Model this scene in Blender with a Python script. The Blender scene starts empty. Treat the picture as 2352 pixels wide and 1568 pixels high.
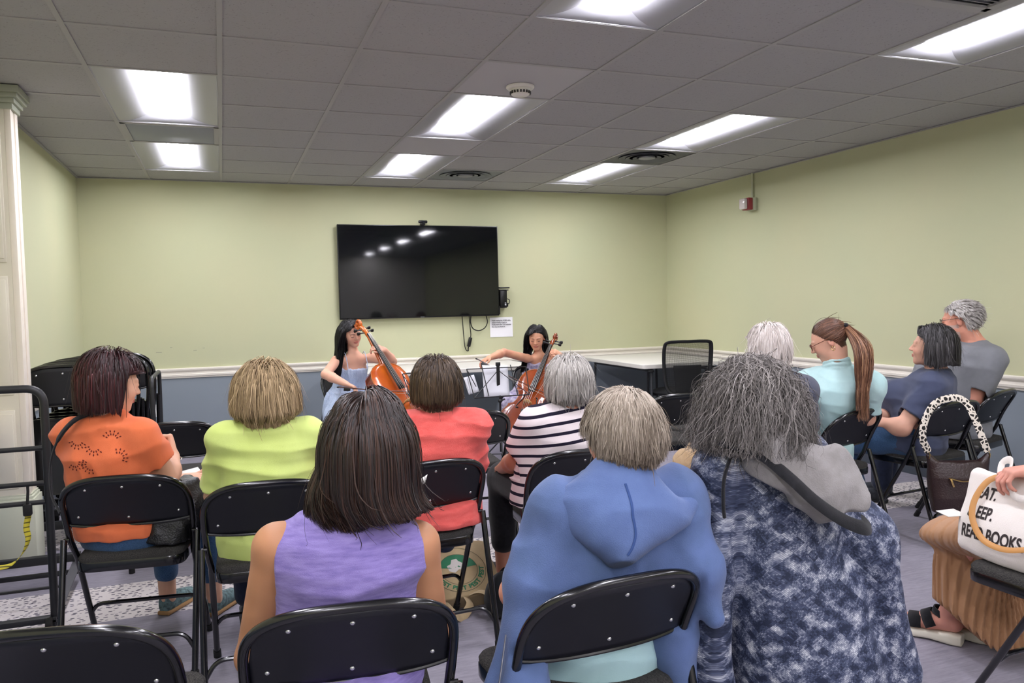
import bpy, bmesh, math, random
import numpy as np
from mathutils import Vector, Matrix
S = bpy.context.scene
COL = S.collection
PI = math.pi
# ------------------------------------------------------------------ camera
H = 2.5377
T = .6096
YW = 4.797          # back wall
XR = 4.791          # right wall
XL = -1.203         # left wall
CAM = Vector((-.0333, -3.0909, 1.3572))
yaw, pit, rol = .3525, .0506, -.0215
cam = bpy.data.cameras.new('camera'); camo = bpy.data.objects.new('camera', cam); COL.objects.link(camo)
fw = Vector((math.sin(yaw)*math.cos(pit), math.cos(yaw)*math.cos(pit), -math.sin(pit)))
rt = Vector((math.cos(yaw), -math.sin(yaw), 0)); up = rt.cross(fw)
r2 = math.cos(rol)*rt+math.sin(rol)*up; u2 = -math.sin(rol)*rt+math.cos(rol)*up
M = Matrix((r2, u2, -fw)).transposed().to_4x4(); M.translation = CAM
camo.matrix_world = M
cam.sensor_fit = 'HORIZONTAL'; cam.sensor_width = 36; cam.lens = 36*1802.3/2352
cam.clip_start = .05; cam.clip_end = 60
S.camera = camo
# ------------------------------------------------------------------ world, exposure
w = bpy.data.worlds.new('world'); S.world = w; w.use_nodes = True
w.node_tree.nodes['Background'].inputs[0].default_value = (.75, .8, .85, 1)
w.node_tree.nodes['Background'].inputs[1].default_value = .35
S.view_settings.view_transform = 'Standard'; S.view_settings.look = 'None'
S.view_settings.gamma = 1; S.view_settings.use_curve_mapping = False
S.view_settings.exposure = 1.0
LAMP = 24.0
try:
    S.cycles.max_bounces = 8; S.cycles.diffuse_bounces = 5
except Exception: pass
# ------------------------------------------------------------------ helpers
def lin(c):
    if isinstance(c, str): c = [int(c[i:i+2], 16)/255 for i in (0, 2, 4)]
    return tuple(((x/12.92) if x <= .04045 else ((x+.055)/1.055)**2.4) for x in c[:3])+(1,)
def nd(nt, t, **kw):
    n = nt.nodes.new(t)
    for k, v in kw.items():
        if k in n.inputs.keys() if isinstance(k, str) else False: n.inputs[k].default_value = v
        else: setattr(n, k, v)
    return n
MATS = {}
def mat(name, color=None, rough=.5, metal=0, spec=.5, emit=None, estr=0, bump=None, var=None, coat=0, alpha=None, sheen=0, attr=None, coord='Object', trans=0):
    """bump=(scale,strength,detail[,stretch]) var=(scale, amount, colour2)"""
    if name in MATS: return MATS[name]
    m = bpy.data.materials.new(name); MATS[name] = m; m.use_nodes = True
    nt = m.node_tree; b = nt.nodes['Principled BSDF']; L = nt.links
    c = lin(color) if color is not None else (.5, .5, .5, 1)
    b.inputs['Base Color'].default_value = c
    b.inputs['Roughness'].default_value = rough; b.inputs['Metallic'].default_value = metal
    b.inputs['Specular IOR Level'].default_value = spec
    b.inputs['Coat Weight'].default_value = coat
    if sheen: b.inputs['Sheen Weight'].default_value = sheen; b.inputs['Sheen Roughness'].default_value = .5
    if alpha is not None: b.inputs['Alpha'].default_value = alpha
    if trans: b.inputs['Transmission Weight'].default_value = trans
    if emit is not None:
        b.inputs['Emission Color'].default_value = lin(emit); b.inputs['Emission Strength'].default_value = estr
    tc = nd(nt, 'ShaderNodeTexCoord')
    def mp(st):
        mm = nd(nt, 'ShaderNodeMapping'); mm.inputs['Scale'].default_value = st; L.new(tc.outputs[coord], mm.inputs[0]); return mm
    out = None
    if attr:
        a = nd(nt, 'ShaderNodeAttribute'); a.attribute_name = attr; out = a.outputs['Color']
        L.new(out, b.inputs['Base Color'])
    if var:
        sc, am, c2 = var[:3]; st = var[3] if len(var) > 3 else (1, 1, 1)
        n = nd(nt, 'ShaderNodeTexNoise'); n.inputs['Scale'].default_value = sc; n.inputs['Detail'].default_value = 4
        L.new(mp(st).outputs[0], n.inputs['Vector'])
        r = nd(nt, 'ShaderNodeValToRGB'); r.color_ramp.elements[0].position = .45-.25*(1-am); r.color_ramp.elements[1].position = .65
        L.new(n.outputs[0], r.inputs[0])
        mx = nd(nt, 'ShaderNodeMix', data_type='RGBA'); L.new(r.outputs[0], mx.inputs[0])
        if out: L.new(out, mx.inputs[6])
        else: mx.inputs[6].default_value = c
        mx.inputs[7].default_value = lin(c2)
        L.new(mx.outputs[2], b.inputs['Base Color'])
    if bump:
        sc, sg, de = bump[:3]; st = bump[3] if len(bump) > 3 else (1, 1, 1)
        n = nd(nt, 'ShaderNodeTexNoise'); n.inputs['Scale'].default_value = sc; n.inputs['Detail'].default_value = de
        L.new(mp(st).outputs[0], n.inputs['Vector'])
        bp = nd(nt, 'ShaderNodeBump'); bp.inputs['Strength'].default_value = sg; bp.inputs['Distance'].default_value = .01
        L.new(n.outputs[0], bp.inputs['Height']); L.new(bp.outputs[0], b.inputs['Normal'])
    return m
def link(o, parent=None):
    COL.objects.link(o)
    if parent is not None: o.parent = parent
    return o
def empty(name, loc=(0, 0, 0), rz=0, label=None, cat=None, group=None):
    o = bpy.data.objects.new(name, None); o.empty_display_size = .1; COL.objects.link(o)
    o.location = loc; o.rotation_euler = (0, 0, rz)
    if label: tag(o, label, cat, group)
    return o
def tag(o, label=None, cat=None, group=None, kind=None):
    if label: o['label'] = label
    if cat: o['category'] = cat
    if group: o['group'] = group
    if kind: o['kind'] = kind
    return o
class MB:
    """collects shapes into one mesh"""
    def __init__(s): s.v = []; s.f = []; s.m = []; s.n = 0; s.mi = 0
    def add(s, V, F):
        V = [tuple(p) for p in V]; s.v += V; s.f += [tuple(i+s.n for i in q) for q in F]; s.m += [s.mi]*len(F); s.n += len(V); return s
    def box(s, c, d, rz=0, bev=0, rot=None):
        bm = bmesh.new(); bmesh.ops.create_cube(bm, size=1)
        for v in bm.verts: v.co = Vector((v.co.x*d[0], v.co.y*d[1], v.co.z*d[2]))
        if bev: bmesh.ops.bevel(bm, geom=bm.edges[:], offset=bev, segments=2, profile=.5, affect='EDGES')
        R = rot if rot is not None else Matrix.Rotation(rz, 3, 'Z')
        bm.verts.ensure_lookup_table()
        s.add([R @ v.co+Vector(c) for v in bm.verts], [[v.index for v in f.verts] for f in bm.faces]); bm.free(); return s
    def b2(s, x0, x1, y0, y1, z0, z1, bev=0): return s.box(((x0+x1)/2, (y0+y1)/2, (z0+z1)/2), (abs(x1-x0), abs(y1-y0), abs(z1-z0)), bev=bev)
    def tube(s, pts, r, n=10, cap=True, sq=None, closed=False, up0=None):
        pts = [Vector(p) for p in pts]; N = len(pts)
        rs = r if isinstance(r, (list, tuple)) else [r]*N
        if up0 is not None: u = Vector(up0)
        else: u = None
        rings = []
        for i, p in enumerate(pts):
            if closed: t = (pts[(i+1) % N]-pts[i-1])
            else: t = pts[min(i+1, N-1)]-pts[max(i-1, 0)]
            if t.length < 1e-9: t = Vector((0, 0, 1))
            t.normalize()
            if u is None: u = t.orthogonal().normalized()
            u = (u-t*u.dot(t))
            if u.length < 1e-6: u = t.orthogonal()
            u.normalize(); v = t.cross(u); a, b = (1, 1) if sq is None else sq
            rings.append([p+(u*math.cos(2*PI*k/n)*a+v*math.sin(2*PI*k/n)*b)*rs[i] for k in range(n)])
        V = [q for R in rings for q in R]; F = []
        for i in range(N if closed else N-1):
            j = (i+1) % N
            for k in range(n): F.append((i*n+k, i*n+(k+1) % n, j*n+(k+1) % n, j*n+k))
        if cap and not closed: F.append(tuple(range(n-1, -1, -1))); F.append(tuple((N-1)*n+k for k in range(n)))
        return s.add(V, F)
    def sphere(s, c, r, n=14, m=9, rot=None):
        r = (r, r, r) if not isinstance(r, (list, tuple)) else r
        V = []; F = []
        for i in range(m+1):
            a = PI*i/m
            for k in range(n):
                b = 2*PI*k/n; p = Vector((r[0]*math.sin(a)*math.cos(b), r[1]*math.sin(a)*math.sin(b), r[2]*math.cos(a)))
                if rot is not None: p = rot @ p
                V.append(p+Vector(c))
        for i in range(m):
            for k in range(n): F.append((i*n+k, (i+1)*n+k, (i+1)*n+(k+1) % n, i*n+(k+1) % n))
        return s.add(V, F)
    def lathe(s, prof, c=(0, 0, 0), n=20, rot=None):
        V = []; F = []
        for (r, z) in prof:
            for k in range(n):
                p = Vector((r*math.cos(2*PI*k/n), r*math.sin(2*PI*k/n), z))
                if rot is not None: p = rot @ p
                V.append(p+Vector(c))
        for i in range(len(prof)-1):
            for k in range(n): F.append((i*n+k, i*n+(k+1) % n, (i+1)*n+(k+1) % n, (i+1)*n+k))
        F.append(tuple(range(n-1, -1, -1))); F.append(tuple((len(prof)-1)*n+k for k in range(n)))
        return s.add(V, F)
    def prism(s, poly, z0, z1):
        n = len(poly); V = [(p[0], p[1], z0) for p in poly]+[(p[0], p[1], z1) for p in poly]
        F = [tuple(range(n-1, -1, -1)), tuple(range(n, 2*n))]+[(i, (i+1) % n, n+(i+1) % n, n+i) for i in range(n)]
        return s.add(V, F)
    def grid(s, P):
        """P[i][j] points"""
        a = len(P); b = len(P[0]); V = [p for R in P for p in R]
        return s.add(V, [(i*b+j, i*b+j+1, (i+1)*b+j+1, (i+1)*b+j) for i in range(a-1) for j in range(b-1)])
    def build(s, name, m, parent=None, smooth=40, T=None, subs=0):
        me = bpy.data.meshes.new(name); V = s.v
        if T is not None: V = [tuple(T @ Vector(p)) for p in V]
        me.from_pydata(V, [], s.f)
        ms = m if isinstance(m, (list, tuple)) else [m]
        for x in ms: me.materials.append(x)
        if len(ms) > 1: me.polygons.foreach_set('material_index', s.m)
        bm = bmesh.new(); bm.from_mesh(me); bmesh.ops.recalc_face_normals(bm, faces=bm.faces[:]); bm.to_mesh(me); bm.free()
        if smooth:
            me.polygons.foreach_set('use_smooth', [True]*len(me.polygons))
            me.set_sharp_from_angle(angle=math.radians(smooth))
        o = bpy.data.objects.new(name, me); link(o, parent)
        if subs:
            md = o.modifiers.new('s', 'SUBSURF'); md.levels = subs; md.render_levels = subs
        return o
def arc_pts(pts, rad, seg=6):
    """round the corners of a polyline"""
    pts = [Vector(p) for p in pts]; out = [pts[0]]
    for i in range(1, len(pts)-1):
        a, b, c = pts[i-1], pts[i], pts[i+1]; r = rad[i-1] if isinstance(rad, (list, tuple)) else rad
        d1 = (a-b); d2 = (c-b); r = min(r, d1.length*.49, d2.length*.49)
        p = b+d1.normalized()*r; q = b+d2.normalized()*r
        for k in range(seg+1):
            t = k/seg; out.append(p*(1-t)**2+b*2*t*(1-t)+q*t*t)
    out.append(pts[-1]); return out
def catmull(P, n=6):
    P = [Vector(p) for p in P]; Q = [P[0]*2-P[1]]+P+[P[-1]*2-P[-2]]; o = []
    for i in range(1, len(Q)-2):
        for k in range(n):
            t = k/n; a, b, c, d = Q[i-1:i+3]
            o.append(.5*((2*b)+(c-a)*t+(2*a-5*b+4*c-d)*t*t+(3*b-a-3*c+d)*t**3))
    o.append(P[-1]); return o
def dup(root, loc, rz, label=None, group=None, rx=0):
    r = root.copy(); COL.objects.link(r); r.location = loc; r.rotation_euler = (rx, 0, rz)
    if label: r['label'] = label
    if group: r['group'] = group
    for ch in list(root.children):
        c = ch.copy(); COL.objects.link(c); c.parent = r
        for g in list(ch.children):
            d = g.copy(); COL.objects.link(d); d.parent = c
    return r
def text_mesh(name, lines, size, m, parent, matrix, extr=.0006, spacing=1.0, bold=0, align='LEFT'):
    cu = bpy.data.curves.new(name, 'FONT'); cu.body = '\n'.join(lines); cu.size = size; cu.extrude = extr; cu.space_line = spacing; cu.align_x = align
    cu.offset = bold
    o = bpy.data.objects.new(name+'_tmp', cu); COL.objects.link(o)
    dg = bpy.context.evaluated_depsgraph_get(); dg.update()
    me = bpy.data.meshes.new_from_object(o.evaluated_get(dg)); bpy.data.objects.remove(o)
    me.transform(matrix); me.materials.clear(); me.materials.append(m); me.name = name
    q = bpy.data.objects.new(name, me); link(q, parent); return q
# ------------------------------------------------------------------ materials of the room
def wall_mat(name, zs, up_c, lo_c):
    m = mat(name, up_c, rough=.75, spec=.25, bump=(220, .05, 2)); nt = m.node_tree; L = nt.links; b = nt.nodes['Principled BSDF']
    g = nd(nt, 'ShaderNodeNewGeometry'); s = nd(nt, 'ShaderNodeSeparateXYZ'); L.new(g.outputs['Position'], s.inputs[0])
    c = nd(nt, 'ShaderNodeMath', operation='GREATER_THAN'); c.inputs[1].default_value = zs; L.new(s.outputs[2], c.inputs[0])
    n = nd(nt, 'ShaderNodeTexNoise'); n.inputs['Scale'].default_value = 1.3; n.inputs['Detail'].default_value = 3
    L.new(g.outputs['Position'], n.inputs['Vector'])
    mu = nd(nt, 'ShaderNodeMix', data_type='RGBA'); mu.inputs[6].default_value = lin(up_c); mu.inputs[7].default_value = lin('b9bf9c'); L.new(n.outputs[0], mu.inputs[0])
    mx = nd(nt, 'ShaderNodeMix', data_type='RGBA'); L.new(c.outputs[0], mx.inputs[0]); mx.inputs[6].default_value = lin(lo_c); L.new(mu.outputs[2], mx.inputs[7])
    L.new(mx.outputs[2], b.inputs['Base Color']); return m
MW = wall_mat('painted_wall', .765, 'c5c29d', '868f97')
MTRIM = mat('white_trim_paint', 'e9e3d6', rough=.45)
MCREAM = mat('cream_paint', 'dcd6c4', rough=.5)
def floor_mat():
    m = mat('carpet_tiles', '83828c', rough=.95, spec=.1); nt = m.node_tree; L = nt.links; b = nt.nodes['Principled BSDF']
    g = nd(nt, 'ShaderNodeNewGeometry'); s = nd(nt, 'ShaderNodeSeparateXYZ'); L.new(g.outputs['Position'], s.inputs[0])
    n = nd(nt, 'ShaderNodeTexNoise'); n.inputs['Scale'].default_value = 26; n.inputs['Detail'].default_value = 8; n.inputs['Roughness'].default_value = .75
    mp = nd(nt, 'ShaderNodeMapping'); mp.inputs['Scale'].default_value = (.35, 2.2, 1); L.new(g.outputs['Position'], mp.inputs[0]); L.new(mp.outputs[0], n.inputs['Vector'])
    r = nd(nt, 'ShaderNodeValToRGB'); r.color_ramp.elements[0].position = .3; r.color_ramp.elements[1].position = .75
    r.color_ramp.elements[0].color = lin('807d88'); r.color_ramp.elements[1].color = lin('a09ba6'); L.new(n.outputs[0], r.inputs[0])
    # dashes: brick texture, short dark strokes on pale ground
    mp2 = nd(nt, 'ShaderNodeMapping'); mp2.inputs['Scale'].default_value = (36, 66, 1); mp2.inputs['Rotation'].default_value = (0, 0, .1)
    L.new(g.outputs['Position'], mp2.inputs[0])
    dn = nd(nt, 'ShaderNodeTexNoise'); dn.inputs['Scale'].default_value = .8; L.new(mp2.outputs[0], dn.inputs['Vector'])
    v = nd(nt, 'ShaderNodeTexVoronoi'); v.feature = 'F1'; v.inputs['Scale'].default_value = 1; v.inputs['Randomness'].default_value = .75; v.distance = 'EUCLIDEAN'
    L.new(mp2.outputs[0], v.inputs['Vector'])
    lt = nd(nt, 'ShaderNodeMath', operation='LESS_THAN'); lt.inputs[1].default_value = .37; L.new(v.outputs['Distance'], lt.inputs[0])
    dk = nd(nt, 'ShaderNodeMix', data_type='RGBA'); L.new(lt.outputs[0], dk.inputs[0]); dk.inputs[6].default_value = lin('cfc8c6'); 
    cr = nd(nt, 'ShaderNodeValToRGB'); cr.color_ramp.elements[0].color = lin('3b3a46'); cr.color_ramp.elements[1].color = lin('7b7680'); L.new(v.outputs['Color'], cr.inputs[0]); L.new(cr.outputs[0], dk.inputs[7])
    # bands in y
    def band(a, b_):
        x = nd(nt, 'ShaderNodeMath', operation='GREATER_THAN'); x.inputs[1].default_value = a; L.new(s.outputs[1], x.inputs[0])
        y = nd(nt, 'ShaderNodeMath', operation='LESS_THAN'); y.inputs[1].default_value = b_; L.new(s.outputs[1], y.inputs[0])
        z = nd(nt, 'ShaderNodeMath', operation='MULTIPLY'); L.new(x.outputs[0], z.inputs[0]); L.new(y.outputs[0], z.inputs[1]); return z
    b1 = band(.69, 1.18); b2 = band(1.95, 2.44)
    # the second band only runs along the left side
    xl = nd(nt, 'ShaderNodeMath', operation='LESS_THAN'); xl.inputs[1].default_value = -.35; L.new(s.outputs[0], xl.inputs[0])
    bb = nd(nt, 'ShaderNodeMath', operation='MULTIPLY'); L.new(b2.outputs[0], bb.inputs[0]); L.new(xl.outputs[0], bb.inputs[1])
    ad = nd(nt, 'ShaderNodeMath', operation='MAXIMUM'); L.new(b1.outputs[0], ad.inputs[0]); L.new(bb.outputs[0], ad.inputs[1])
    mx = nd(nt, 'ShaderNodeMix', data_type='RGBA'); L.new(ad.outputs[0], mx.inputs[0]); L.new(r.outputs[0], mx.inputs[6]); L.new(dk.outputs[2], mx.inputs[7])
    L.new(mx.outputs[2], b.inputs['Base Color'])
    bp = nd(nt, 'ShaderNodeBump'); bp.inputs['Strength'].default_value = .25; bp.inputs['Distance'].default_value = .004
    n2 = nd(nt, 'ShaderNodeTexNoise'); n2.inputs['Scale'].default_value = 450; L.new(g.outputs['Position'], n2.inputs['Vector'])
    L.new(n2.outputs[0], bp.inputs['Height']); L.new(bp.outputs[0], b.inputs['Normal'])
    return m
def ceil_mat():
    m = mat('ceiling_tile', 'c9c7c6', rough=.95, spec=.1); nt = m.node_tree; L = nt.links; b = nt.nodes['Principled BSDF']
    g = nd(nt, 'ShaderNodeNewGeometry')
    n = nd(nt, 'ShaderNodeTexNoise'); n.inputs['Scale'].default_value = 95; n.inputs['Detail'].default_value = 6; n.inputs['Roughness'].default_value = .7
    L.new(g.outputs['Position'], n.inputs['Vector'])
    r = nd(nt, 'ShaderNodeValToRGB'); r.color_ramp.elements[0].position = .33; r.color_ramp.elements[1].position = .42
    r.color_ramp.elements[0].color = lin('8e8b88'); r.color_ramp.elements[1].color = lin('abaaa9'); L.new(n.outputs[0], r.inputs[0])
    L.new(r.outputs[0], b.inputs['Base Color'])
    bp = nd(nt, 'ShaderNodeBump'); bp.inputs['Strength'].default_value = .5; bp.inputs['Distance'].default_value = .004; L.new(n.outputs[0], bp.inputs['Height']); L.new(bp.outputs[0], b.inputs['Normal'])
    return m
MFLOOR = floor_mat(); MCEIL = ceil_mat()
MGRID = mat('white_grid_metal', 'a19f9e', rough=.5)
MLOUV = mat('white_enamel_reflector', 'a2a2a6', rough=.35)
MLENS = mat('lamp_lens', 'ffffff', emit='f7f5ff', estr=LAMP)
MGRILLE = mat('grey_grille', '8b8f94', rough=.6)
MDARKM = mat('dark_diffuser_metal', '4c4e54', rough=.5)
MBASE = mat('dark_rubber_baseboard', '3d434c', rough=.6)
# ------------------------------------------------------------------ room shell
YB = -6.8           # rear wall, behind the camera
def st(o): o['kind'] = 'structure'; return o
st(MB().b2(XL-.1, XR+.1, YB-.1, YW+.1, -.1, 0).build('floor', MFLOOR))
st(MB().b2(XL-.1, XR+.1, YW, YW+.1, 0, H+.15).build('wall_back', MW))
st(MB().b2(XL-.1, XL, YB, YW, 0, H+.15).build('wall_left', MW))
st(MB().b2(XR, XR+.1, YB, YW, 0, H+.15).build('wall_right', MW))
st(MB().b2(XL-.1, XR+.1, YB-.1, YB, 0, H+.15).build('wall_front', mat('white_paint', 'e6e2da', rough=.7)))
def rail(a, b, nrm, name):
    # profiled chair rail, extruded between a and b; nrm points into the room
    prof = [(0, .715), (.010, .715), (.012, .728), (.020, .732), (.022, .748), (.016, .752), (.014, .770), (.018, .776), (.026, .782), (.030, .792), (.030, .803), (.022, .808), (0, .808)]
    mb = MB(); n = len(prof); V = []
    for p in (a, b):
        for d, z in prof: V.append((p[0]+nrm[0]*d, p[1]+nrm[1]*d, z))
    F = [(i, (i+1) % n, n+(i+1) % n, n+i) for i in range(n)]+[tuple(range(n)), tuple(range(2*n-1, n-1, -1))]
    st(mb.add(V, F).build(name, MTRIM, smooth=0))
rail((XL, YW), (XR, YW), (0, -1), 'trim_1'); rail((XR, YB), (XR, YW), (-1, 0), 'trim_2'); rail((XL, YB), (XL, YW), (1, 0), 'trim_3')
st(MB().b2(XL, XR, YW-.012, YW, 0, .10).build('baseboard_back', MBASE))
st(MB().b2(XR-.012, XR, YB, YW-.012, 0, .10).build('baseboard_right', MBASE))
st(MB().b2(XL, XL+.012, YB, YW-.012, 0, .10).build('baseboard_left', MBASE))
# wall angle under the ceiling
st(MB().b2(XL, XR, YW-.02, YW, H-.006, H).b2(XR-.02, XR, YB, YW, H-.006, H).b2(XL, XL+.02, YB, YW, H-.006, H).build('trim_4', MGRID))
# suspended ceiling: tiles and tees; some bays are open for lamps and vents
LB = []      # lamp bays: (col, row) each spans rows r, r+1
for c in (-1, 2, 5):
    for r in (5, 2, -2, -5, -8, -11): LB.append((c, r))
VB = {(-1, 4): 'panel', (2, 4): 'flat', (3, 6): 'diff', (5, 4): 'diffdark', (4, -2): 'slots', (2, 1): 'flat'}
open_ = set()
for c, r in LB: open_ |= {(c, r), (c, r+1)}
tl = MB(); cmin, cmax, rmin, rmax = -2, 7, -12, 7
for c in range(cmin, cmax+1):
    for r in range(rmin, rmax+1):
        if (c, r) in open_ or (c, r) in VB: continue
        x0, x1 = max(c*T, XL), min((c+1)*T, XR); y0, y1 = max(r*T, YB), min((r+1)*T, YW)
        if x1 <= x0 or y1 <= y0: continue
        tl.b2(x0+.003, x1-.003, y0+.003, y1-.003, H+.003, H+.018)
tl.b2(XL-.1, XR+.1, YB-.1, YW+.1, H+.16, H+.2)
for x in [XL]+[k*T for k in range(-1, 8)]: pass
tiles = st(tl.build('ceiling', MCEIL, smooth=0))
tg = MB()
for k in range(-1, 8): tg.b2(k*T-.0115, k*T+.0115, YB, YW, H-.002, H+.004)
for r in range(-11, 8):
    for c in range(cmin, cmax+1):
        if (c, r-1) in [(a, b) for a, b in LB]: continue
        x0, x1 = max(c*T, XL), min((c+1)*T, XR)
        if x1 > x0: tg.b2(x0+.0115, x1-.0115 if x1 < XR else x1, r*T-.0115, r*T+.0115, H-.0012, H+.004)
st(tg.build('trim_5', MGRID, smooth=0))
# recessed lamps
def make_lamp():
    root = empty('ceiling_lamp'); W = T/2-.0125; Ly = T-.0125
    f = MB()  # housing box open below, curved reflector wings
    f.b2(-W, W, -Ly, Ly, .098, .104)
    for s in (-1, 1): f.b2(s*W, s*(W-.003), -Ly, Ly, .002, .1); f.b2(-W, W, s*Ly, s*(Ly-.003), .002, .1)
    f.build('housing', MLOUV, root)
    for s in (-1, 1):
        g = MB(); P = []
        for i in range(11):
            t = i/10; a = t*PI/2
            x = s*(W-.004-(W-.09)*math.sin(a)*.98); z = .004+.085*(1-math.cos(a))
            P.append([(x, -Ly+.004, z), (x, Ly-.004, z)])
        g.grid(P); g.build('reflector', MLOUV, root)
    for s in (-1, 1):     # shallow curved end caps
        e = MB(); P = []
        for i in range(13):
            u = -1+2*i/12; row = []
            for j in range(6):
                t = j/5; d = .002+(.10*math.sqrt(max(0, 1-u*u*.98)))*t
                row.append((u*(W-.004), s*(Ly-.004-d), .004+.082*t*t*max(0, 1-u*u)**.5))
            P.append(row)
        e.grid(P); e.build('end_cap', MLOUV, root)
    l = MB(); P = []
    for i in range(13):
        a = PI*i/12; P.append([(.073*math.cos(a), -Ly+.05, .064-.036*math.sin(a)), (.073*math.cos(a), Ly-.05, .064-.036*math.sin(a))])
    l.grid(P)
    for yy in (-Ly+.05, Ly-.05): l.add([(.073*math.cos(PI*i/12), yy, .064-.036*math.sin(PI*i/12)) for i in range(13)], [tuple(range(13))])
    l.build('lens', MLENS, root); return root
lamp0 = make_lamp(); first = True
where = {(-1, 5): 'lit recessed ceiling lamp over the left side, nearest the back wall', (-1, 2): 'large lit recessed ceiling lamp at upper left beside the wide grey panel',
 (2, 5): 'lit recessed ceiling lamp above the television, nearest the back wall', (2, 2): 'lit recessed ceiling lamp beside the tile with the smoke detector',
 (5, 5): 'lit recessed ceiling lamp on the right, nearest the back wall past the dark air diffuser', (5, 2): 'long lit recessed ceiling lamp on the right in front of the dark air diffuser',
 (2, -2): 'lit recessed ceiling lamp cut by the top edge near the middle', (5, -2): 'lit recessed ceiling lamp at the upper right corner beside the slotted vent'}
for (c, r) in LB:
    loc = ((c+.5)*T, (r+1)*T, H); lb = where.get((c, r), 'lit recessed ceiling lamp over the unseen rear of the room, %s row, %s' % ({-1: 'left', 2: 'middle', 5: 'right'}[c], {-2: 'foremost', -5: 'second back', -8: 'third back', -11: 'last'}.get(r, 'front')))
    if first: lamp0.location = loc; tag(lamp0, lb, 'ceiling lamp', 'recessed ceiling lamps'); first = False
    else: dup(lamp0, loc, 0, lb)
# panels, vents, detector
def panel(c, r, m, name, label, cat, z=.001):
    o = MB().b2(c*T+.016, (c+1)*T-.016, r*T+.016, (r+1)*T-.016, H+z, H+.012, bev=.001).build(name, m); tag(o, label, cat); return o
o = panel(-1, 4, MGRILLE, 'return_grille', 'flat grey return air panel between the two left ceiling lamps', 'vent')
bd = MB(); x0, x1, y0, y1 = -T+.012, -.012, 4*T+.012, 5*T-.012
bd.b2(x0, x0+.03, y0, y1, H-.003, H+.008).b2(x1-.03, x1, y0, y1, H-.003, H+.008).b2(x0, x1, y0, y0+.02, H-.003, H+.008).b2(x0, x1, y1-.02, y1, H-.003, H+.008)
bd.build('frame', MGRID, o)
MPLAIN = mat('smooth_white_panel', 'b0aeb0', rough=.6)
st(MB().b2(2*T+.012, 3*T-.012, 4*T+.012, 5*T-.012, H+.002, H+.012).build('ceiling.001', MPLAIN, smooth=0))
st(MB().b2(2*T+.012, 3*T-.012, 1*T+.012, 2*T-.012, H+.002, H+.012).build('ceiling.002', MPLAIN, smooth=0))
def diffuser(c, r, m, label):
    root = empty('air_diffuser', ((c+.5)*T, (r+.5)*T, H), 0, label, 'vent'); W = T/2-.014
    p = MB().b2(-W, W, -W, W, .004, .012); p.build('plate', m, root)
    q = MB()
    for R in (.21, .15, .09):
        q.lathe([(R, .003), (R+.03, -.004), (R+.028, -.006), (R-.004, .002)], n=40)
    q.build('ring', m, root); MB().lathe([(.07, .004), (.07, -.008), (.055, -.010), (.0, -.010)], n=30).build('centre_disc', mat('diffuser_centre', '8e9094', rough=.4), root)
    return root
diffuser(3, 6, mat('diffuser_grey', '7d8283', rough=.5), 'grey round air diffuser in the ceiling right of the lamp above the television')
diffuser(5, 4, MDARKM, 'dark round air diffuser between the two right-hand ceiling lamps')
root = empty('slotted_vent', (4.5*T, -1.5*T, H), 0, 'white slotted ceiling vent at the top right edge', 'vent'); W = T/2-.014
MB().b2(-W, W, -W, W, .022, .03).build('backing', mat('vent_dark', '9a9b9f'), root)
sl = MB()
for i in range(22):
    y = -W+.03+i*(2*W-.06)/21; sl.box((0, y, .006), (2*W-.05, .016, .002), rot=Matrix.Rotation(.5, 3, 'X'))
sl.build('slats', MGRID, root)
fr = MB().b2(-W, -W+.03, -W, W, -.003, .01).b2(W-.03, W, -W, W, -.003, .01).b2(-W, W, -W, -W+.03, -.003, .01).b2(-W, W, W-.03, W, -.003, .01); fr.build('frame', MGRID, root)
root = empty('smoke_detector', (1.55, .995, H), 0, 'round white smoke detector on the smooth ceiling tile', 'smoke detector')
MSM = mat('white_plastic', 'e4e1d8', rough=.4)
MB().lathe([(.0, 0), (.078, 0), (.078, -.008), (.072, -.014), (.06, -.016), (0, -.016)], n=32).build('base', MSM, root)
MB().lathe([(.054, -.014), (.056, -.03), (.05, -.046), (.036, -.052), (0, -.053)], n=32).build('body', MSM, root)
v = MB()
for k in range(20):
    a = 2*PI*k/20; v.box((.0555*math.cos(a), .0555*math.sin(a), -.036), (.006, .009, .014), rz=a)
v.build('vent_slots', mat('slot_dark', '3a3836'), root)
# pilaster on the left
root = empty('pilaster', (-1.10, 1.80, 0), 0, 'cream fluted column against the left wall with raised panels', 'column')
hx = .065; 
p = MB(); p.b2(-.10, hx-.03, -.085, .07, .0, 2.44); p.build('shaft', MCREAM, root)
q = MB()   # fluted edge strip on the room side
for k, (a, b_, d) in enumerate([(-.085, -.06, 0), (-.06, -.045, -.008), (-.045, -.005, -.003), (-.005, .01, -.010), (.01, .07, 0)]): q.b2(hx-.03, hx+d, a, b_, .0, 2.44, bev=.002)
q.build('fluted_trim', mat('warm_white_trim', 'e8dfd0', rough=.45), root)
q = MB()
for z0, z1 in ((.42, .84), (.92, 1.55), (1.62, 2.34)):
    q.b2(-.09, .015, -.093, -.085, z0, z1, bev=.003); q.b2(-.08, .005, -.099, -.093, z0+.02, z1-.02, bev=.003)
q.build('raised_panel', MCREAM, root)
q = MB().b2(-.10, hx+.022, -.105, .085, 0, .36, bev=.003).b2(-.10, hx+.013, -.097, .08, .36, .375, bev=.003).b2(-.10, hx+.006, -.091, .075, .375, .385); q.build('plinth', mat('sage_cream_paint', 'c9ccb6', rough=.5), root)
q = MB()
for i, (d, z0, z1) in enumerate([(.012, 2.42, 2.45), (.024, 2.45, 2.475), (.04, 2.475, 2.50), (.052, 2.50, H-.003)]): q.b2(-.10, hx+d, -.085-d, .07+d, z0, z1, bev=.003)
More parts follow.
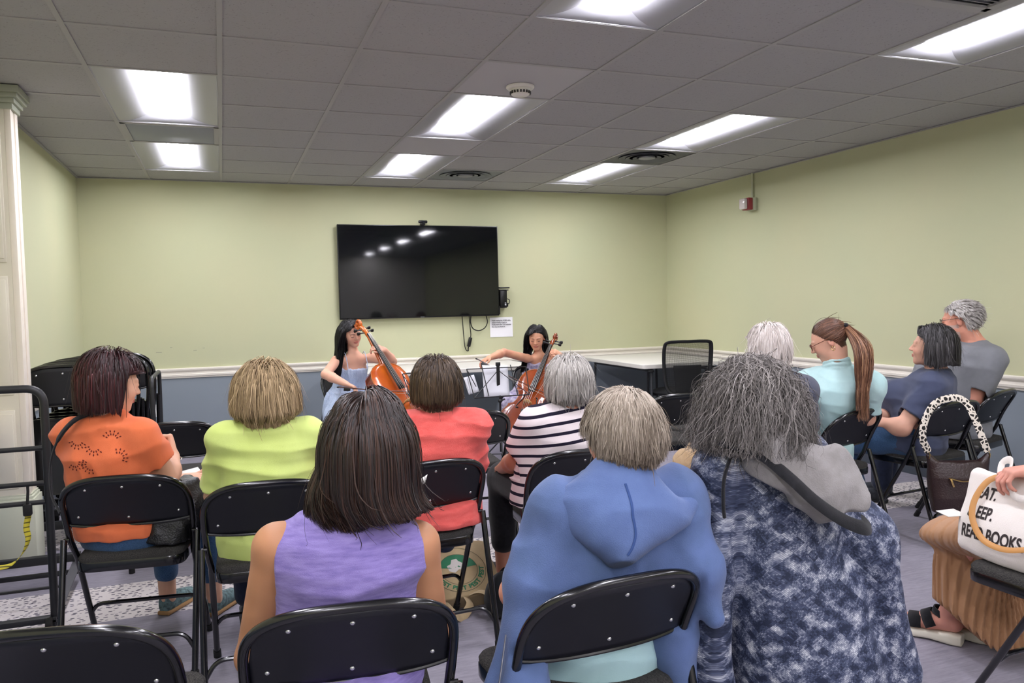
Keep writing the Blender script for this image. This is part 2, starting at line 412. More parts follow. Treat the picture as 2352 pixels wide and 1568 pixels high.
q.build('capital', mat('sage_green_paint', 'a3a894', rough=.5), root)
# scuffs on the back wall above the rail
mk = MB()
for x, z, l in ((-.62, .958, .05), (-.3, .965, .03), (-.22, .985, .02), (-.5, 1.0, .02)): mk.b2(x, x+l, YW-.001, YW, z, z+.004)
tag(mk.build('wall_scuffs', mat('scuff_grey', '8f917c')), 'small grey scuff marks on the green wall above the chair stack', 'scuff marks')
# ------------------------------------------------------------------ folding chairs
MBLK = mat('black_enamel', '07070a', rough=.22, spec=.6, coat=.3)
MPAN = mat('black_enamel_panel', '090b14', rough=.42, spec=.5)
MFAB = mat('charcoal_upholstery', '2c2b2e', rough=.95, spec=.15, bump=(500, .9, 4, (1, .35, 1)), var=(420, .3, '55534f', (1, .3, 1)))
MRUB = mat('black_rubber', '0c0c0c', rough=.7)
MRIV = mat('bright_rivet', 'c8c8c8', rough=.25, metal=.9)
def hoop(side_y=None, n=40):
    """hoop centre line from right pivot over the top to left pivot"""
    pts = []
    for i in range(n+1):
        t = i/n; a = PI*t
        x = .218*math.copysign(abs(math.cos(a))**.62, math.cos(a)); z = .60+.158*abs(math.sin(a))**.62
        pts.append((x, z))
    P = [(.205, .43), (.213, .50), (.217, .56)]+pts+[(-.217, .56), (-.213, .50), (-.205, .43)]
    return P
def yline(z): return .44-(.44/.77)*z*1.0 if z < .5 else (.44-.44/.77*.5)-(z-.5)*.57+(.02*math.sin((z-.5)/.27*PI))
def make_chair(folded=False):
    if not folded:
        root = empty('folding_chair'); tag(root, 'x', 'chair', 'black folding chairs')
    else:
        root = empty('folded_chair'); tag(root, 'x', 'chair', 'folded chairs stacked on a cart at the left wall')
    YL = (lambda z: 0.0) if folded else yline
    P = [(x, YL(z), z) for x, z in hoop()]
    MB().tube(P, .0112, 10).build('hoop_frame', MBLK, root)
    # panel: follows the hoop, curved in plan, with a lower edge
    n = 28; rows = 10; F = []; B = []
    def hx(z):     # half width inside the hoop at height z
        s = max(0, min(1, (z-.60)/.158)); return .212 if z <= .60 else .218*(max(0, 1-s**(1/.62*1.0)*1.0 if False else 1-(s**(1/.62))**2))**(.31)-.004
    G = []; G2 = []
    for j in range(rows+1):
        row = []; row2 = []
        for i in range(n+1):
            u = -1+2*i/n
            ztop = .60+.150*(max(0., 1-abs(u)**(2/.62)))**.31 
            zb = .558+.012*abs(u)**4
            z = zb+(ztop-zb)*j/rows; x = u*.212
            bow = (.018*(u*u)-.018)*1.2
            y = YL(z)+.006+bow*.9
            row.append((x, y, z)); row2.append((x, y+.004, z))
        G.append(row); G2.append(row2)
    pb = MB().grid(G)
    bp = pb.build('backrest_panel', MPAN, root)
    md = bp.modifiers.new('t', 'SOLIDIFY'); md.thickness = .004; md.offset = 0
    # rolled lower edge
    MB().tube([(x, y, z) for x, y, z in G[0]], .0055, 8).build('panel_lip', MBLK, bp)
    # padded front
    pad = MB(); Gp = [[(x*.93, y+.006+.010*(1-(abs(u_)**4))*math.sin(PI*j/rows)**.5, .012+z*.985-.004) for u_, (x, y, z) in [(-1+2*i/n, G[j][i]) for i in range(n+1)]] for j in range(rows+1)]
    pad.grid(Gp).build('backrest_pad', MFAB, root)
    for (rx_, rz_) in ((-.125, .716), (0, .722), (.125, .716), (-.172, .602), (0, .592), (.172, .602)):
        u = rx_/.212; y = YL(rz_)+.006+(.018*u*u-.018)*1.08
        MB().lathe([(0, .0045), (.003, .004), (.0055, .0015), (.006, 0), (0, 0)][::-1], n=12, rot=Matrix.Rotation(PI/2, 3, 'X')).build('rivet', MRIV, bp, T=Matrix.Translation((rx_, y-.0012, rz_)))
    # front legs continue the hoop
    for s in (-1, 1):
        a = (s*.205, YL(.43), .43); b = (s*.214, YL(.02), .02)
        l = MB().tube([a, b], .0112, 10).build('leg', MBLK, root)
        MB().tube([(b[0], YL(.035), .035), (b[0], YL(0), .001)], .0145, 10).build('rubber_foot', MRUB, l)
        ry0 = (.135 if not folded else .03); ryf = (-.015 if not folded else .03)
        a = (s*.231, ry0, .515); b = (s*.226, ryf, .02)
        l = MB().tube([a, b], .0115, 10).tube([(s*.231, ry0+.0, .515), (s*.212, ry0, .515)], .006, 8).build('leg', MBLK, root)
        MB().tube([(b[0], b[1], .035), (b[0], b[1], .001)], .015, 10).build('rubber_foot', MRUB, l)
    zc = .20; MB().tube(arc_pts([(-.209, YL(zc-.04), zc-.04), (-.18, YL(zc), zc), (.18, YL(zc), zc), (.209, YL(zc-.04), zc-.04)], .05), .008, 8).build('crossbar', MBLK, root)
    yc = lambda z: (-.015+.15*z/.515 if not folded else .03)
    MB().tube(arc_pts([(-.227, yc(.10), .10), (-.19, yc(.16), .16), (.19, yc(.16), .16), (.227, yc(.10), .10)], .06), .008, 8).build('crossbar', MBLK, root)
    # seat
    def outline(w0, w1, d0, d1, r):
        pts = [(-w0, d0), (w0, d0), (w1, d1), (-w1, d1)]; o = []
        for i in range(4):
            a, b, c = Vector(pts[i-1]), Vector(pts[i]), Vector(pts[(i+1) % 4]); p = b+(a-b).normalized()*r; q = b+(c-b).normalized()*r
            for k in range(7): t = k/6; o.append(tuple(p*(1-t)**2+b*2*t*(1-t)+q*t*t))
        return o
    if not folded: Ts = Matrix.Translation((0, 0, 0))
    else: Ts = Matrix.Translation((0, .02, .50)) @ Matrix.Rotation(-PI/2, 4, 'X') @ Matrix.Translation((0, -.08, -.43))
    o = outline(.185, .198, .085, .475, .06)
    pan = MB()
    def ring(o, z, k=1): 
        cy = .28; return [(x*k, cy+(y-cy)*k, z) for x, y in o]
    lv = [ring(o, .402, .97), ring(o, .400, .995), ring(o, .404, 1), ring(o, .432, 1.0), ring(o, .436, .99)]
    N = len(o); V = [p for l in lv for p in l]; F = [(i*N+k, i*N+(k+1) % N, (i+1)*N+(k+1) % N, (i+1)*N+k) for i in range(4) for k in range(N)]+[tuple(range(N-1, -1, -1)), tuple(4*N+k for k in range(N))]
    pan.add(V, F).build('seat_pan', MBLK, root, T=Ts)
    lv = [ring(o, .434, .985), ring(o, .446, .995), ring(o, .456, .965), ring(o, .461, .88), ring(o, .463, .6), ring(o, .464, .2)]
    V = [p for l in lv for p in l]; F = [(i*N+k, i*N+(k+1) % N, (i+1)*N+(k+1) % N, (i+1)*N+k) for i in range(5) for k in range(N)]+[tuple(range(N-1, -1, -1)), tuple(5*N+k for k in range(N))]
    MB().add(V, F).build('seat_cushion', MFAB, root, T=Ts, smooth=60)
    return root
CH = [  # x, y of back top middle, angle (deg), label
 (-.40, .0, -7, 'black folding chair under the woman in the orange blouse'),
 (.09, -.325, -3, 'black folding chair under the woman in the lime green top'),
 (.186, -1.551, -5.5, 'black folding chair under the woman in the purple sleeveless top'),
 (.765, -1.635, 3, 'black folding chair behind the blue hooded jacket, in front of the aqua shirt hem'),
 (.705, -.245, 4, 'black folding chair with a white tag on its back under the coral shirt'),
 (1.30, -.30, -5, 'black folding chair under the woman in the striped shirt'),
 (-.378, -1.445, -11, 'empty black folding chair cut off at the lower left corner'),
 (-.295, 1.345, -2, 'empty black folding chair in the front row right of the burgundy-haired head'),
 (.13, 1.17, -5, 'empty black folding chair mostly hidden behind the blonde head'),
 (1.235, .965, -3, 'empty black folding chair between the coral shirt and the striped shirt'),
 (2.61, 1.07, -4, 'empty black folding chair standing in front of the desk with the mesh office chair'),
 (3.25, 1.38, 33, 'empty black folding chair turned aside, half hidden behind the wild grey hair'),
 (2.46, .02, 8, 'black folding chair under the white-haired person in the dark shirt'),
 (3.04, .035, 12, 'black folding chair under the woman with the long ponytail'),
 (3.72, .04, 6, 'black folding chair under the woman in the navy tee, carrying a brown handbag'),
 (4.38, .28, 17, 'black folding chair under the man in the grey tee by the wall'),
 (1.33, -1.50, -4, 'black folding chair under the patterned jacket of the grey-haired person'),
 (2.455, -1.655, -1, 'black folding chair at the right edge under the pleated tan skirt and canvas tote'),
]
ch0 = make_chair(); CHO = []
for i, (x, y, a, lb) in enumerate(CH):
    a = math.radians(a)
    # local (0,0) is under the back top; rear feet sit just behind
    if i == 0: ch0.location = (x, y, 0); ch0.rotation_euler = (0, 0, a); ch0['label'] = lb; CHO.append(ch0)
    else: CHO.append(dup(ch0, (x, y, 0), a, lb))
# the two players' chairs face the room
CHO.append(dup(ch0, (.90, 3.96, 0), PI+math.radians(28), 'black folding chair under the left cello player with black hair and pale blue dress'))
CHO.append(dup(ch0, (2.74, 3.80, 0), PI-math.radians(20), 'black folding chair under the right cello player in the lavender print dress'))
# ------------------------------------------------------------------ folded chairs on a cart, left corner
MDST = mat('dark_steel_cart', '1d1e21', rough=.45, spec=.5)
fc0 = make_chair(folded=True)
FC = [(-.905, 2.02, .185, 3, 'nearest folded chair of the stack behind the burgundy-haired woman'),
      (-.895, 2.10, .19, 3, 'second folded chair from the front of the stack at the left wall'),
      (-.87, 2.18, .20, 2, 'third folded chair from the front of the stack at the left wall'),
      (-.83, 2.26, .21, 2, 'fourth folded chair from the front of the stack at the left wall'),
      (-.78, 2.34, .215, 1, 'fifth folded chair from the front, its rounded top showing above the stack'),
      (-.73, 2.42, .22, 1, 'sixth folded chair from the front, its rounded top highest in the stack'),
      (-.70, 2.50, .22, 0, 'rearmost folded chair of the stack at the left wall')]
for i, (x, y, z, a, lb) in enumerate(FC):
    if i == 0: fc0.location = (x, y, z); fc0.rotation_euler = (0, 0, math.radians(-2)); fc0['label'] = lb; fc0['group'] = 'folded chairs stacked on a cart at the left wall'; o = fc0
    else: o = dup(fc0, (x, y, z), math.radians(-2), lb)
    o.scale = (1.08, 1, 1.13)
root = empty('chair_cart', (-.82, 2.26, 0), 0, 'low black cart under the stack of folded chairs', 'cart')
MB().b2(-.34, .36, -.33, -.29, .12, .165, bev=.004).b2(-.34, .36, .29, .33, .12, .165, bev=.004).b2(-.34, -.30, -.33, .33, .12, .165, bev=.004).b2(.32, .36, -.33, .33, .12, .165, bev=.004).b2(-.34, .36, -.02, .02, .13, .165).build('frame', MDST, root)
MB().tube(arc_pts([(.38, -.30, .13), (.38, -.30, .95), (.38, .30, .95), (.38, .30, .13)], .06), .013, 10).build('end_rail', MDST, root)
for sx in (-.28, .3):
    for sy in (-.28, .28):
        l = MB().box((sx, sy, .105), (.04, .05, .03)).build('caster', MDST, root)
        MB().lathe([(0, -.014), (.044, -.014), (.046, 0), (.044, .014), (0, .014)], c=(sx, sy, .046), n=20, rot=Matrix.Rotation(PI/2, 3, 'X')).build('wheel', MRUB, l)
# empty chair trolley in the left foreground
root = empty('chair_trolley', (-.96, .71, 0), 0, 'empty black tubular chair trolley in front of the cream column', 'cart')
def X(x): return x+.96
P = arc_pts([(X(-1.165), 0, .02), (X(-1.165), 0, 1.035), (X(-.758), 0, 1.035), (X(-.758), 0, .01)], .075, 8)
MB().tube(P, .0165, 12).build('end_frame', MDST, root)
for z, r in ((.78, .0105), (.63, .0105), (.548, .0105)): MB().tube([(X(-1.155), 0, z), (X(-.768), 0, z)], r, 10).build('rung', MDST, root)
MB().b2(X(-1.17), X(-.75), -.02, .02, .028, .052, bev=.002).build('base_beam', MDST, root)
MB().b2(X(-1.17), X(-.75), .60, .64, .105, .145, bev=.002).build('base_beam', MDST, root)
MB().b2(X(-1.17), X(-.75), .60, .62, .04, .062, bev=.002).build('base_beam', MDST, root)
MB().b2(X(-1.17), X(-.78), .30, .315, .075, .085).build('base_rod', MDST, root)
MSTL = mat('worn_steel_angle', '56565a', rough=.5, metal=.3)
for x in (X(-.765), X(-1.155)):
    l = MB().add([(x-.02, -.02, .03), (x+.02, -.02, .03), (x+.02, .64, .10), (x-.02, .64, .10), (x-.02, -.02, .038), (x+.02, -.02, .038), (x+.02, .64, .108), (x-.02, .64, .108)], [(0, 1, 2, 3), (4, 7, 6, 5), (0, 4, 5, 1), (1, 5, 6, 2), (2, 6, 7, 3), (3, 7, 4, 0)]).build('side_angle', MSTL, root)
MB().lathe([(0, -.012), (.026, -.012), (.028, 0), (.026, .012), (0, .012)], c=(X(-.775), -.03, .028), n=18, rot=Matrix.Rotation(PI/2, 3, 'Y')).build('caster', MRUB, root)
# yellow strap
root = empty('measuring_tape', (-.835, .69, 0), 0, 'yellow measuring tape hanging from the black trolley rung', 'tape measure')
MY = mat('yellow_tape', 'cfc23a', rough=.5)
mt = MY.node_tree; wv = nd(mt, 'ShaderNodeTexWave'); wv.bands_direction = 'Z'; wv.inputs['Scale'].default_value = 16; tcn = nd(mt, 'ShaderNodeTexCoord'); mt.links.new(tcn.outputs['Object'], wv.inputs[0])
rr = nd(mt, 'ShaderNodeValToRGB'); rr.color_ramp.interpolation = 'CONSTANT'; rr.color_ramp.elements[0].color = lin('5a5420'); rr.color_ramp.elements[1].position = .12; rr.color_ramp.elements[1].color = lin('d3c53c')
mt.links.new(wv.outputs[0], rr.inputs[0]); mt.links.new(rr.outputs[0], mt.nodes['Principled BSDF'].inputs['Base Color'])
MB().box((0, 0, .525), (.032, .03, .05), bev=.006).tube([(0, .0, .55), (0.002, .012, .60), (0, .02, .632)], .006, 6).build('clip', MRUB, root)
C_ = catmull([(.002, 0, .505), (-.008, 0, .45), (-.004, 0, .40), (-.025, 0, .345), (-.07, 0, .30), (-.13, 0, .293), (-.20, 0, .297), (-.30, 0, .33)], 6)
mb = MB(); V = []; F = []
for i, p in enumerate(C_): 
    t = i/len(C_); wd = .012
    ax = Vector((math.cos(.3), math.sin(.3), 0)) if t < .5 else Vector((0, .9, .4)).normalized()
    ax = Vector((math.cos(.3), math.sin(.3), 0)).lerp(Vector((0, .8, .6)), min(1, t*1.4)).normalized()
    V += [p-ax*wd, p+ax*wd]
F = [(2*i, 2*i+1, 2*i+3, 2*i+2) for i in range(len(C_)-1)]
o = mb.add(V, F).build('tape', MY, root); md = o.modifiers.new('t', 'SOLIDIFY'); md.thickness = .001
# paper scrap on floor
tag(MB().add([(-.80, .50, .002), (-.735, .47, .002), (-.74, .52, .03), (-.79, .55, .012)], [(0, 1, 2, 3)]).build('paper_scrap', mat('paper', 'e6e3dd', rough=.7)), 'small white paper scrap on the carpet beside the trolley foot', 'paper').modifiers.new('t', 'SOLIDIFY').thickness = .001
# ------------------------------------------------------------------ tables
MTOP = mat('blow_moulded_white_plastic', 'dedbd2', rough=.55, bump=(300, .1, 2))
MLEG = mat('grey_steel_legs', '33363a', rough=.5)
def table(loc, lx, ly, label, rz=0):
    root = empty('folding_table', loc, rz, label, 'table')
    pts = []; r = .04
    for sx, sy, a0 in ((1, 1, 0), (-1, 1, 90), (-1, -1, 180), (1, -1, 270)):
        for k in range(6):
            a = math.radians(a0+18*k); pts.append((sx*(lx/2-r)+r*math.cos(a), sy*(ly/2-r)+r*math.sin(a)))
    t = MB().prism(pts, .695, .738).build('tabletop', MTOP, root); md = t.modifiers.new('b', 'BEVEL'); md.width = .006; md.segments = 3; md.limit_method = 'ANGLE'
    for s in (-1, 1):
        x = s*(lx/2-.13)
        l = MB().tube([(x, -ly/2+.07, .69), (x+s*.02, -ly/2+.05, .012)], .0125, 10).build('leg', MLEG, root)
        l = MB().tube([(x, ly/2-.07, .69), (x+s*.02, ly/2-.05, .012)], .0125, 10).build('leg', MLEG, root)
        MB().tube([(x+s*.01, -ly/2+.06, .30), (x+s*.01, ly/2-.06, .30)], .010, 8).tube([(x, -ly/2+.07, .665), (x, ly/2-.07, .665)], .010, 8).build('cross_rail', MLEG, root)
        MB().tube([(x, 0, .665), (x-s*.25, 0, .685)], .008, 8).build('brace', MLEG, root)
    return root
table((1.90, 4.36, 0), 1.83, .74, 'long white folding table against the back wall behind the two cello players')
t2 = table((4.17, 4.06, 0), 1.02, 1.34, 'short white folding table in the right corner behind the mesh office chair')
# ------------------------------------------------------------------ office chair with mesh back
root = empty('office_chair', (4.06, 3.42, 0), math.radians(-10), 'black office chair with a mesh back pushed under the corner table', 'chair')
MOFF = mat('black_plastic', '101113', rough=.45)
def meshmat():
    m = mat('black_mesh', '121314', rough=.8); nt = m.node_tree; L = nt.links; b = nt.nodes['Principled BSDF']
    tc = nd(nt, 'ShaderNodeTexCoord'); s = nd(nt, 'ShaderNodeSeparateXYZ'); L.new(tc.outputs['Object'], s.inputs[0]); o = []
    for i in (0, 2):
        a = nd(nt, 'ShaderNodeMath', operation='MULTIPLY'); a.inputs[1].default_value = 190; L.new(s.outputs[i], a.inputs[0])
        f = nd(nt, 'ShaderNodeMath', operation='FRACT'); L.new(a.outputs[0], f.inputs[0])
        g = nd(nt, 'ShaderNodeMath', operation='LESS_THAN'); g.inputs[1].default_value = .38; L.new(f.outputs[0], g.inputs[0]); o.append(g)
    mx = nd(nt, 'ShaderNodeMath', operation='MAXIMUM'); L.new(o[0].outputs[0], mx.inputs[0]); L.new(o[1].outputs[0], mx.inputs[1]); L.new(mx.outputs[0], b.inputs['Alpha']); return m
MMESH = meshmat()
def bk(u, z):   # u -1..1
    wdt = .232-.03*max(0, (.75-z)/.3); return (u*wdt, -.235-.05*(1-u*u)*.8+.03*math.sin((z-.45)*5)-.06*(z-.5), z)
loop = [bk(-1, .50)]+[bk(-1, .50+.42*i/10) for i in range(1, 10)]+[bk(-1+.06*i, .92+.0*i) for i in range(0, 1)]
pts = [bk(-.55, .455), bk(-.9, .49), bk(-1, .56), bk(-1, .68), bk(-1, .80), bk(-.99, .90), bk(-.9, .945), bk(-.5, .955), bk(0, .955), bk(.5, .955), bk(.9, .945), bk(.99, .90), bk(1, .80), bk(1, .68), bk(1, .56), bk(.9, .49), bk(.55, .455), bk(0, .445)]
cl = catmull(pts+[pts[0]], 5)
MB().tube(cl, .017, 10, sq=(1.25, .8)).build('back_frame', MOFF, root)
MB().grid([[bk(-.97+1.94*i/16, .47+.48*j/12) for i in range(17)] for j in range(13)]).build('mesh_back', MMESH, root)
MB().grid([[tuple(Vector(bk(-.6+1.2*i/10, .47+.26*j/8))+Vector((0, .02, 0))) for i in range(11)] for j in range(9)]).build('lumbar_support', MOFF, root).modifiers.new('t', 'SOLIDIFY').thickness = .012
MB().sphere((0, .02, .46), (.25, .25, .045), 28, 10).build('seat', mat('black_fabric', '17181a', rough=.9), root)
for s in (-1, 1): MB().tube(arc_pts([(s*.2, .05, .43), (s*.29, .05, .44), (s*.295, .02, .66), (s*.295, .02, .665)], .03), .012, 8).box((s*.295, .05, .672), (.06, .24, .022), bev=.008).build('armrest', MOFF, root)
MB().tube([(0, 0, .09), (0, 0, .43)], .026, 14).tube([(0, -.03, .42), (0, -.22, .40), (0, -.27, .50)], .02, 8).build('gas_column', MOFF, root)
for k in range(5):
    a = 2*PI*k/5+.4; e = (.30*math.cos(a), .30*math.sin(a), .06)
    l = MB().tube([(0, 0, .10), (e[0], e[1], .072)], [.026, .017], 8).build('base_arm', MOFF, root)
    MB().lathe([(0, -.02), (.026, -.02), (.028, 0), (.026, .02), (0, .02)], c=(e[0], e[1], .028), n=16, rot=Matrix.Rotation(a, 3, 'Z') @ Matrix.Rotation(PI/2, 3, 'X')).build('caster', MRUB, l)
# ------------------------------------------------------------------ television and what hangs around it
root = empty('television', (1.8775, 4.74, 1.215), 0, 'large black flat television mounted on the green back wall', 'television')
MSCR = mat('tv_screen', '04050a', rough=.045, spec=.5, var=(5, .5, '070b0c')); MTV = mat('tv_case', '0a0a0b', rough=.35)
MB().b2(-.83, .83, -.012, .022, 0, .935, bev=.004).build('case', MTV, root)
MB().b2(-.822, .822, -.0145, -.0125, .014, .927).build('screen', MSCR, root)
MB().b2(-.25, .25, .022, .056, .25, .7).build('wall_mount', MTV, root)
MB().b2(-.02, .02, -.0155, -.012, .004, .010).build('badge', mat('badge_grey', '6b6e72', rough=.4), root)
root = empty('webcam', (1.907, 4.735, 2.153), 0, 'small black webcam clipped on top of the television', 'webcam')
MB().box((0, -.01, .032), (.094, .028, .028), bev=.009).build('body', MTV, root)
MB().lathe([(0, 0), (.010, 0), (.010, -.004), (0, -.004)], c=(0, -.026, .032), n=16, rot=Matrix.Rotation(-PI/2, 3, 'X')).build('lens', mat('lens_glass', '20242c', rough=.08), root)
MB().box((0, .0, .010), (.05, .03, .018), bev=.004).box((0, .028, -.004), (.04, .006, .03)).build('clip', MTV, root)
root = empty('mini_computer', (2.765, 4.745, 1.29), 0, 'small black computer box mounted behind the right edge of the television', 'computer')
MB().box((-.01, 0, .10), (.075, .07, .19), bev=.006).build('case', MTV, root)
MB().box((0, -.01, .216), (.115, .06, .015), bev=.004).box((-.005, -.01, .192), (.10, .06, .012), bev=.004).build('shelf', MTV, root)
MB().b2(.0, .014, -.042, -.034, .03, .046).b2(.0, .012, -.042, -.034, .052, .060).build('status_label', mat('label_white', 'c9ccd2', rough=.5), root)
MB().tube(catmull([(.028, -.03, .10), (.055, -.03, .085), (.05, -.03, .05), (.03, -.02, .045)], 5), .004, 6).build('cable', MRUB, root)
MB().box((.03, 0, .035), (.03, .04, .04), bev=.004).box((-.055, 0, -.02), (.02, .03, .09)).build('bracket', MTV, root)
def hang(name, label, cat, paths, extra=None):
    mb = MB()
    for P, r in paths: mb.tube(catmull(P, 6), r, 6)
    if extra: extra(mb)
    o = mb.build(name, MRUB); tag(o, label, cat); return o
hang('hanging_cable', 'thin black cord hanging below the television beside the adapter', 'cable', [([(2.31, 4.77, 1.22), (2.318, 4.77, 1.08), (2.328, 4.77, .93), (2.34, 4.77, .875), (2.36, 4.77, .852), (2.372, 4.77, .87)], .0045)])
root = empty('power_adapter', (2.385, 4.765, 0), 0, 'black power adapter dangling from a cable below the television', 'power adapter')
MB().tube(catmull([(.0, 0, 1.22), (.008, 0, 1.10), (.014, 0, 1.03), (.010, 0, .99)], 5), .0045, 6).tube([(-.015, 0, .90), (-.02, 0, .865), (-.018, 0, .85)], .006, 6).build('cable', MRUB, root)
MB().box((-.002, 0, .945), (.034, .026, .10), bev=.004, rot=Matrix.Rotation(.25, 3, 'Y')).build('brick', MTV, root)
hang('hanging_cable', 'thick black cable hanging in a loop under the television', 'cable', [([(2.405, 4.765, 1.22), (2.40, 4.765, 1.15), (2.425, 4.765, 1.085), (2.49, 4.765, 1.062), (2.555, 4.765, 1.09), (2.585, 4.765, 1.15), (2.57, 4.765, 1.22)], .0055)])
root = empty('paper_notice', (2.75, 4.795, 1.09), 0, 'white paper notice with four bold lines taped under the television', 'sign')
sh = [[(-.128+.256*i/8, -.001-.004*((i/4-1)**2)*(1-j/6), -.105+.21*j/6) for i in range(9)] for j in range(7)]
o = MB().grid(sh).build('sheet', mat('white_paper', 'e9e8ea', rough=.7), root)
TM = Matrix.Translation((-.108, -.0078, .066)) @ Matrix.Rotation(PI/2, 4, 'X')
text_mesh('writing', ['If you unplug the HDMI cable,', 'please re-plug it back in.', 'Kindly leave the TV/Computer', 'the way you found it.'], .0175, mat('ink', '3a383c', rough=.7), root, TM, extr=.0003, spacing=1.25, bold=.0004)
# fire strobe on right wall
root = empty('fire_strobe', (4.79, 3.22, 2.18), 0, 'red fire alarm strobe at the end of a conduit on the right wall', 'fire alarm')
MPG = mat('painted_conduit', 'b9bda2', rough=.5)
MB().b2(-.045, -.001, -.055, .055, 0, .12, bev=.006).build('back_box', MPG, root)
MB().b2(-.098, -.046, -.052, .052, .003, .118, bev=.008).build('red_body', mat('alarm_red', '8e2f38', rough=.3), root)
MB().b2(-.138, -.098, -.04, .045, .010, .112, bev=.012).build('strobe_lens', mat('strobe_clear', 'cfc6c4', rough=.12, spec=.7), root)
MB().tube([(-.016, 0, .12), (-.016, 0, .355)], .011, 10).build('conduit', MPG, root)
# outlet
root = empty('wall_outlet', (-.653, 4.797, .425), 0, 'white duplex power outlet on the blue back wall at left', 'outlet')
MO = mat('outlet_white', 'e8e6e2', rough=.35)
MB().b2(-.036, .036, -.006, 0, -.058, .058, bev=.002).build('cover_plate', MO, root)
for z in (-.022, .022):
    q = MB().box((0, -.007, z), (.032, .004, .028), bev=.004).build('socket', MO, root)
    MB().box((-.007, -.0095, z+.003), (.002, .002, .009)).box((.007, -.0095, z+.003), (.002, .002, .009)).box((0, -.0095, z-.008), (.004, .002, .004)).build('slots', mat('slot_dark'), q)
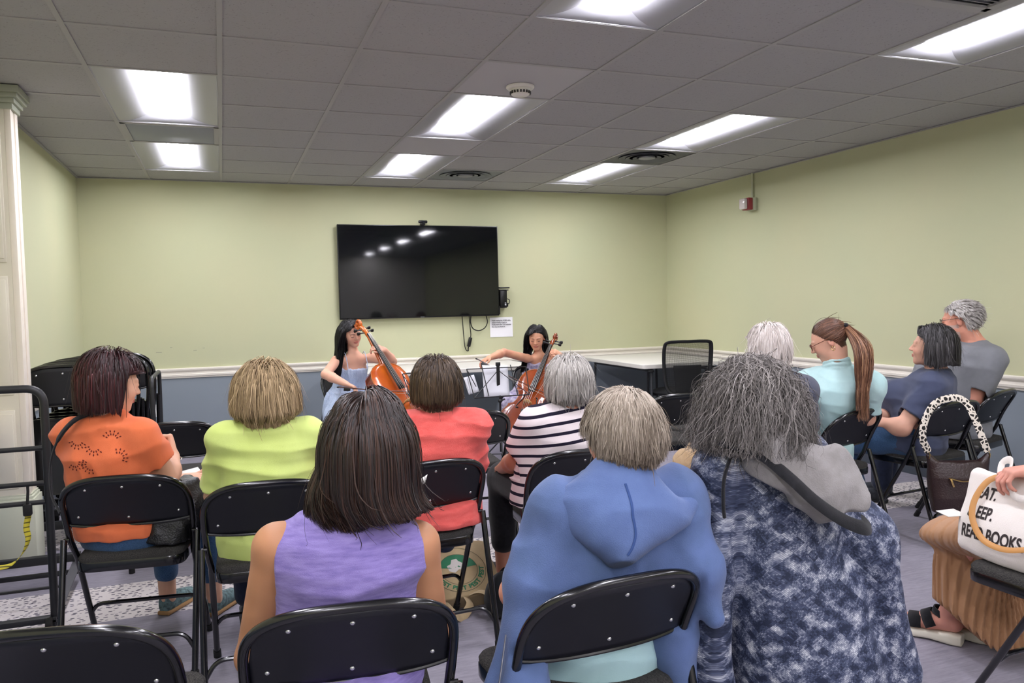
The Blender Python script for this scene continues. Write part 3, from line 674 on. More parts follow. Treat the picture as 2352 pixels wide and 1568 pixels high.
# ------------------------------------------------------------------ cellos
def frame_from(B, Sx, nrm):
    z = (Vector(Sx)-Vector(B)); L = z.length; z.normalize(); y = Vector(nrm); y = (y-z*y.dot(z)).normalized(); x = y.cross(z)
    m = Matrix((x, y, z)).transposed().to_4x4(); m.translation = Vector(B); return m, L
HWP = [(0, .0), (.002, .07), (.02, .135), (.06, .185), (.12, .213), (.18, .218), (.24, .208), (.285, .188), (.305, .178), (.315, .184), (.322, .168), (.34, .140), (.38, .122), (.42, .118), (.455, .126), (.485, .143), (.495, .160), (.503, .153), (.53, .164), (.58, .171), (.63, .168), (.69, .145), (.725, .11), (.745, .07), (.753, .03), (.755, 0)]
def hwid(z):
    for (a, x), (b, y) in zip(HWP, HWP[1:]):
        if a <= z <= b: return x+(y-x)*(z-a)/(b-a)
    return 0
def cello(name, B, Sx, nrm, wood, dark, label, k=1.0, pin=None):
    M4, L = frame_from(B, Sx, nrm); 
    root = empty(name, (B[0], B[1], 0)); tag(root, label, 'cello')
    T_ = Matrix.Translation((-B[0], -B[1], 0)) @ M4 @ Matrix.Diagonal((k, k, k, 1))   # local -> root-local ; Y local = front
    zs = [p[0] for p in HWP]; zs = sorted(set(zs+[i*.755/60 for i in range(61)])); n = 16
    def plate(y0, arch, nm, sgn, inset=.004):
        P = []
        for z in zs:
            h = hwid(z); row = []
            for i in range(n+1):
                u = -1+2*i/n; e = min(1, (1-abs(u))*h/.05)*min(1, min(z, .755-z)/.04) if h > 0 else 0
                a = arch*(math.sin(e*PI/2)**1.3)*(.55+.45*(1-u*u)); row.append((u*h, y0+sgn*a, z))
            P.append(row)
        return MB().grid(P)
    fr = plate(0, .022, 'front', 1).build('front_plate', wood, root, T=T_, smooth=50)
    plate(-.115, .018, 'back', -1).build('back_plate', wood, root, T=T_, smooth=50)
    out = [(hwid(z)*.985, z) for z in zs]; ring = [(x, z) for x, z in out]+[(-x, z) for x, z in out[::-1]]
    V = [(x, 0, z) for x, z in ring]+[(x, -.115, z) for x, z in ring]; N = len(ring)
    MB().add(V, [(i, (i+1) % N, N+(i+1) % N, N+i) for i in range(N)]).build('ribs', dark, root, T=T_, smooth=60)
    eb = mat('ebony', '121112', rough=.35)
    # purfling-like pale edge
    MB().tube([(x*1.0, .002, z) for x, z in ring], .0035, 6, closed=True).build('edge', mat('cello_edge', 'b06a34', rough=.35), fr, T=T_)
    # neck, fingerboard
    MB().tube([(0, -.02, .735), (0, -.004, .78), (0, .018, 1.02), (0, .012, 1.05)], [.03, .019, .016, .017], 12, sq=(1, .9)).build('neck', wood, root, T=T_)
    P = []
    for j in range(9):
        t = j/8; z = .45+t*.59; hw = .031-.015*t; row = []
        for i in range(9): 
            a = -PI/2+PI*i/8; row.append((hw*math.sin(a), .075-.040*t+.010*math.cos(a), z))
        P.append(row)
    fb = MB().grid(P); fb.build('fingerboard', eb, root, T=T_).modifiers.new('t', 'SOLIDIFY').thickness = .012
    # pegbox, scroll, pegs
    MB().tube([(0, .020, 1.035), (0, .018, 1.08), (0, .004, 1.12), (0, -.018, 1.155), (0, -.034, 1.175)], [.018, .020, .018, .016, .014], 10, sq=(1, 1)).build('pegbox', wood, root, T=T_)
    sc = MB(); pts = []; rs = []
    for i in range(40):
        a = i/39*PI*3.2; r = .040*(1-i/39)**.8+.006; pts.append((0, -.018+r*math.cos(a+2.6), 1.185+r*math.sin(a+2.6))); rs.append(.016*(1-.45*i/39))
    sc.tube(pts, rs, 10, sq=(1, .8), up0=(1, 0, 0)).lathe([(0, -.024), (.012, -.024), (.014, -.018), (.014, .018), (.012, .024), (0, .024)], c=(0, -.018, 1.185), n=16, rot=Matrix.Rotation(PI/2, 3, 'Y'))
    sc.build('scroll', wood, root, T=T_)
    for i, (z, s) in enumerate(((1.065, 1), (1.085, -1), (1.11, 1), (1.13, -1))):
        y = .016-.02*i*.5
        MB().tube([(-s*.02, y, z), (s*.055, y, z)], [.005, .006], 8).tube([(s*.055, y, z), (s*.065, y, z), (s*.085, y, z), (s*.09, y, z)], [.006, .013, .015, .006], 10, sq=(1, .5)).build('peg', eb, root, T=T_)
    # bridge, tailpiece, strings
    br = MB(); 
    br.add([(-.045, .022, .335), (-.03, .022, .335), (-.022, .055, .337), (.022, .055, .337), (.03, .022, .335), (.045, .022, .335), (.038, .078, .338), (.02, .104, .338), (0, .110, .338), (-.02, .104, .338), (-.038, .078, .338)], [(0, 1, 2, 10), (2, 3, 6, 7, 8, 9, 10), (3, 4, 5, 6)])
    br.build('bridge', mat('maple_bridge', 'c99b5e', rough=.5), root, T=T_).modifiers.new('t', 'SOLIDIFY').thickness = .008
    MB().add([(-.026, .078, .245), (.026, .078, .245), (.012, .034, .02), (-.012, .034, .02), (-.026, .064, .245), (.026, .064, .245), (.012, .022, .02), (-.012, .022, .02)], [(0, 1, 2, 3), (4, 7, 6, 5), (0, 4, 5, 1), (1, 5, 6, 2), (2, 6, 7, 3), (3, 7, 4, 0)]).build('tailpiece', eb, root, T=T_)
    stg = MB(); 
    for x0, x1 in ((-.024, -.011), (-.008, -.0037), (.008, .0037), (.024, .011)): stg.tube([(x0*.8, .080, .24), (x0, .108-abs(x0)*.25, .338), (x1, .048, 1.04)], .0013, 5)
    stg.build('strings', mat('steel_string', 'b5b2ac', rough=.3, metal=.8), root, T=T_)
    for s in (-1, 1):
        P = [(s*.055, .0265, .425), (s*.066, .0245, .418), (s*.062, .025, .404), (s*.072, .0245, .37), (s*.088, .0225, .335), (s*.098, .021, .30), (s*.094, .0215, .283), (s*.082, .0235, .286)]
        MB().tube(catmull(P, 5), .0042, 6, sq=(1, 1)).sphere(P[0], .007, 8, 6).sphere(P[-1], .0085, 8, 6).build('sound_hole', eb, root, T=T_)
    pl = T_.inverted() @ Vector((pin[0]-B[0], pin[1]-B[1], .0)) if pin else Vector((0, -.06, -.30))
    MB().tube([(0, -.055, .0), (0, -.055, -.03)], [.014, .011], 10).tube([(0, -.055, -.03), tuple(pl)], [.005, .004], 8).build('endpin', mat('chrome', 'c4c4c6', rough=.2, metal=.9), root, T=T_)
    return root, T_
def woodmat(n, a, b_):
    m = mat(n, a, rough=.22, spec=.6, coat=.6, var=(6, .2, b_, (1, 1, .25))); return m
W1 = woodmat('orange_varnished_spruce', 'd2691c', 'a8440e'); W1d = woodmat('dark_varnished_maple', '8a3410', '60210c')
W2 = woodmat('brown_varnished_spruce', '9c4a20', '7c3212'); W2d = woodmat('red_brown_maple', '6c2c14', '4a1b0d')
CE1, CT1 = cello('cello', (1.395, 2.80, .305), (1.017, 3.45, 1.232), (.30, -.80, .55), W1, W1d, 'bright orange cello held by the left player in pale blue', k=.985, pin=(1.55, 2.62))
CE2, CT2 = cello('cello', (2.217, 2.98, .235), (2.834, 3.52, 1.06), (-.42, -.75, .55), W2, W2d, 'darker brown cello held by the right player in lavender', k=.955, pin=(2.10, 2.90))
def bow(a, b, label, nrm=(0, 0, 1)):
    a = Vector(a); b = Vector(b); d = b-a; L = d.length; dn = d.normalized(); u = Vector(nrm); u = (u-dn*u.dot(dn)).normalized()
    root = empty('cello_bow', (a.x, a.y, 0)); tag(root, label, 'bow'); o = Vector((a.x, a.y, 0))
    P = [a+dn*L*t+u*(.012-.010*math.sin(PI*t))-o for t in [i/12 for i in range(13)]]
    MB().tube([P[0]-dn*.03]+P, [.005]+[.0048-.0018*i/12 for i in range(13)], 8).build('stick', mat('bow_wood', '4a2412', rough=.3), root)
    q = MB(); s_ = dn.cross(u); 
    A = a+dn*.07-u*.012-o; E = b-u*.012-o
    q.add([A-s_*.006, A+s_*.006, E+s_*.006, E-s_*.006], [(0, 1, 2, 3)]).build('bow_hair', mat('horsehair', 'e8ddc8', rough=.6), root).modifiers.new('t', 'SOLIDIFY').thickness = .0015
    R = Matrix((dn, s_, u)).transposed()
    MB().box(a+dn*.045-u*.004-o, (.055, .014, .024), bev=.003, rot=R).box(a-dn*.035+u*.010-o, (.02, .011, .011), bev=.003, rot=R).build('frog', mat('ebony'), root)
    MB().box(b-u*.004-o, (.018, .012, .026), bev=.003, rot=R).build('tip', mat('bow_wood'), root)
    return root
BOW1 = bow((.83, 3.17, .700), (1.37, 2.80, .672), 'cello bow held at its frog by the left player across the orange cello', (0, .2, 1))
BOW2 = bow((1.955, 3.10, .865), (2.47, 2.77, .565), 'cello bow with pale hair drawn across the brown cello behind the music stand', (.3, .2, 1))
# ------------------------------------------------------------------ music stands
def stand(x, y, label, rz=0):
    root = empty('music_stand', (x, y, 0), rz); tag(root, label, 'music stand'); k = MDST = mat('black_wire', '0c0c0d', rough=.4)
    def D(u, v): return (u, -.0+.10*(v-.5)*1.0, .605+.225*v)       # desk plane leaning away
    mb = MB(); c = [D(-.25, .96), D(.25, .96), D(.245, -.02), D(-.215, -.04)]
    mb.tube([c[0], c[1]], .004, 6).tube([c[1], c[2]], .004, 6).tube([c[3], c[2]], .0055, 6).tube([c[3], c[0]], .004, 6)
    mb.build('desk_frame', k, root)
    mb = MB(); m_ = D(.01, .88)
    mb.tube([c[0], D(-.13, .5), D(-.20, 0)], .003, 6) if False else None
    mb.tube([m_, c[3]], .0035, 6).tube([m_, c[2]], .0035, 6).tube([D(-.125, 1.15), D(-.095, 0)], .004, 6).tube([D(.12, 1.05), D(.145, .0)], .004, 6).tube([c[0], D(-.19, .35)], .0035, 6)
    mb.build('desk_bars', k, root)
    MB().b2(-.005, .022, .028, .036, .585, .86).box((.008, .03, .853), (.04, .012, .03), bev=.003).build('desk_spine', k, root)
    MB().tube([(.012, 0, .20), (.012, 0, .60)], .0085, 10).tube([(.012, 0, .14), (.012, 0, .42)], .0115, 10).build('pole', k, root)
    MB().sphere((.012, 0, .555), .018, 10, 8).tube([(.012, 0, .555), (.05, -.01, .57)], .007, 8).sphere((.012, 0, .30), .02, 10, 8).tube([(.012, 0, .30), (-.03, -.02, .31)], .007, 8).build('clamp', k, root)
    for a in (20, 140, 260):
        a = math.radians(a); MB().tube([(.012, 0, .24), (.012+.23*math.cos(a), .23*math.sin(a), .008)], .0055, 8).tube([(.012, 0, .12), (.012+.13*math.cos(a), .13*math.sin(a), .11)], .004, 6).build('leg', k, root)
    return root
SX, SY = 2.045, 2.90
stand(SX, SY, 'black wire music stand with sheets in front of the brown cello', math.radians(-4))
stand(1.50, 2.86, 'black wire music stand mostly hidden behind the brown-haired head', math.radians(14))
MPAP = mat('sheet_paper', 'd6d6dc', rough=.7)
def sheet(name, c, w_, h_, rz, ry, lean, label, cat='sheet music'):
    P = [[(-w_/2+w_*i/6, .006*math.sin(i), -h_/2+h_*j/6) for i in range(7)] for j in range(7)]
    T4 = Matrix.Rotation(rz, 4, 'Z') @ Matrix.Rotation(lean, 4, 'X') @ Matrix.Rotation(ry, 4, 'Y')
    o = MB().grid(P).build(name, MPAP, T=T4); o.location = c; md = o.modifiers.new('t', 'SOLIDIFY'); md.thickness = .003; tag(o, label, cat); return o
sheet('sheet_music', (SX-.005, SY+.045, .715), .215, .27, math.radians(-4), .05, -.38, 'large pale sheet music standing on the stand before the brown cello')
sheet('sheet_music', (SX-.21, SY+.06, .695), .09, .145, math.radians(-4), -.22, -.3, 'small loose sheet tilted at the left end of the music stand')
sheet('sheet_music', (1.46, 2.905, .70), .22, .28, math.radians(14), 0, -.38, 'sheet music on the stand behind the brown-haired head')
# instrument and things at the players' feet
# ------------------------------------------------------------------ smooth solid modelling on a grid
def V3(*a): return np.array(a, dtype=float)
def nz(v): v = np.asarray(v, float); return v/np.linalg.norm(v)
class Sdf:
    def __init__(s): s.p = []; s.post = []
    def _a(s, f, lo, hi, k, op='u'): s.p.append((f, np.array(lo, float), np.array(hi, float), k, op)); return s
    def rc(s, a, b, ra, rb, k=.02, op='u'):
        a = np.array(a, float); b = np.array(b, float); d = b-a; L2 = max(d@d, 1e-9)
        def f(X, Y, Z):
            t = np.clip(((X-a[0])*d[0]+(Y-a[1])*d[1]+(Z-a[2])*d[2])/L2, 0, 1)
            return np.sqrt((X-a[0]-t*d[0])**2+(Y-a[1]-t*d[1])**2+(Z-a[2]-t*d[2])**2)-(ra+(rb-ra)*t)
        m = max(ra, rb); return s._a(f, np.minimum(a, b)-m, np.maximum(a, b)+m, k, op)
    def chain(s, pts, rs, k=.02, op='u'):
        for i in range(len(pts)-1): s.rc(pts[i], pts[i+1], rs[i], rs[i+1], k, op)
        return s
    def el(s, c, r, R=None, k=.02, op='u'):
        c = np.array(c, float); r = np.array(r, float); R = np.eye(3) if R is None else np.array(R, float)   # columns = axes
        def f(X, Y, Z):
            x, y, z = X-c[0], Y-c[1], Z-c[2]
            u = (x*R[0, 0]+y*R[1, 0]+z*R[2, 0]); v = (x*R[0, 1]+y*R[1, 1]+z*R[2, 1]); w_ = (x*R[0, 2]+y*R[1, 2]+z*R[2, 2])
            k0 = np.sqrt((u/r[0])**2+(v/r[1])**2+(w_/r[2])**2)+1e-9; k1 = np.sqrt((u/r[0]**2)**2+(v/r[1]**2)**2+(w_/r[2]**2)**2)+1e-9
            return k0*(k0-1)/k1
        e = np.sqrt(((R*r)**2).sum(1)); return s._a(f, c-e, c+e, k, op)
    def box(s, c, h, R=None, rd=.01, k=.02, op='u'):
        c = np.array(c, float); h = np.array(h, float); R = np.eye(3) if R is None else np.array(R, float)
        def f(X, Y, Z):
            x, y, z = X-c[0], Y-c[1], Z-c[2]
            q = [np.abs(x*R[0, i]+y*R[1, i]+z*R[2, i])-(h[i]-rd) for i in range(3)]
            return np.sqrt(sum(np.maximum(a, 0)**2 for a in q))+np.minimum(np.maximum(np.maximum(q[0], q[1]), q[2]), 0)-rd
        e = np.abs(R*h).sum(1); return s._a(f, c-e, c+e, k, op)
    def loft(s, a, b, side, st, k=.02, op='u', p=2.0):
        """st: (t, off_side, off_front, A, B)"""
        a = np.array(a, float); b = np.array(b, float); ax = b-a; L = np.linalg.norm(ax); ax = ax/L
        sd = np.array(side, float); sd = nz(sd-ax*(sd@ax)); fr = np.cross(ax, sd)   # ax x side
        st = np.array(st, float); ts = st[:, 0]
        def f(X, Y, Z):
            x, y, z = X-a[0], Y-a[1], Z-a[2]
            l = x*ax[0]+y*ax[1]+z*ax[2]; t = l/L; tc = np.clip(t, ts[0], ts[-1])
            os_, of, A, B = (np.interp(tc, ts, st[:, i]) for i in (1, 2, 3, 4))
            u = x*sd[0]+y*sd[1]+z*sd[2]-os_; v = x*fr[0]+y*fr[1]+z*fr[2]-of
            q = (np.abs(u/A)**p+np.abs(v/B)**p)**(1/p)+1e-6; r = np.sqrt(u*u+v*v)
            d = np.where(r > .02, r*(1-1/q), (q-1)*np.minimum(A, B)*.8)
            e = np.maximum(l-ts[-1]*L, ts[0]*L-l)
            return np.where(e > 0, np.sqrt(np.maximum(d, 0)**2+e*e), np.maximum(d, e*.6))
        m = max(st[:, 3].max(), st[:, 4].max())+np.abs(st[:, 1:3]).max()
        P = np.array([a+ax*L*ts[0], a+ax*L*ts[-1]]); return s._a(f, P.min(0)-m, P.max(0)+m, k, op)
    def cut(s, c, n, k=.0, inside=None):
        """remove the side the normal points to; inside=(centre, radius) limits it"""
        c = np.array(c, float); n = nz(n)
        s.p.append(((lambda X, Y, Z: (X-c[0])*n[0]+(Y-c[1])*n[1]+(Z-c[2])*n[2]), None, inside, k, 'c')); return s
    def disp(s, f): s.post.append(f); return s
    def mesh(s, h, lo=None, hi=None):
        U = [q for q in s.p if q[4] == 'u']
        L0 = np.min([q[1] for q in U], 0)-.03; H0 = np.max([q[2] for q in U], 0)+.03
        if lo is not None: L0 = np.maximum(L0, lo)
        if hi is not None: H0 = np.minimum(H0, hi)
        n = np.ceil((H0-L0)/h).astype(int)+1
        ax = [(L0[i]+h*np.arange(n[i])).astype(np.float32) for i in range(3)]
        D = np.full(n, .08, np.float32)
        for f, l, hh, k, op in s.p:
            if op == 'c':
                if hh is None: sl = (slice(None),)*3
                else:
                    c, r = hh; i0 = np.clip(np.floor((np.array(c)-r-L0)/h).astype(int), 0, n); i1 = np.clip(np.ceil((np.array(c)+r-L0)/h).astype(int)+1, 0, n); sl = tuple(slice(a, b) for a, b in zip(i0, i1))
                X, Y, Z = ax[0][sl[0]][:, None, None], ax[1][sl[1]][None, :, None], ax[2][sl[2]][None, None, :]
                D[sl] = np.maximum(D[sl], f(X, Y, Z)); continue
            m = .035+k; i0 = np.clip(np.floor((l-m-L0)/h).astype(int), 0, n); i1 = np.clip(np.ceil((hh+m-L0)/h).astype(int)+1, 0, n)
            if (i1 <= i0).any(): continue
            sl = tuple(slice(a, b) for a, b in zip(i0, i1))
            X, Y, Z = ax[0][sl[0]][:, None, None], ax[1][sl[1]][None, :, None], ax[2][sl[2]][None, None, :]
            v = f(X, Y, Z).astype(np.float32); A = D[sl]
            if op == 'u':
                if k > 0: g = np.maximum(k-np.abs(A-v), 0)/k; D[sl] = np.minimum(A, v)-g*g*k*.25
                else: D[sl] = np.minimum(A, v)
            else:
                v = -v
                if k > 0: g = np.maximum(k-np.abs(A-v), 0)/k; D[sl] = np.maximum(A, v)+g*g*k*.25
                else: D[sl] = np.maximum(A, v)
        if s.post:
            I = np.argwhere(np.abs(D) < .03); P = L0+I*h
            d = sum(f(P) for f in s.post); D[tuple(I.T)] += d.astype(np.float32)
        D[0] = D[-1] = .05; D[:, 0] = D[:, -1] = .05; D[:, :, 0] = D[:, :, -1] = .05
        # naive surface nets
        sg = D < 0; c = np.zeros(np.array(n)-1, np.int8)
        for i in (0, 1):
            for j in (0, 1):
                for k_ in (0, 1): c += sg[i:n[0]-1+i, j:n[1]-1+j, k_:n[2]-1+k_]
        act = (c > 0) & (c < 8); idx = -np.ones(act.shape, np.int64); A = np.argwhere(act); idx[act] = np.arange(len(A))
        S_ = np.zeros((len(A), 3)); W = np.zeros(len(A)); cor = [(i, j, k_) for i in (0, 1) for j in (0, 1) for k_ in (0, 1)]
        val = {q: D[A[:, 0]+q[0], A[:, 1]+q[1], A[:, 2]+q[2]] for q in cor}
        for q in cor:
            for a_ in range(3):
                if q[a_]: continue
                r = list(q); r[a_] = 1; r = tuple(r); v0, v1 = val[q], val[r]; m = (v0 < 0) != (v1 < 0)
                t = np.where(m, v0/np.where(m, v0-v1, 1), 0); p = np.tile(np.array(q, float), (len(A), 1)); p[:, a_] = t
                S_[m] += p[m]; W[m] += 1
        Vx = L0+h*(A+S_/W[:, None]); F = []
        for a_ in range(3):
            b_, c_ = (a_+1) % 3, (a_+2) % 3
            s0 = [slice(None)]*3; s1 = [slice(None)]*3; s0[a_] = slice(0, -1); s1[a_] = slice(1, None)
            m = sg[tuple(s0)] != sg[tuple(s1)]; E = np.argwhere(m)
            ok = (E[:, b_] > 0) & (E[:, c_] > 0) & (E[:, b_] < n[b_]-1) & (E[:, c_] < n[c_]-1); E = E[ok]
            if not len(E): continue
            ins = sg[E[:, 0], E[:, 1], E[:, 2]]
            def at(db, dc):
                q = E.copy(); q[:, b_] += db; q[:, c_] += dc; return idx[q[:, 0], q[:, 1], q[:, 2]]
            Q = np.stack([at(-1, -1), at(0, -1), at(0, 0), at(-1, 0)], 1); Q[~ins] = Q[~ins][:, ::-1]; F.append(Q)
        return Vx, np.concatenate(F)
def np_mesh(name, V, F, mats, parent=None, origin=(0, 0, 0), col=None, smooth=True, relax=0, mi=None):
    V = V-np.array(origin, float); me = bpy.data.meshes.new(name); F = np.asarray(F)
    if relax:
        N = len(V); cnt = np.zeros(N); 
        a = F.ravel(); b = np.roll(F, -1, 1).ravel(); np.add.at(cnt, a, 1); np.add.at(cnt, b, 1)
        for _ in range(relax):
            acc = np.stack([np.bincount(a, V[b, i], N)+np.bincount(b, V[a, i], N) for i in range(3)], 1); V = V*.4+.6*acc/np.maximum(cnt, 1)[:, None]
    me.vertices.add(len(V)); me.vertices.foreach_set('co', V.astype(np.float32).ravel())
    k = F.shape[1]; me.loops.add(F.size); me.loops.foreach_set('vertex_index', F.astype(np.int32).ravel())
    me.polygons.add(len(F)); me.polygons.foreach_set('loop_start', (np.arange(len(F))*k).astype(np.int32)); me.polygons.foreach_set('loop_total', np.full(len(F), k, np.int32))
    me.polygons.foreach_set('use_smooth', np.full(len(F), smooth))
    for m in (mats if isinstance(mats, list) else [mats]): me.materials.append(m)
    if mi is not None: me.polygons.foreach_set('material_index', mi.astype(np.int32))
    me.update(calc_edges=True)
    if col is not None:
        a = me.color_attributes.new('tint', 'FLOAT_COLOR', 'POINT'); c4 = np.ones((len(V), 4), np.float32); c4[:, :3] = col; a.data.foreach_set('color', c4.ravel())
    o = bpy.data.objects.new(name, me); link(o, parent); return o
def rnoise(seed, n=10):
    r = np.random.RandomState(seed); K = r.normal(size=(n, 3)); ph = r.rand(n)*6.28
    return lambda P, sc=(1, 1, 1): np.sin((P*np.array(sc)) @ K.T+ph).sum(1)/math.sqrt(n)
def folds(seed, amp, sc):
    f = rnoise(seed); g = rnoise(seed+7)
    return lambda P: amp*np.abs(f(P+.01*np.stack([g(P, (20, 20, 20))]*3, 1), sc))-amp*.6
def tee(seed, a=1.0):
    f = folds(seed, .007*a, (6, 6, 30)); g = folds(seed+1, .004*a, (24, 24, 16)); return lambda P: f(P)+g(P)
def lc(h): return np.array(lin(h)[:3])
def Rh(heading, pitch=0, roll=0):
    """head axes as columns: right, front, up. heading 0 looks to +y, positive turns to +x; pitch>0 looks down; roll>0 tips the crown to the person's right"""
    a = math.radians(heading); F = V3(math.sin(a), math.cos(a), 0); R_ = V3(math.cos(a), -math.sin(a), 0); U = V3(0, 0, 1)
    p = math.radians(pitch); F2 = F*math.cos(p)-U*math.sin(p); U2 = U*math.cos(p)+F*math.sin(p)
    r = math.radians(roll); R3 = R_*math.cos(r)-U2*math.sin(r); U3 = U2*math.cos(r)+R_*math.sin(r)
    return np.stack([R3, F2, U3], 1)
def head_sdf(S_, c, R, k=1.0, masc=0, eyes=True):
    P = lambda x, y, z: c+R @ (V3(x, y, z)*k)
    S_.el(P(0, -.012, .030), V3(.075, .094, .082)*k, R, .02); S_.el(P(0, .030, -.022), V3(.061, .064, .080)*k, R, .03)
    S_.el(P(0, .036, -.072), V3(.046+.005*masc, .046, .034+.003*masc)*k, R, .025); S_.rc(P(-.012, .068, -.096), P(.012, .068, -.096), .016*k, .016*k, .02)
    for s in (-1, 1):
        S_.el(P(s*.036, .060, -.032), V3(.022, .024, .026)*k, R, .02)
        S_.el(P(s*.032, .096, .004), V3(.017, .012, .011)*k, R, .012, 's')
        S_.el(P(s*.032, .081, .002), V3(.0145, .0135, .0125)*k, R, .006)
        S_.rc(P(s*.014, .091, .020), P(s*.046, .080, .021), .0055*k, .004*k, .012)
        S_.el(P(s*.074, -.008, -.008), V3(.008, .017, .029)*k, R @ np.array(Matrix.Rotation(-s*.35, 3, 'Z')), .006)
        S_.el(P(s*.083, -.002, -.004), V3(.006, .008, .014)*k, R, .004, 's')
        S_.el(P(s*.011, .098, -.030), V3(.0075, .008, .0065)*k, R, .006)
    S_.rc(P(0, .088, .010), P(0, .108, -.026), .0065*k, .0100*k, .010)
    S_.el(P(0, .0905, -.0555), V3(.022, .010, .0050)*k, R, .005); S_.el(P(0, .0895, -.0655), V3(.018, .010, .0058)*k, R, .005)
    S_.box(P(0, .102, -.0602), V3(.021, .006, .0008)*k, R, .0006, .003, 's')
    return P
def face_col(V, c, R, k, skin, lips='b5605a', hairc=None, region=None, extra=None):
    L = (V-c) @ R/k; n = len(V); C = np.tile(lc(skin), (n, 1)); 
    nf = rnoise(5)(V, (60, 60, 60))[:, None]; C = C*(1+.04*nf)
    def mix(m, col, a=1.0): C[:] = C*(1-(m*a)[:, None])+lc(col)*(m*a)[:, None]
    l = np.clip(1.25-np.sqrt((L[:, 0]/.023)**2+((L[:, 2]+.0605)/.0105)**2), 0, .25)*4*(L[:, 1] > .07); mix(l, lips, .75)
    ck = np.exp(-(((np.abs(L[:, 0])-.04)/.018)**2+((L[:, 2]+.03)/.018)**2))*(L[:, 1] > .03); mix(ck, 'd98a78', .35)
    er = (np.abs(L[:, 0]) > .072)*(np.abs(L[:, 2]+.008) < .035); mix(er.astype(float), 'cf8672', .4)
    if hairc is not None and region is not None: mix(region(L).astype(float), hairc, 1)
    return C
def hand(S_, w_, d, n, s, size=1.0, curl=(.5, .5, .55, .6), thumb=.5, spread=.12, k=.008):
    """w_ wrist, d direction of the palm, n palm normal (out of the palm), s=+1/-1 side the thumb leaves to"""
    w_ = np.array(w_, float); d = nz(d); n = np.array(n, float); n = nz(n-d*(n@d)); t = np.cross(n, d)*s    # t = towards thumb
    z = size; K = []
    for i in range(4):
        o = (1.5-i)*.0195*z; kn = w_+d*(.088-.004*abs(i-1.2))*z+t*o
        S_.rc(w_+d*.012*z+t*o*.55, kn, .0135*z, .0105*z, .014); K.append((kn, o))
    S_.el(w_+d*.045*z, V3(.034, .042, .0145)*z, np.stack([t, d, n], 1), .012)
    Lf = [(.038, .024, .019), (.043, .028, .020), (.040, .026, .020), (.031, .020, .018)]
    for i, (kn, o) in enumerate(K):
        a = 0; dd = nz(d+t*spread*(1.5-i)*.5); p = kn; r = .0088*z
        for j, L in enumerate(Lf[i]):
            a += curl[i]*(1.0 if j < 2 else .7); v = dd*math.cos(a)+n*math.sin(a); q = p+v*L*z
            S_.rc(p, q, r, r*.9, .004); p = q; r *= .9
    b = w_+d*.022*z+t*.022*z; v = nz(d*.62+t*.72+n*.25*thumb); m = b+v*.040*z; S_.rc(b, m, .0145*z, .0105*z, .012)
    v2 = nz(d*.9+t*(.35-thumb*.3)+n*.45*thumb); q = m+v2*.030*z; S_.rc(m, q, .010*z, .009*z, .005)
    v3 = nz(d*.95-t*.25*thumb+n*.4*thumb); S_.rc(q, q+v3*.024*z, .009*z, .0075*z, .005)
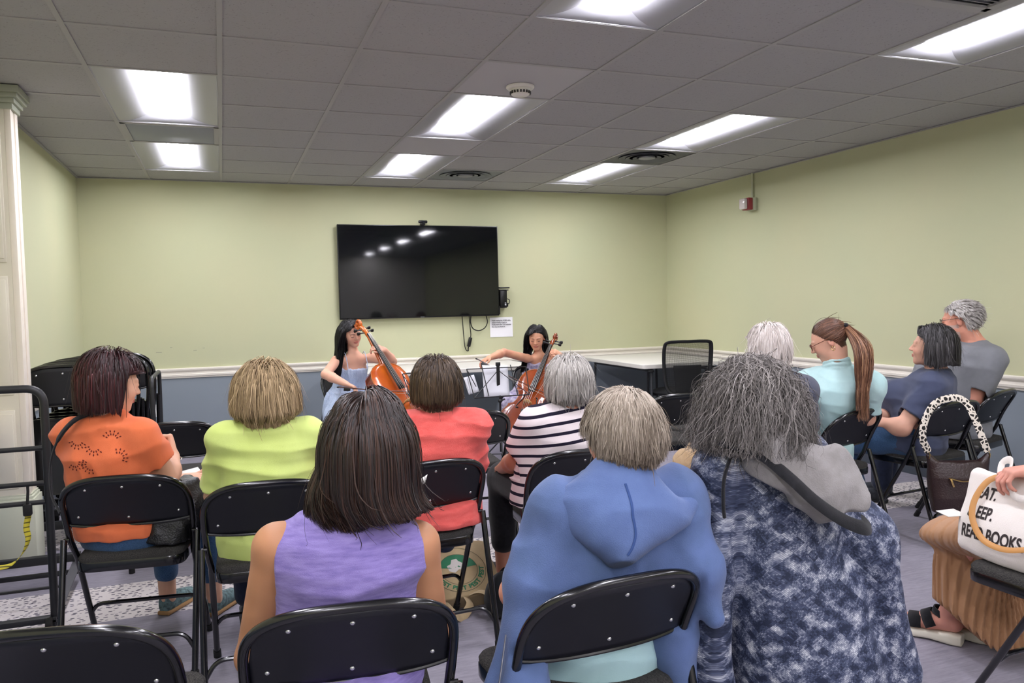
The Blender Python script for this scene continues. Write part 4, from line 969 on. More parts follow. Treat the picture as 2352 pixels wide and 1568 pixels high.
# ------------------------------------------------------------------ hair made of many thin locks
def hair(name, parent, origin, c, R, k, count, length, palette, m, root_ok, comb, steps=14, wid=.0035, thick=(.004, .022), grav=1.0, wave=0, wfreq=40, cut=None, seed=1, blocks=(), clump=.5, nclump=160, tipc=None, flyaway=.03, tune=None, lenf=None, colf=None, stiff=.62, face=None, lift=.35):
    if count >= 5200: count = int(count*1.45); wid = wid*.72; nclump = int(nclump*1.3)
    r = np.random.RandomState(seed); ce = V3(0, -.012, .030)*k; rad = V3(.0765, .0955, .0835)*k
    d = r.normal(size=(count*6, 3)); d /= np.linalg.norm(d, axis=1)[:, None]; L = ce+d*rad; ok = root_ok(L/k, d); L = L[ok][:count]; n = len(L)
    Lh = L/k; th = (thick[0]+(thick[1]-thick[0])*r.rand(n)**.8)
    P = np.zeros((steps+1, n, 3)); P[0] = c+L @ R.T; Dn = (L-ce)/rad**2; Dn = Dn/np.linalg.norm(Dn, axis=1)[:, None]
    v = comb(Lh) @ R.T; v = v/(np.linalg.norm(v, axis=1)[:, None]+1e-9); v = v+lift*(Dn @ R.T)+.10*r.normal(size=(n, 3)); v /= np.linalg.norm(v, axis=1)[:, None]
    ln = length*(.82+.3*r.rand(n))
    if lenf is not None: ln = ln*lenf(Lh)
    st_ = (ln/steps)[:, None]; C0 = c+R @ ce
    wob = rnoise(seed+3, 8); wph = r.rand(n, 1)*6.28
    for i in range(steps):
        g = V3(0, 0, -1)*grav*(.25+.75*min(1, i/4)); v = v*stiff+g*(1-stiff)
        if wave:
            s1 = np.sin(wfreq*(i/steps)+wph+2*wob(P[0], (25, 25, 25))[:, None]); v = v+wave*np.cross(v, V3(.3, .4, .86))*s1+wave*.5*r.normal(size=(n, 3))*.5
        if tune is not None: v = tune(v, P[i], i/steps)
        v /= np.linalg.norm(v, axis=1)[:, None]+1e-9; p = P[i]+v*st_
        q = (p-C0) @ R; rr = rad+(th*min(1, (i+1)/3))[:, None]; kk = np.sqrt(((q/rr)**2).sum(1)); m_ = kk < 1; q[m_] = q[m_]/kk[m_][:, None]; p = C0+q @ R.T
        if face is not None:
            q = (p-c) @ R/k; lim = face[0]+np.clip((q[:, 2]-face[1])/.03, 0, 1)*.2; m_ = (q[:, 1] > lim) & (q[:, 2] > -.125); q[m_, 1] = lim[m_]; q[m_, 0] = np.where(np.abs(q[m_, 0]) < .066, np.sign(q[m_, 0]+1e-6)*.066, q[m_, 0]); p = c+(q*k) @ R.T
        for bc, br in blocks:
            q = p-np.array(bc); rr = np.array(br)+th[:, None]*.8; kk = np.sqrt(((q/rr)**2).sum(1)); m_ = kk < 1; q[m_] = q[m_]/np.maximum(kk[m_], .05)[:, None]; p = np.array(bc)+q
        if cut is not None:
            z0 = cut+.012*wob(P[0], (30, 30, 30))+.006*r.rand(n); stp = P[i][:, 2] < z0; p[stp] = P[i][stp]
        P[i+1] = p
    # clumping
    ci = r.choice(n, min(nclump, n), replace=False)
    d2 = ((P[0][:, None, :]-P[0][ci][None])**2).sum(2); nb = ci[d2.argmin(1)]
    for i in range(1, steps+1): t = clump*(i/steps)**1.2; P[i] = P[i]*(1-t)+P[i][nb]*t
    fl = r.rand(n) < flyaway; P[:, fl] += (np.linspace(0, 1, steps+1)**1.5)[:, None, None]*r.normal(size=(1, fl.sum(), 3))*.022
    T_ = np.gradient(P, axis=0); T_ /= np.linalg.norm(T_, axis=2)[:, :, None]+1e-9; O = P-C0; O[..., 2] *= .35; O /= np.linalg.norm(O, axis=2)[:, :, None]+1e-9
    sd = np.cross(T_, O); sd /= np.linalg.norm(sd, axis=2)[:, :, None]+1e-9; tw = (r.rand(n)-.5)*1.0; sd = sd*np.cos(tw)[None, :, None]+np.cross(T_, sd)*np.sin(tw)[None, :, None]
    ups = np.cross(sd, T_); w_ = wid*(.6+.7*r.rand(n)); tp = (1-.75*(np.linspace(0, 1, steps+1)**2))*np.minimum(1, .5+np.linspace(0, 3, steps+1)); wv = (tp[:, None]*w_[None])[:, :, None]
    A = P-sd*wv*.5; B = P+ups*wv*.22; Cc = P+sd*wv*.5; Vx = np.stack([A, B, Cc], 2)      # steps+1, n, 3, 3
    Vx = Vx.transpose(1, 0, 2, 3).reshape(-1, 3); b = (np.arange(n)*(steps+1)*3)[:, None, None]; i = (np.arange(steps)*3)[None, :, None]
    q1 = b+i+np.array([0, 1, 4, 3]); q2 = b+i+np.array([1, 2, 5, 4]); F = np.concatenate([q1.reshape(-1, 4), q2.reshape(-1, 4)])
    pal = np.array([lc(x) for x in palette]); u = np.clip(r.beta(1.3, 1.6, n)*.75+.25*(.5+.5*np.sin(wob(P[0], (40, 40, 40))*2)), 0, .999)*(len(pal)-1)
    if colf is not None: u = np.clip(colf(Lh, u/(len(pal)-1), r), 0, .999)*(len(pal)-1)
    a_ = u.astype(int); f = (u-a_)[:, None]; col = pal[a_]*(1-f)+pal[np.minimum(a_+1, len(pal)-1)]*f
    col = np.repeat(col[:, None, :], steps+1, 1)
    if tipc is not None: tt = (np.linspace(0, 1, steps+1)**1.5)[None, :, None]; col = col*(1-tt*.8)+lc(tipc)*tt*.8
    col = np.repeat(col[:, :, None, :], 3, 2).reshape(-1, 3)
    return np_mesh(name, Vx, F, m, parent, origin, col=col)
MHAIR = mat('hair', '443322', rough=.42, spec=.45, attr='tint')
MHAIRM = mat('matte_hair', '443322', rough=.62, spec=.3, attr='tint')
MSKIN = mat('skin', 'd0a088', rough=.48, spec=.35, attr='tint', bump=(900, .12, 3))
MSKIN.node_tree.nodes['Principled BSDF'].inputs['Subsurface Weight'].default_value = .12
MSKIN.node_tree.nodes['Principled BSDF'].inputs['Subsurface Radius'].default_value = (.012, .005, .003)
def region_std(L, d=None, back=-.062, ear=-.012, front=.072):
    """hair grows here (head frame, metres)"""
    y = L[:, 1]; z = L[:, 2]; hl = np.interp(y, [-.11, -.045, -.02, .012, .045, .068, .09], [back, back, ear, ear+.02, .05, front, front+.01]); return z > hl
def bulk(name, parent, origin, S_, h, m, col=None, relax=1, lo=None, hi=None):
    V, F = S_.mesh(h, lo, hi); return np_mesh(name, V, F, m, parent, origin, col=(col(V) if col else None), relax=relax)
def skel(base, heading, N, sw=.165, pel=.53, seat_off=0, knee=.43, kz=.50):
    a = math.radians(heading); F = V3(math.sin(a), math.cos(a), 0); R_ = V3(math.cos(a), -math.sin(a), 0); U = V3(0, 0, 1); b = V3(base[0], base[1], 0); N = np.array(N, float)
    J = dict(F=F, R=R_, P=b+U*pel, N=N)
    for s, q in ((1, 'R'), (-1, 'L')):
        J['sh'+q] = N+R_*s*sw-U*.055; J['el'+q] = J['sh'+q]-U*.25+F*.07+R_*s*.05; J['wr'+q] = J['el'+q]+F*.17-R_*s*.10-U*.02
        J['hip'+q] = b+U*pel+R_*s*.085; J['kn'+q] = b+F*knee+R_*s*.11+U*kz; J['an'+q] = b+F*(knee+.01)+R_*s*.11+U*.10; J['toe'+q] = J['an'+q]+F*.13-U*.07
    return J
TOR = [(-.22, 0, -.01, .165, .115), (0, 0, -.005, .172, .125), (.25, 0, 0, .152, .113), (.5, 0, 0, .156, .112), (.72, 0, 0, .166, .104), (.86, 0, .0, .140, .086), (.95, 0, 0, .095, .066), (1.03, 0, 0, .058, .056)]
def torso(S_, J, g=0, w_=1.0, dpt=1.0, k=.03, sh=.052, top=1.03, bow=0.0):
    st_ = [(t, o, f-bow*math.sin(PI*min(1, max(0, t))), A*w_+g, B*dpt+g) for t, o, f, A, B in TOR if t <= top]
    S_.loft(J['P'], J['N'], J['R'], st_, k)       # front axis = up x right = +y-ish: heading front
    for q in 'RL': S_.rc(J['N']-V3(0, 0, .045), J['sh'+q], .05+g, sh+g, .05)
def sleeve(S_, J, q, f, r0, r1, k=.025, hollow=.007, arm_r=.04):
    """short sleeve covering fraction f of the upper arm"""
    a, b = J['sh'+q], J['el'+q]; e = a+(b-a)*f; n = nz(b-a)
    S_.rc(a, e+n*.05, r0, r1, k); S_.cut(e, n, inside=(e+n*.04, .075)); S_.rc(e-n*.012, e+n*.1, arm_r+.006, arm_r+.006, .002, 's')
def arm(S_, J, q, rs=(.047, .041, .036, .027), k=.015):
    a, b, c_ = J['sh'+q], J['el'+q], J['wr'+q]; m = b+(c_-b)*.3
    S_.rc(a, b, rs[0], rs[1]*.92, .03); S_.rc(b, m, rs[1]*.92, rs[1], k); S_.rc(m, c_, rs[1], rs[3], k)
def trousers(S_, J, r=(.092, .068, .056), end=.0, belt=.10, g=0):
    S_.loft(J['P']-V3(0, 0, .075), J['P']+V3(0, 0, belt), J['R'], [(0, 0, 0, .155+g, .12+g), (.5, 0, 0, .172+g, .132+g), (1, 0, 0, .165+g, .122+g)], .03)
    for q in 'RL':
        S_.rc(J['hip'+q]-V3(0, 0, .0), J['kn'+q], r[0], r[1], .04); e = J['kn'+q]+(J['an'+q]-J['kn'+q])*(1-end); S_.rc(J['kn'+q], e, r[1], r[2], .02)
def shoe(name, parent, origin, J, q, m, L=.24, sole=None):
    a = J['an'+q]; F = nz((J['toe'+q]-a)*V3(1, 1, 0)); R_ = V3(F[1], -F[0], 0); Rm = np.stack([R_, F, V3(0, 0, 1)], 1); z = .0
    S_ = Sdf(); c0 = V3(a[0], a[1], 0)-F*.035
    S_.loft(c0, c0+F*L, -R_, [(0, 0, .048, .026, .044), (.15, 0, .05, .033, .05), (.4, 0, .042, .036, .042), (.7, 0, .034, .044, .032), (.92, 0, .028, .036, .024), (1, 0, .024, .02, .014)], .01)
    S_.cut((0, 0, .012), (0, 0, -1)); o = bulk(name, parent, origin, S_, .005, m)
    S2 = Sdf(); S2.loft(c0-F*.004, c0+F*(L+.006), -R_, [(0, 0, .01, .03, .011), (.3, 0, .01, .036, .011), (.7, 0, .01, .047, .011), (.95, 0, .01, .036, .011), (1, 0, .01, .02, .011)], .005, p=3.5)
    S2.cut((0, 0, .001), (0, 0, -1)); bulk('sole', o, origin, S2, .004, sole or MRUB, relax=0); return o
def person(x, y, label):
    root = empty('person', (x, y, 0)); tag(root, label, 'person', 'people at the recital'); return root, (x, y, 0)
def neck(S_, J, c, R, k=1.0, r0=.052, r1=.058):
    S_.rc(c+R @ V3(0, -.022, -.06)*k, J['N']+V3(0, 0, -.02), r0*k, r1*k, .03)
def comb_down(L): v = np.stack([L[:, 0]*6, L[:, 1]*4, -.35-0*L[:, 2]], 1); return v
def seatcut(S_, i, wx=.225):
    ch = CHO[i]; x, y = ch.location[0], ch.location[1]; a = ch.rotation_euler[2]; R_ = V3(math.cos(a), math.sin(a), 0); F = V3(-math.sin(a), math.cos(a), 0); U = V3(0, 0, 1)
    t = math.radians(31); nn = F*math.cos(t)+U*math.sin(t); vv = -F*math.sin(t)+U*math.cos(t)
    p = V3(x, y, 0)+F*.098+U*.665; S_.box(p-nn*.15, (wx, .15, .100), np.stack([R_, nn, vv], 1), .01, .012, 's'); return S_
def faceb(hc, HR, k=1.0): return (tuple(hc+HR @ V3(0, .055, -.035)*k), (.070*k, .070*k, .088*k))
def collar(S_, J, r=.056, z=.022, th=.011, hh=.016, open_=.25, lean=(0, 0, 0)):
    c = J['N']+np.array(lean); P = [c+J['R']*r*math.cos(t)+J['F']*r*math.sin(t)+V3(0, 0, z-.022*max(0, math.sin(t))) for t in np.linspace(PI/2+open_, 2.5*PI-open_, 22)]
    for d in (-hh, 0, hh): S_.chain([p+V3(0, 0, d) for p in P], [th-.002*abs(d)/hh]*22, .006)
    return S_
def small(name, parent, origin, mb, m):
    return mb.build(name, m, parent, T=Matrix.Translation((-origin[0], -origin[1], -origin[2])))
# ------------------------------------------------------------------ fabrics
def fab(name, c, c2=None, sc=60, st_=(1, 1, 1), rough=.9, bs=700, bstr=.3, am=.3): return mat(name, c, rough=rough, spec=.15, sheen=.15, bump=(bs, bstr, 3), var=(sc, am, c2 or c, st_))
MDEN = fab('blue_denim', '2f4a6b', '47658a', 300); MNAVY = fab('navy_trousers', '22283a', '2a3147'); MBLKF = fab('black_cloth', '121215', '1c1c20'); MTAN = fab('tan_cotton', 'c2a684', 'b59975', 40)
MLEA = mat('black_leather', '0f0f11', rough=.32, spec=.5, bump=(160, .35, 4)); MCANV = fab('canvas_shoe', '2a2c30', '3d4046'); MCHR = mat('gold_metal', 'd9b878', rough=.2, metal=1)
MSILV = mat('silver_metal', 'cfcfcf', rough=.2, metal=1)
def stripes_mat():
    m = mat('striped_jersey', 'e9dfe0', rough=.9, spec=.15, bump=(700, .3, 3)); nt = m.node_tree; L = nt.links; b = nt.nodes['Principled BSDF']
    tc = nd(nt, 'ShaderNodeTexCoord'); s = nd(nt, 'ShaderNodeSeparateXYZ'); L.new(tc.outputs['Object'], s.inputs[0])
    a = nd(nt, 'ShaderNodeMath', operation='MULTIPLY'); a.inputs[1].default_value = 1/.041; L.new(s.outputs[2], a.inputs[0])
    x = nd(nt, 'ShaderNodeMath', operation='MULTIPLY_ADD'); x.inputs[1].default_value = -3.0; L.new(s.outputs[0], x.inputs[0]); L.new(a.outputs[0], x.inputs[2])
    f = nd(nt, 'ShaderNodeMath', operation='FRACT'); L.new(x.outputs[0], f.inputs[0]); g = nd(nt, 'ShaderNodeMath', operation='LESS_THAN'); g.inputs[1].default_value = .31; L.new(f.outputs[0], g.inputs[0])
    mx = nd(nt, 'ShaderNodeMix', data_type='RGBA'); L.new(g.outputs[0], mx.inputs[0]); mx.inputs[6].default_value = lin('e6dadc'); mx.inputs[7].default_value = lin('231f30'); L.new(mx.outputs[2], b.inputs['Base Color']); return m
def snake_mat():
    m = mat('snakeskin_print', '808595', rough=.6, spec=.25); nt = m.node_tree; L = nt.links; b = nt.nodes['Principled BSDF']
    def math_(op, a, b_=None, c_=None):
        n = nd(nt, 'ShaderNodeMath', operation=op)
        for i, v in enumerate((a, b_, c_)):
            if v is None: continue
            if hasattr(v, 'links'): L.new(v, n.inputs[i])
            else: n.inputs[i].default_value = v
        return n.outputs[0]
    tc = nd(nt, 'ShaderNodeTexCoord'); s = nd(nt, 'ShaderNodeSeparateXYZ'); L.new(tc.outputs['Object'], s.inputs[0]); X_, Y_, Z_ = s.outputs
    wn = nd(nt, 'ShaderNodeTexNoise'); wn.inputs['Scale'].default_value = 5; L.new(tc.outputs['Object'], wn.inputs['Vector']); wob = math_('MULTIPLY_ADD', wn.outputs[0], .03, -.015)
    th = math_('ARCTAN2', math_('SUBTRACT', X_, .04), math_('MULTIPLY', math_('SUBTRACT', Y_, .06), -1.0)); rr_ = math_('SQRT', math_('ADD', math_('POWER', math_('SUBTRACT', X_, .04), 2.0), math_('POWER', math_('SUBTRACT', Y_, .06), 2.0))); xx = math_('MULTIPLY_ADD', th, .235, math_('MULTIPLY_ADD', rr_, .9, wob))
    u = math_('ADD', math_('MULTIPLY', xx, .8), Z_); v = math_('SUBTRACT', math_('MULTIPLY', xx, .8), Z_)
    sc = 1/.0046; U = math_('MULTIPLY', u, sc); W = math_('MULTIPLY', v, sc); fu = math_('FLOOR', U); fv = math_('FLOOR', W)
    cb = nd(nt, 'ShaderNodeCombineXYZ'); L.new(fu, cb.inputs[0]); L.new(fv, cb.inputs[1]); 
    n1 = nd(nt, 'ShaderNodeTexNoise'); n1.inputs['Scale'].default_value = .11; n1.inputs['Detail'].default_value = 2; L.new(cb.outputs[0], n1.inputs['Vector'])
    # blocky patches
    cb2 = nd(nt, 'ShaderNodeCombineXYZ'); L.new(math_('FLOOR', math_('MULTIPLY', U, .22)), cb2.inputs[0]); L.new(math_('FLOOR', math_('MULTIPLY', W, .13)), cb2.inputs[1])
    wn2 = nd(nt, 'ShaderNodeTexWhiteNoise'); L.new(cb2.outputs[0], wn2.inputs[0])
    wn3 = nd(nt, 'ShaderNodeTexWhiteNoise'); L.new(cb.outputs[0], wn3.inputs[0])
    t = math_('ADD', math_('MULTIPLY', n1.outputs[0], 1.5), math_('ADD', math_('MULTIPLY', wn2.outputs[0], .34), math_('MULTIPLY', wn3.outputs[0], .30))); t = math_('SUBTRACT', t, .68)
    r = nd(nt, 'ShaderNodeValToRGB'); e = r.color_ramp.elements; e[0].position = .12; e[0].color = lin('20273c'); e[1].position = .95; e[1].color = lin('d2d4da')
    q = e.new(.38); q.color = lin('474f68'); q = e.new(.6); q.color = lin('878c9c'); L.new(t, r.inputs[0])
    fr = math_('MAXIMUM', math_('ABSOLUTE', math_('SUBTRACT', math_('FRACT', U), .5)), math_('ABSOLUTE', math_('SUBTRACT', math_('FRACT', W), .5))); gap = math_('GREATER_THAN', fr, .40)
    mx = nd(nt, 'ShaderNodeMix', data_type='RGBA'); L.new(math_('MULTIPLY', gap, .55), mx.inputs[0]); L.new(r.outputs[0], mx.inputs[6]); mx.inputs[7].default_value = lin('2a3044'); L.new(mx.outputs[2], b.inputs['Base Color']); return m
def floral_mat(name, a, b_, sc=45):
    return mat(name, a, rough=.85, spec=.15, var=(sc, .2, b_), bump=(300, .2, 3))
def A(*a): return V3(*a)
# ================================================================== 1 woman in orange
root, og = person(-.44, .21, 'woman with burgundy bob and orange eyelet blouse, showing one open palm')
J = skel((-.42, .25), 28, (-.468, .20, .955), sw=.145); J['shL'] = A(-.590, .275, .885); J['shR'] = A(-.345, .135, .885)
J['elR'] = A(-.262, .21, .705); J['wrR'] = A(-.243, .33, .765); J['elL'] = A(-.50, .40, .68); J['wrL'] = A(-.235, .42, .650)
hc = A(-.436, .20, 1.085); HR = Rh(64, 12); k = .95
B = Sdf(); head_sdf(B, hc, HR, k); neck(B, J, hc, HR, k, .050, .060); torso(B, J, g=-.006, w_=.95)
arm(B, J, 'R', (.050, .048, .040, .027)); arm(B, J, 'L', (.050, .044, .038, .026))
hand(B, J['wrR'], (-.1, .25, .55), (-.75, -.1, .2), 1, .95, curl=(1.25, 1.3, 1.35, 1.4), thumb=.9)
hand(B, J['wrL'], (.95, .22, -.02), (-.15, -.3, .9), -1, .95, curl=(.30, .28, .32, .38), thumb=.3)
for q in 'RL': B.rc(J['hip'+q]+J['F']*.1, J['kn'+q], .05, .045, .03); B.rc(J['kn'+q], J['an'+q]-A(0, 0, .03), .045, .036, .02)
bulk('body', root, og, B, .0042, MSKIN, lambda V: face_col(V, hc, HR, k, 'd9a98e', hairc='3a1216', region=region_std))
hair('hair', root, og, hc, HR, k, 5200, .17, ['120506', '270b0f', '3a1216', '5a2224'], MHAIR, region_std, lambda L: np.stack([L[:, 0]*5, L[:, 1]*3-.05, -.25+0*L[:, 0]], 1), thick=(.006, .034), cut=.985, seed=3, blocks=[(tuple(J['N']+A(0, 0, .02)), (.062, .062, .09)), faceb(hc, HR, k)], face=(.016, .045), clump=.35, wid=.0045, lenf=lambda L: np.interp(L[:, 2], [-.07, -.03, .03, .1], [.35, .6, .9, 1.0])*np.where(L[:, 1] > .05, .75, 1), flyaway=.01, stiff=.55)
M1 = fab('orange_cotton', 'e4794e', 'dc7046', 12, bstr=.25)
sh_ = Sdf(); torso(sh_, J, g=.012, w_=1.0, dpt=1.12, bow=.01); sleeve(sh_, J, 'R', .62, .068, .076, arm_r=.05); sleeve(sh_, J, 'L', .62, .068, .074, arm_r=.048)
sh_.rc(J['N']+A(.02, .03, .005), J['N']+A(.0, .02, .09), .062, .07, .004, 's'); sh_.cut((0, 0, .495), (0, 0, -1)); 
sh_.disp(tee(11))
seatcut(sh_, 0); blouse = bulk('blouse', root, og, sh_, .005, M1)
# eyelets: small teardrop holes laid out in fans over the yoke
ey = MB(); rr_ = random.Random(4)
for (cx, cz, a0) in ((-.55, .885, 200), (-.49, .865, 190), (-.43, .885, 20), (-.50, .80, 150), (-.41, .82, 330), (-.56, .81, 230)):
    for i in range(6):
        a = math.radians(a0+i*26)
        for rad in (.020, .031):
            p = A(cx+rad*math.cos(a), 0, cz+rad*math.sin(a)); ey.sphere((p[0], 0, p[2]), (.0026, .002, .0042), 6, 4, rot=Matrix.Rotation(PI/2-a, 3, 'Y'))
eo = ey.build('eyelets', mat('eyelet_hole', '6d2516', rough=.9), blouse)
dg = bpy.context.evaluated_depsgraph_get()
def drape(o, target, og_, off=.001, yfrom=-1.0, other=None):
    """settle small pieces (each defined at y=0 in world x,z) on the near face of a mesh by ray casting toward +y"""
    from mathutils.bvhtree import BVHTree
    bvh = BVHTree.FromPolygons([v.co[:] for v in target.data.vertices], [p.vertices[:] for p in target.data.polygons])
    b2 = BVHTree.FromPolygons([v.co[:] for v in other.data.vertices], [p.vertices[:] for p in other.data.polygons]) if other else None
    for v in o.data.vertices:
        x, z = v.co.x-og_[0], v.co.z-og_[2]; h = bvh.ray_cast(Vector((x, yfrom, z)), Vector((0, 1, 0)))
        y = h[0].y if h[0] is not None else 0
        if b2:
            h2 = b2.ray_cast(Vector((x, yfrom, z)), Vector((0, 1, 0))); y = min(y, h2[0].y) if h2[0] is not None else y
        v.co = Vector((x, y+v.co.y*.3-off, z))
drape(eo, blouse, og)
T1 = Sdf(); trousers(T1, J, (.085, .066, .050), end=.22, belt=.02); T1.disp(folds(12, .004, (16, 16, 16))); bulk('jeans', root, og, T1, .007, MDEN)
T1 = Sdf(); T1.rc(J['anR']+A(0, 0, .14), J['anR']-A(0, 0, .03), .036, .034); T1.rc(J['anL']+A(0, 0, .14), J['anL']-A(0, 0, .03), .036, .034)
MSH = mat('embroidered_canvas', '1e2124', rough=.9, var=(70, -.1, '6f8a8c')); MSOLE = mat('tan_rope_sole', 'a98256', rough=.8)
for q in 'RL': shoe('shoe', root, og, J, q, MSH, .24, MSOLE)
q = MB(); Rw = Matrix.Rotation(.5, 3, 'Y'); q.tube([tuple(J['wrR']+A(.034*math.cos(t), .030*math.sin(t), .004*math.sin(t)-.012)) for t in [2*PI*i/20 for i in range(20)]], .0022, 6, closed=True); small('bracelet', root, og, q, MSILV)
for hh, dz in ((.083, 0),): 
    q = MB(); c_ = hc+HR @ A(.078, -.004, -.052)*k; q.tube([tuple(c_+HR @ A(0, .011*math.cos(t), .013*math.sin(t))) for t in [2*PI*i/16 for i in range(16)]], .0016, 6, closed=True); small('earring', root, og, q, MSILV)
# shoulder strap of her bag, dark braided
q = MB(); q.tube(catmull([(-.50, .13, .985), (-.56, .14, .955), (-.615, .17, .89), (-.648, .19, .80), (-.640, .13, .70), (-.60, .045, .645)], 6), [.011]*13+[.006]*18, 8, sq=(1, .6)); sb_ = q.build('bag_strap', MBLKF); tag(sb_, 'dark braided bag strap hanging from the left shoulder of the orange blouse', 'strap')
S_ = Sdf(); S_.loft((-.265, .16, .470), (-.245, .17, .615), (1, -.1, 0), [(0, 0, 0, .082, .06), (.5, 0, 0, .075, .055), (1, 0, 0, .05, .03)], .03, p=3); S_.loft((-.185, .28, .475), (-.185, .27, .68), (1, -.2, 0), [(0, 0, 0, .06, .11), (.5, 0, 0, .062, .10), (1, 0, 0, .035, .06)], .05, p=2.6); S_.rc((-.26, .17, .60), (-.20, .24, .67), .02, .02, .03); S_.disp(folds(31, .010, (26, 20, 12))); S_.disp(folds(32, .005, (40, 40, 30)))
S_.cut((0, 0, .472), (0, 0, -1)); o = bulk('leather_handbag', None, (0, 0, 0), S_, .005, MLEA); tag(o, 'soft black leather handbag slumped on the seat beside the orange blouse', 'handbag')
# ================================================================== 2 woman in lime
root, og = person(.10, -.08, 'woman with short blonde hair in a lime green top, seen from behind')
J = skel((.10, -.06), 4, (.105, -.09, .930), sw=.142); J['shL'] += A(.0, 0, .0); J['elL'] = A(-.085, .03, .655); J['elR'] = A(.305, .01, .655); J['wrL'] = A(.0, .22, .60); J['wrR'] = A(.2, .22, .60)
hc = A(.105, -.075, 1.03); HR = Rh(6, 8); k = .95
B = Sdf(); head_sdf(B, hc, HR, k); neck(B, J, hc, HR, k); torso(B, J, g=-.006, w_=.95); arm(B, J, 'R'); arm(B, J, 'L')
hand(B, J['wrR'], (-.6, .7, -.1), (0, -.2, -1), -1, .95); hand(B, J['wrL'], (.6, .7, -.1), (0, -.2, -1), 1, .95)
bulk('body', root, og, B, .006, MSKIN, lambda V: face_col(V, hc, HR, k, 'd9ae96', hairc='6e5638', region=region_std))
hair('hair', root, og, hc, HR, k, 6500, .145, ['6e5a42', '96805e', 'b79d78', 'cfb893'], MHAIRM, region_std, lambda L: (L-A(0, -.02, .12))*A(6, 5, 2)+A(0, 0, -.1), thick=(.010, .044), cut=.905, seed=5, blocks=[(tuple(J['N']+A(0, 0, .03)), (.064, .064, .08))], clump=.6, nclump=260, wid=.0042, tune=lambda v, p, t: v+(hc-p)*A(3, 3, 0)*(p[:, 2:3] < hc[2]-.05), wave=.09, wfreq=7, lenf=lambda L: np.interp(L[:, 2], [-.07, 0, .1], [.5, .85, 1.0]), stiff=.68)
M2 = fab('lime_knit', 'cfdf86', 'c9d97c', 8, bstr=.2)
sh_ = Sdf(); torso(sh_, J, g=.014, w_=1.0, dpt=1.15, sh=.056, top=.97); sleeve(sh_, J, 'R', .80, .066, .064, arm_r=.045); sleeve(sh_, J, 'L', .80, .066, .064, arm_r=.045)
sh_.rc(J['N']+A(0, .02, .02), J['N']+A(0, .02, .1), .06, .07, .004, 's'); sh_.cut((0, 0, .445), (0, 0, -1)); sh_.disp(tee(21, .8))
seatcut(sh_, 1); bulk('top', root, og, sh_, .005, M2)
T1 = Sdf(); trousers(T1, J, (.085, .066, .052), end=.1, belt=.05); bulk('trousers', root, og, T1, .008, MNAVY)
for q in 'RL': shoe('shoe', root, og, J, q, MCANV)
# ================================================================== 3 woman in purple
root, og = person(.21, -1.32, 'woman with long dark brown hair in a purple sleeveless top, nearest the camera')
J = skel((.20, -1.31), 8, (.222, -1.35, .900), sw=.150); J['elL'] = A(.005, -1.27, .575); J['elR'] = A(.398, -1.34, .575); J['wrL'] = A(.06, -1.10, .55); J['wrR'] = A(.34, -1.14, .52)
J['shL'] = A(.060, -1.33, .835); J['shR'] = A(.357, -1.375, .815)
hc = A(.262, -1.345, 1.055); HR = Rh(14, 12, 3); k = .95
B = Sdf(); head_sdf(B, hc, HR, k); neck(B, J, hc, HR, k, .05, .06); torso(B, J, g=-.004, w_=.93, sh=.048); arm(B, J, 'R', (.050, .044, .040, .027)); arm(B, J, 'L', (.050, .044, .040, .027))
hand(B, J['wrR'], (-.5, .8, -.1), (0, -.2, -1), -1, .95); hand(B, J['wrL'], (.5, .8, -.1), (0, -.2, -1), 1, .95)
def colp(V): 
    C = face_col(V, hc, HR, k, 'bb8663', hairc='1d1310', region=region_std); f = rnoise(9)(V, (45, 45, 45))[:, None]; return C*(1+.05*f)
bulk('body', root, og, B, .0045, MSKIN, colp, lo=(-2, -3, .42))
hair('hair', root, og, hc, HR, k, 9000, .335, ['0c0807', '1d1310', '332019', '4c3226'], MHAIR, region_std, lambda L: np.stack([np.sign(L[:, 0]+.012)*(.06+np.abs(L[:, 0])*3), L[:, 1]*2-.02, -.2+0*L[:, 0]], 1), steps=18, thick=(.003, .018), cut=.900, seed=8,
     blocks=[(tuple(J['N']+A(0, 0, -.02)), (.095, .085, .16)), ((.255, -1.34, .80), (.115, .125, .13))], clump=.55, nclump=200, wid=.0045, wave=.035, wfreq=9, flyaway=.012, stiff=.5, lenf=lambda L: np.interp(L[:, 2], [-.07, .02, .1], [.62, .85, 1.0]),
     tune=lambda v, p, t: v+np.clip((p[:, 2:3] < .97)*1.0, 0, 1)*A(.34, -.02, .10)*max(0, t-.3)*2.2)
M3 = fab('purple_slub_jersey', '7b6cae', '998ac8', 26, (1, 1, 5), bstr=.3, am=.2)
sh_ = Sdf(); torso(sh_, J, g=.010, w_=.985, dpt=1.12, sh=.040, top=1.0)
for q, s in (('R', 1), ('L', -1)):
    c_ = J['sh'+q]+J['R']*s*.050; sh_.loft(c_+A(0, 0, .12), c_-A(0, 0, .10), (0, 1, 0), [(0, 0, 0, .10, .055), (1, 0, 0, .09, .048)], .006, 's')
sh_.rc(J['N']+A(0, .0, .045), J['N']+A(.0, .02, .12), .082, .09, .004, 's'); sh_.cut((0, 0, .42), (0, 0, -1)); sh_.disp(tee(33, .8))
seatcut(sh_, 2); bulk('tank_top', root, og, sh_, .0045, M3)
T1 = Sdf(); trousers(T1, J, (.085, .066, .052), end=.1, belt=.05); bulk('jeans', root, og, T1, .008, MDEN)
for q in 'RL': shoe('shoe', root, og, J, q, MCANV)
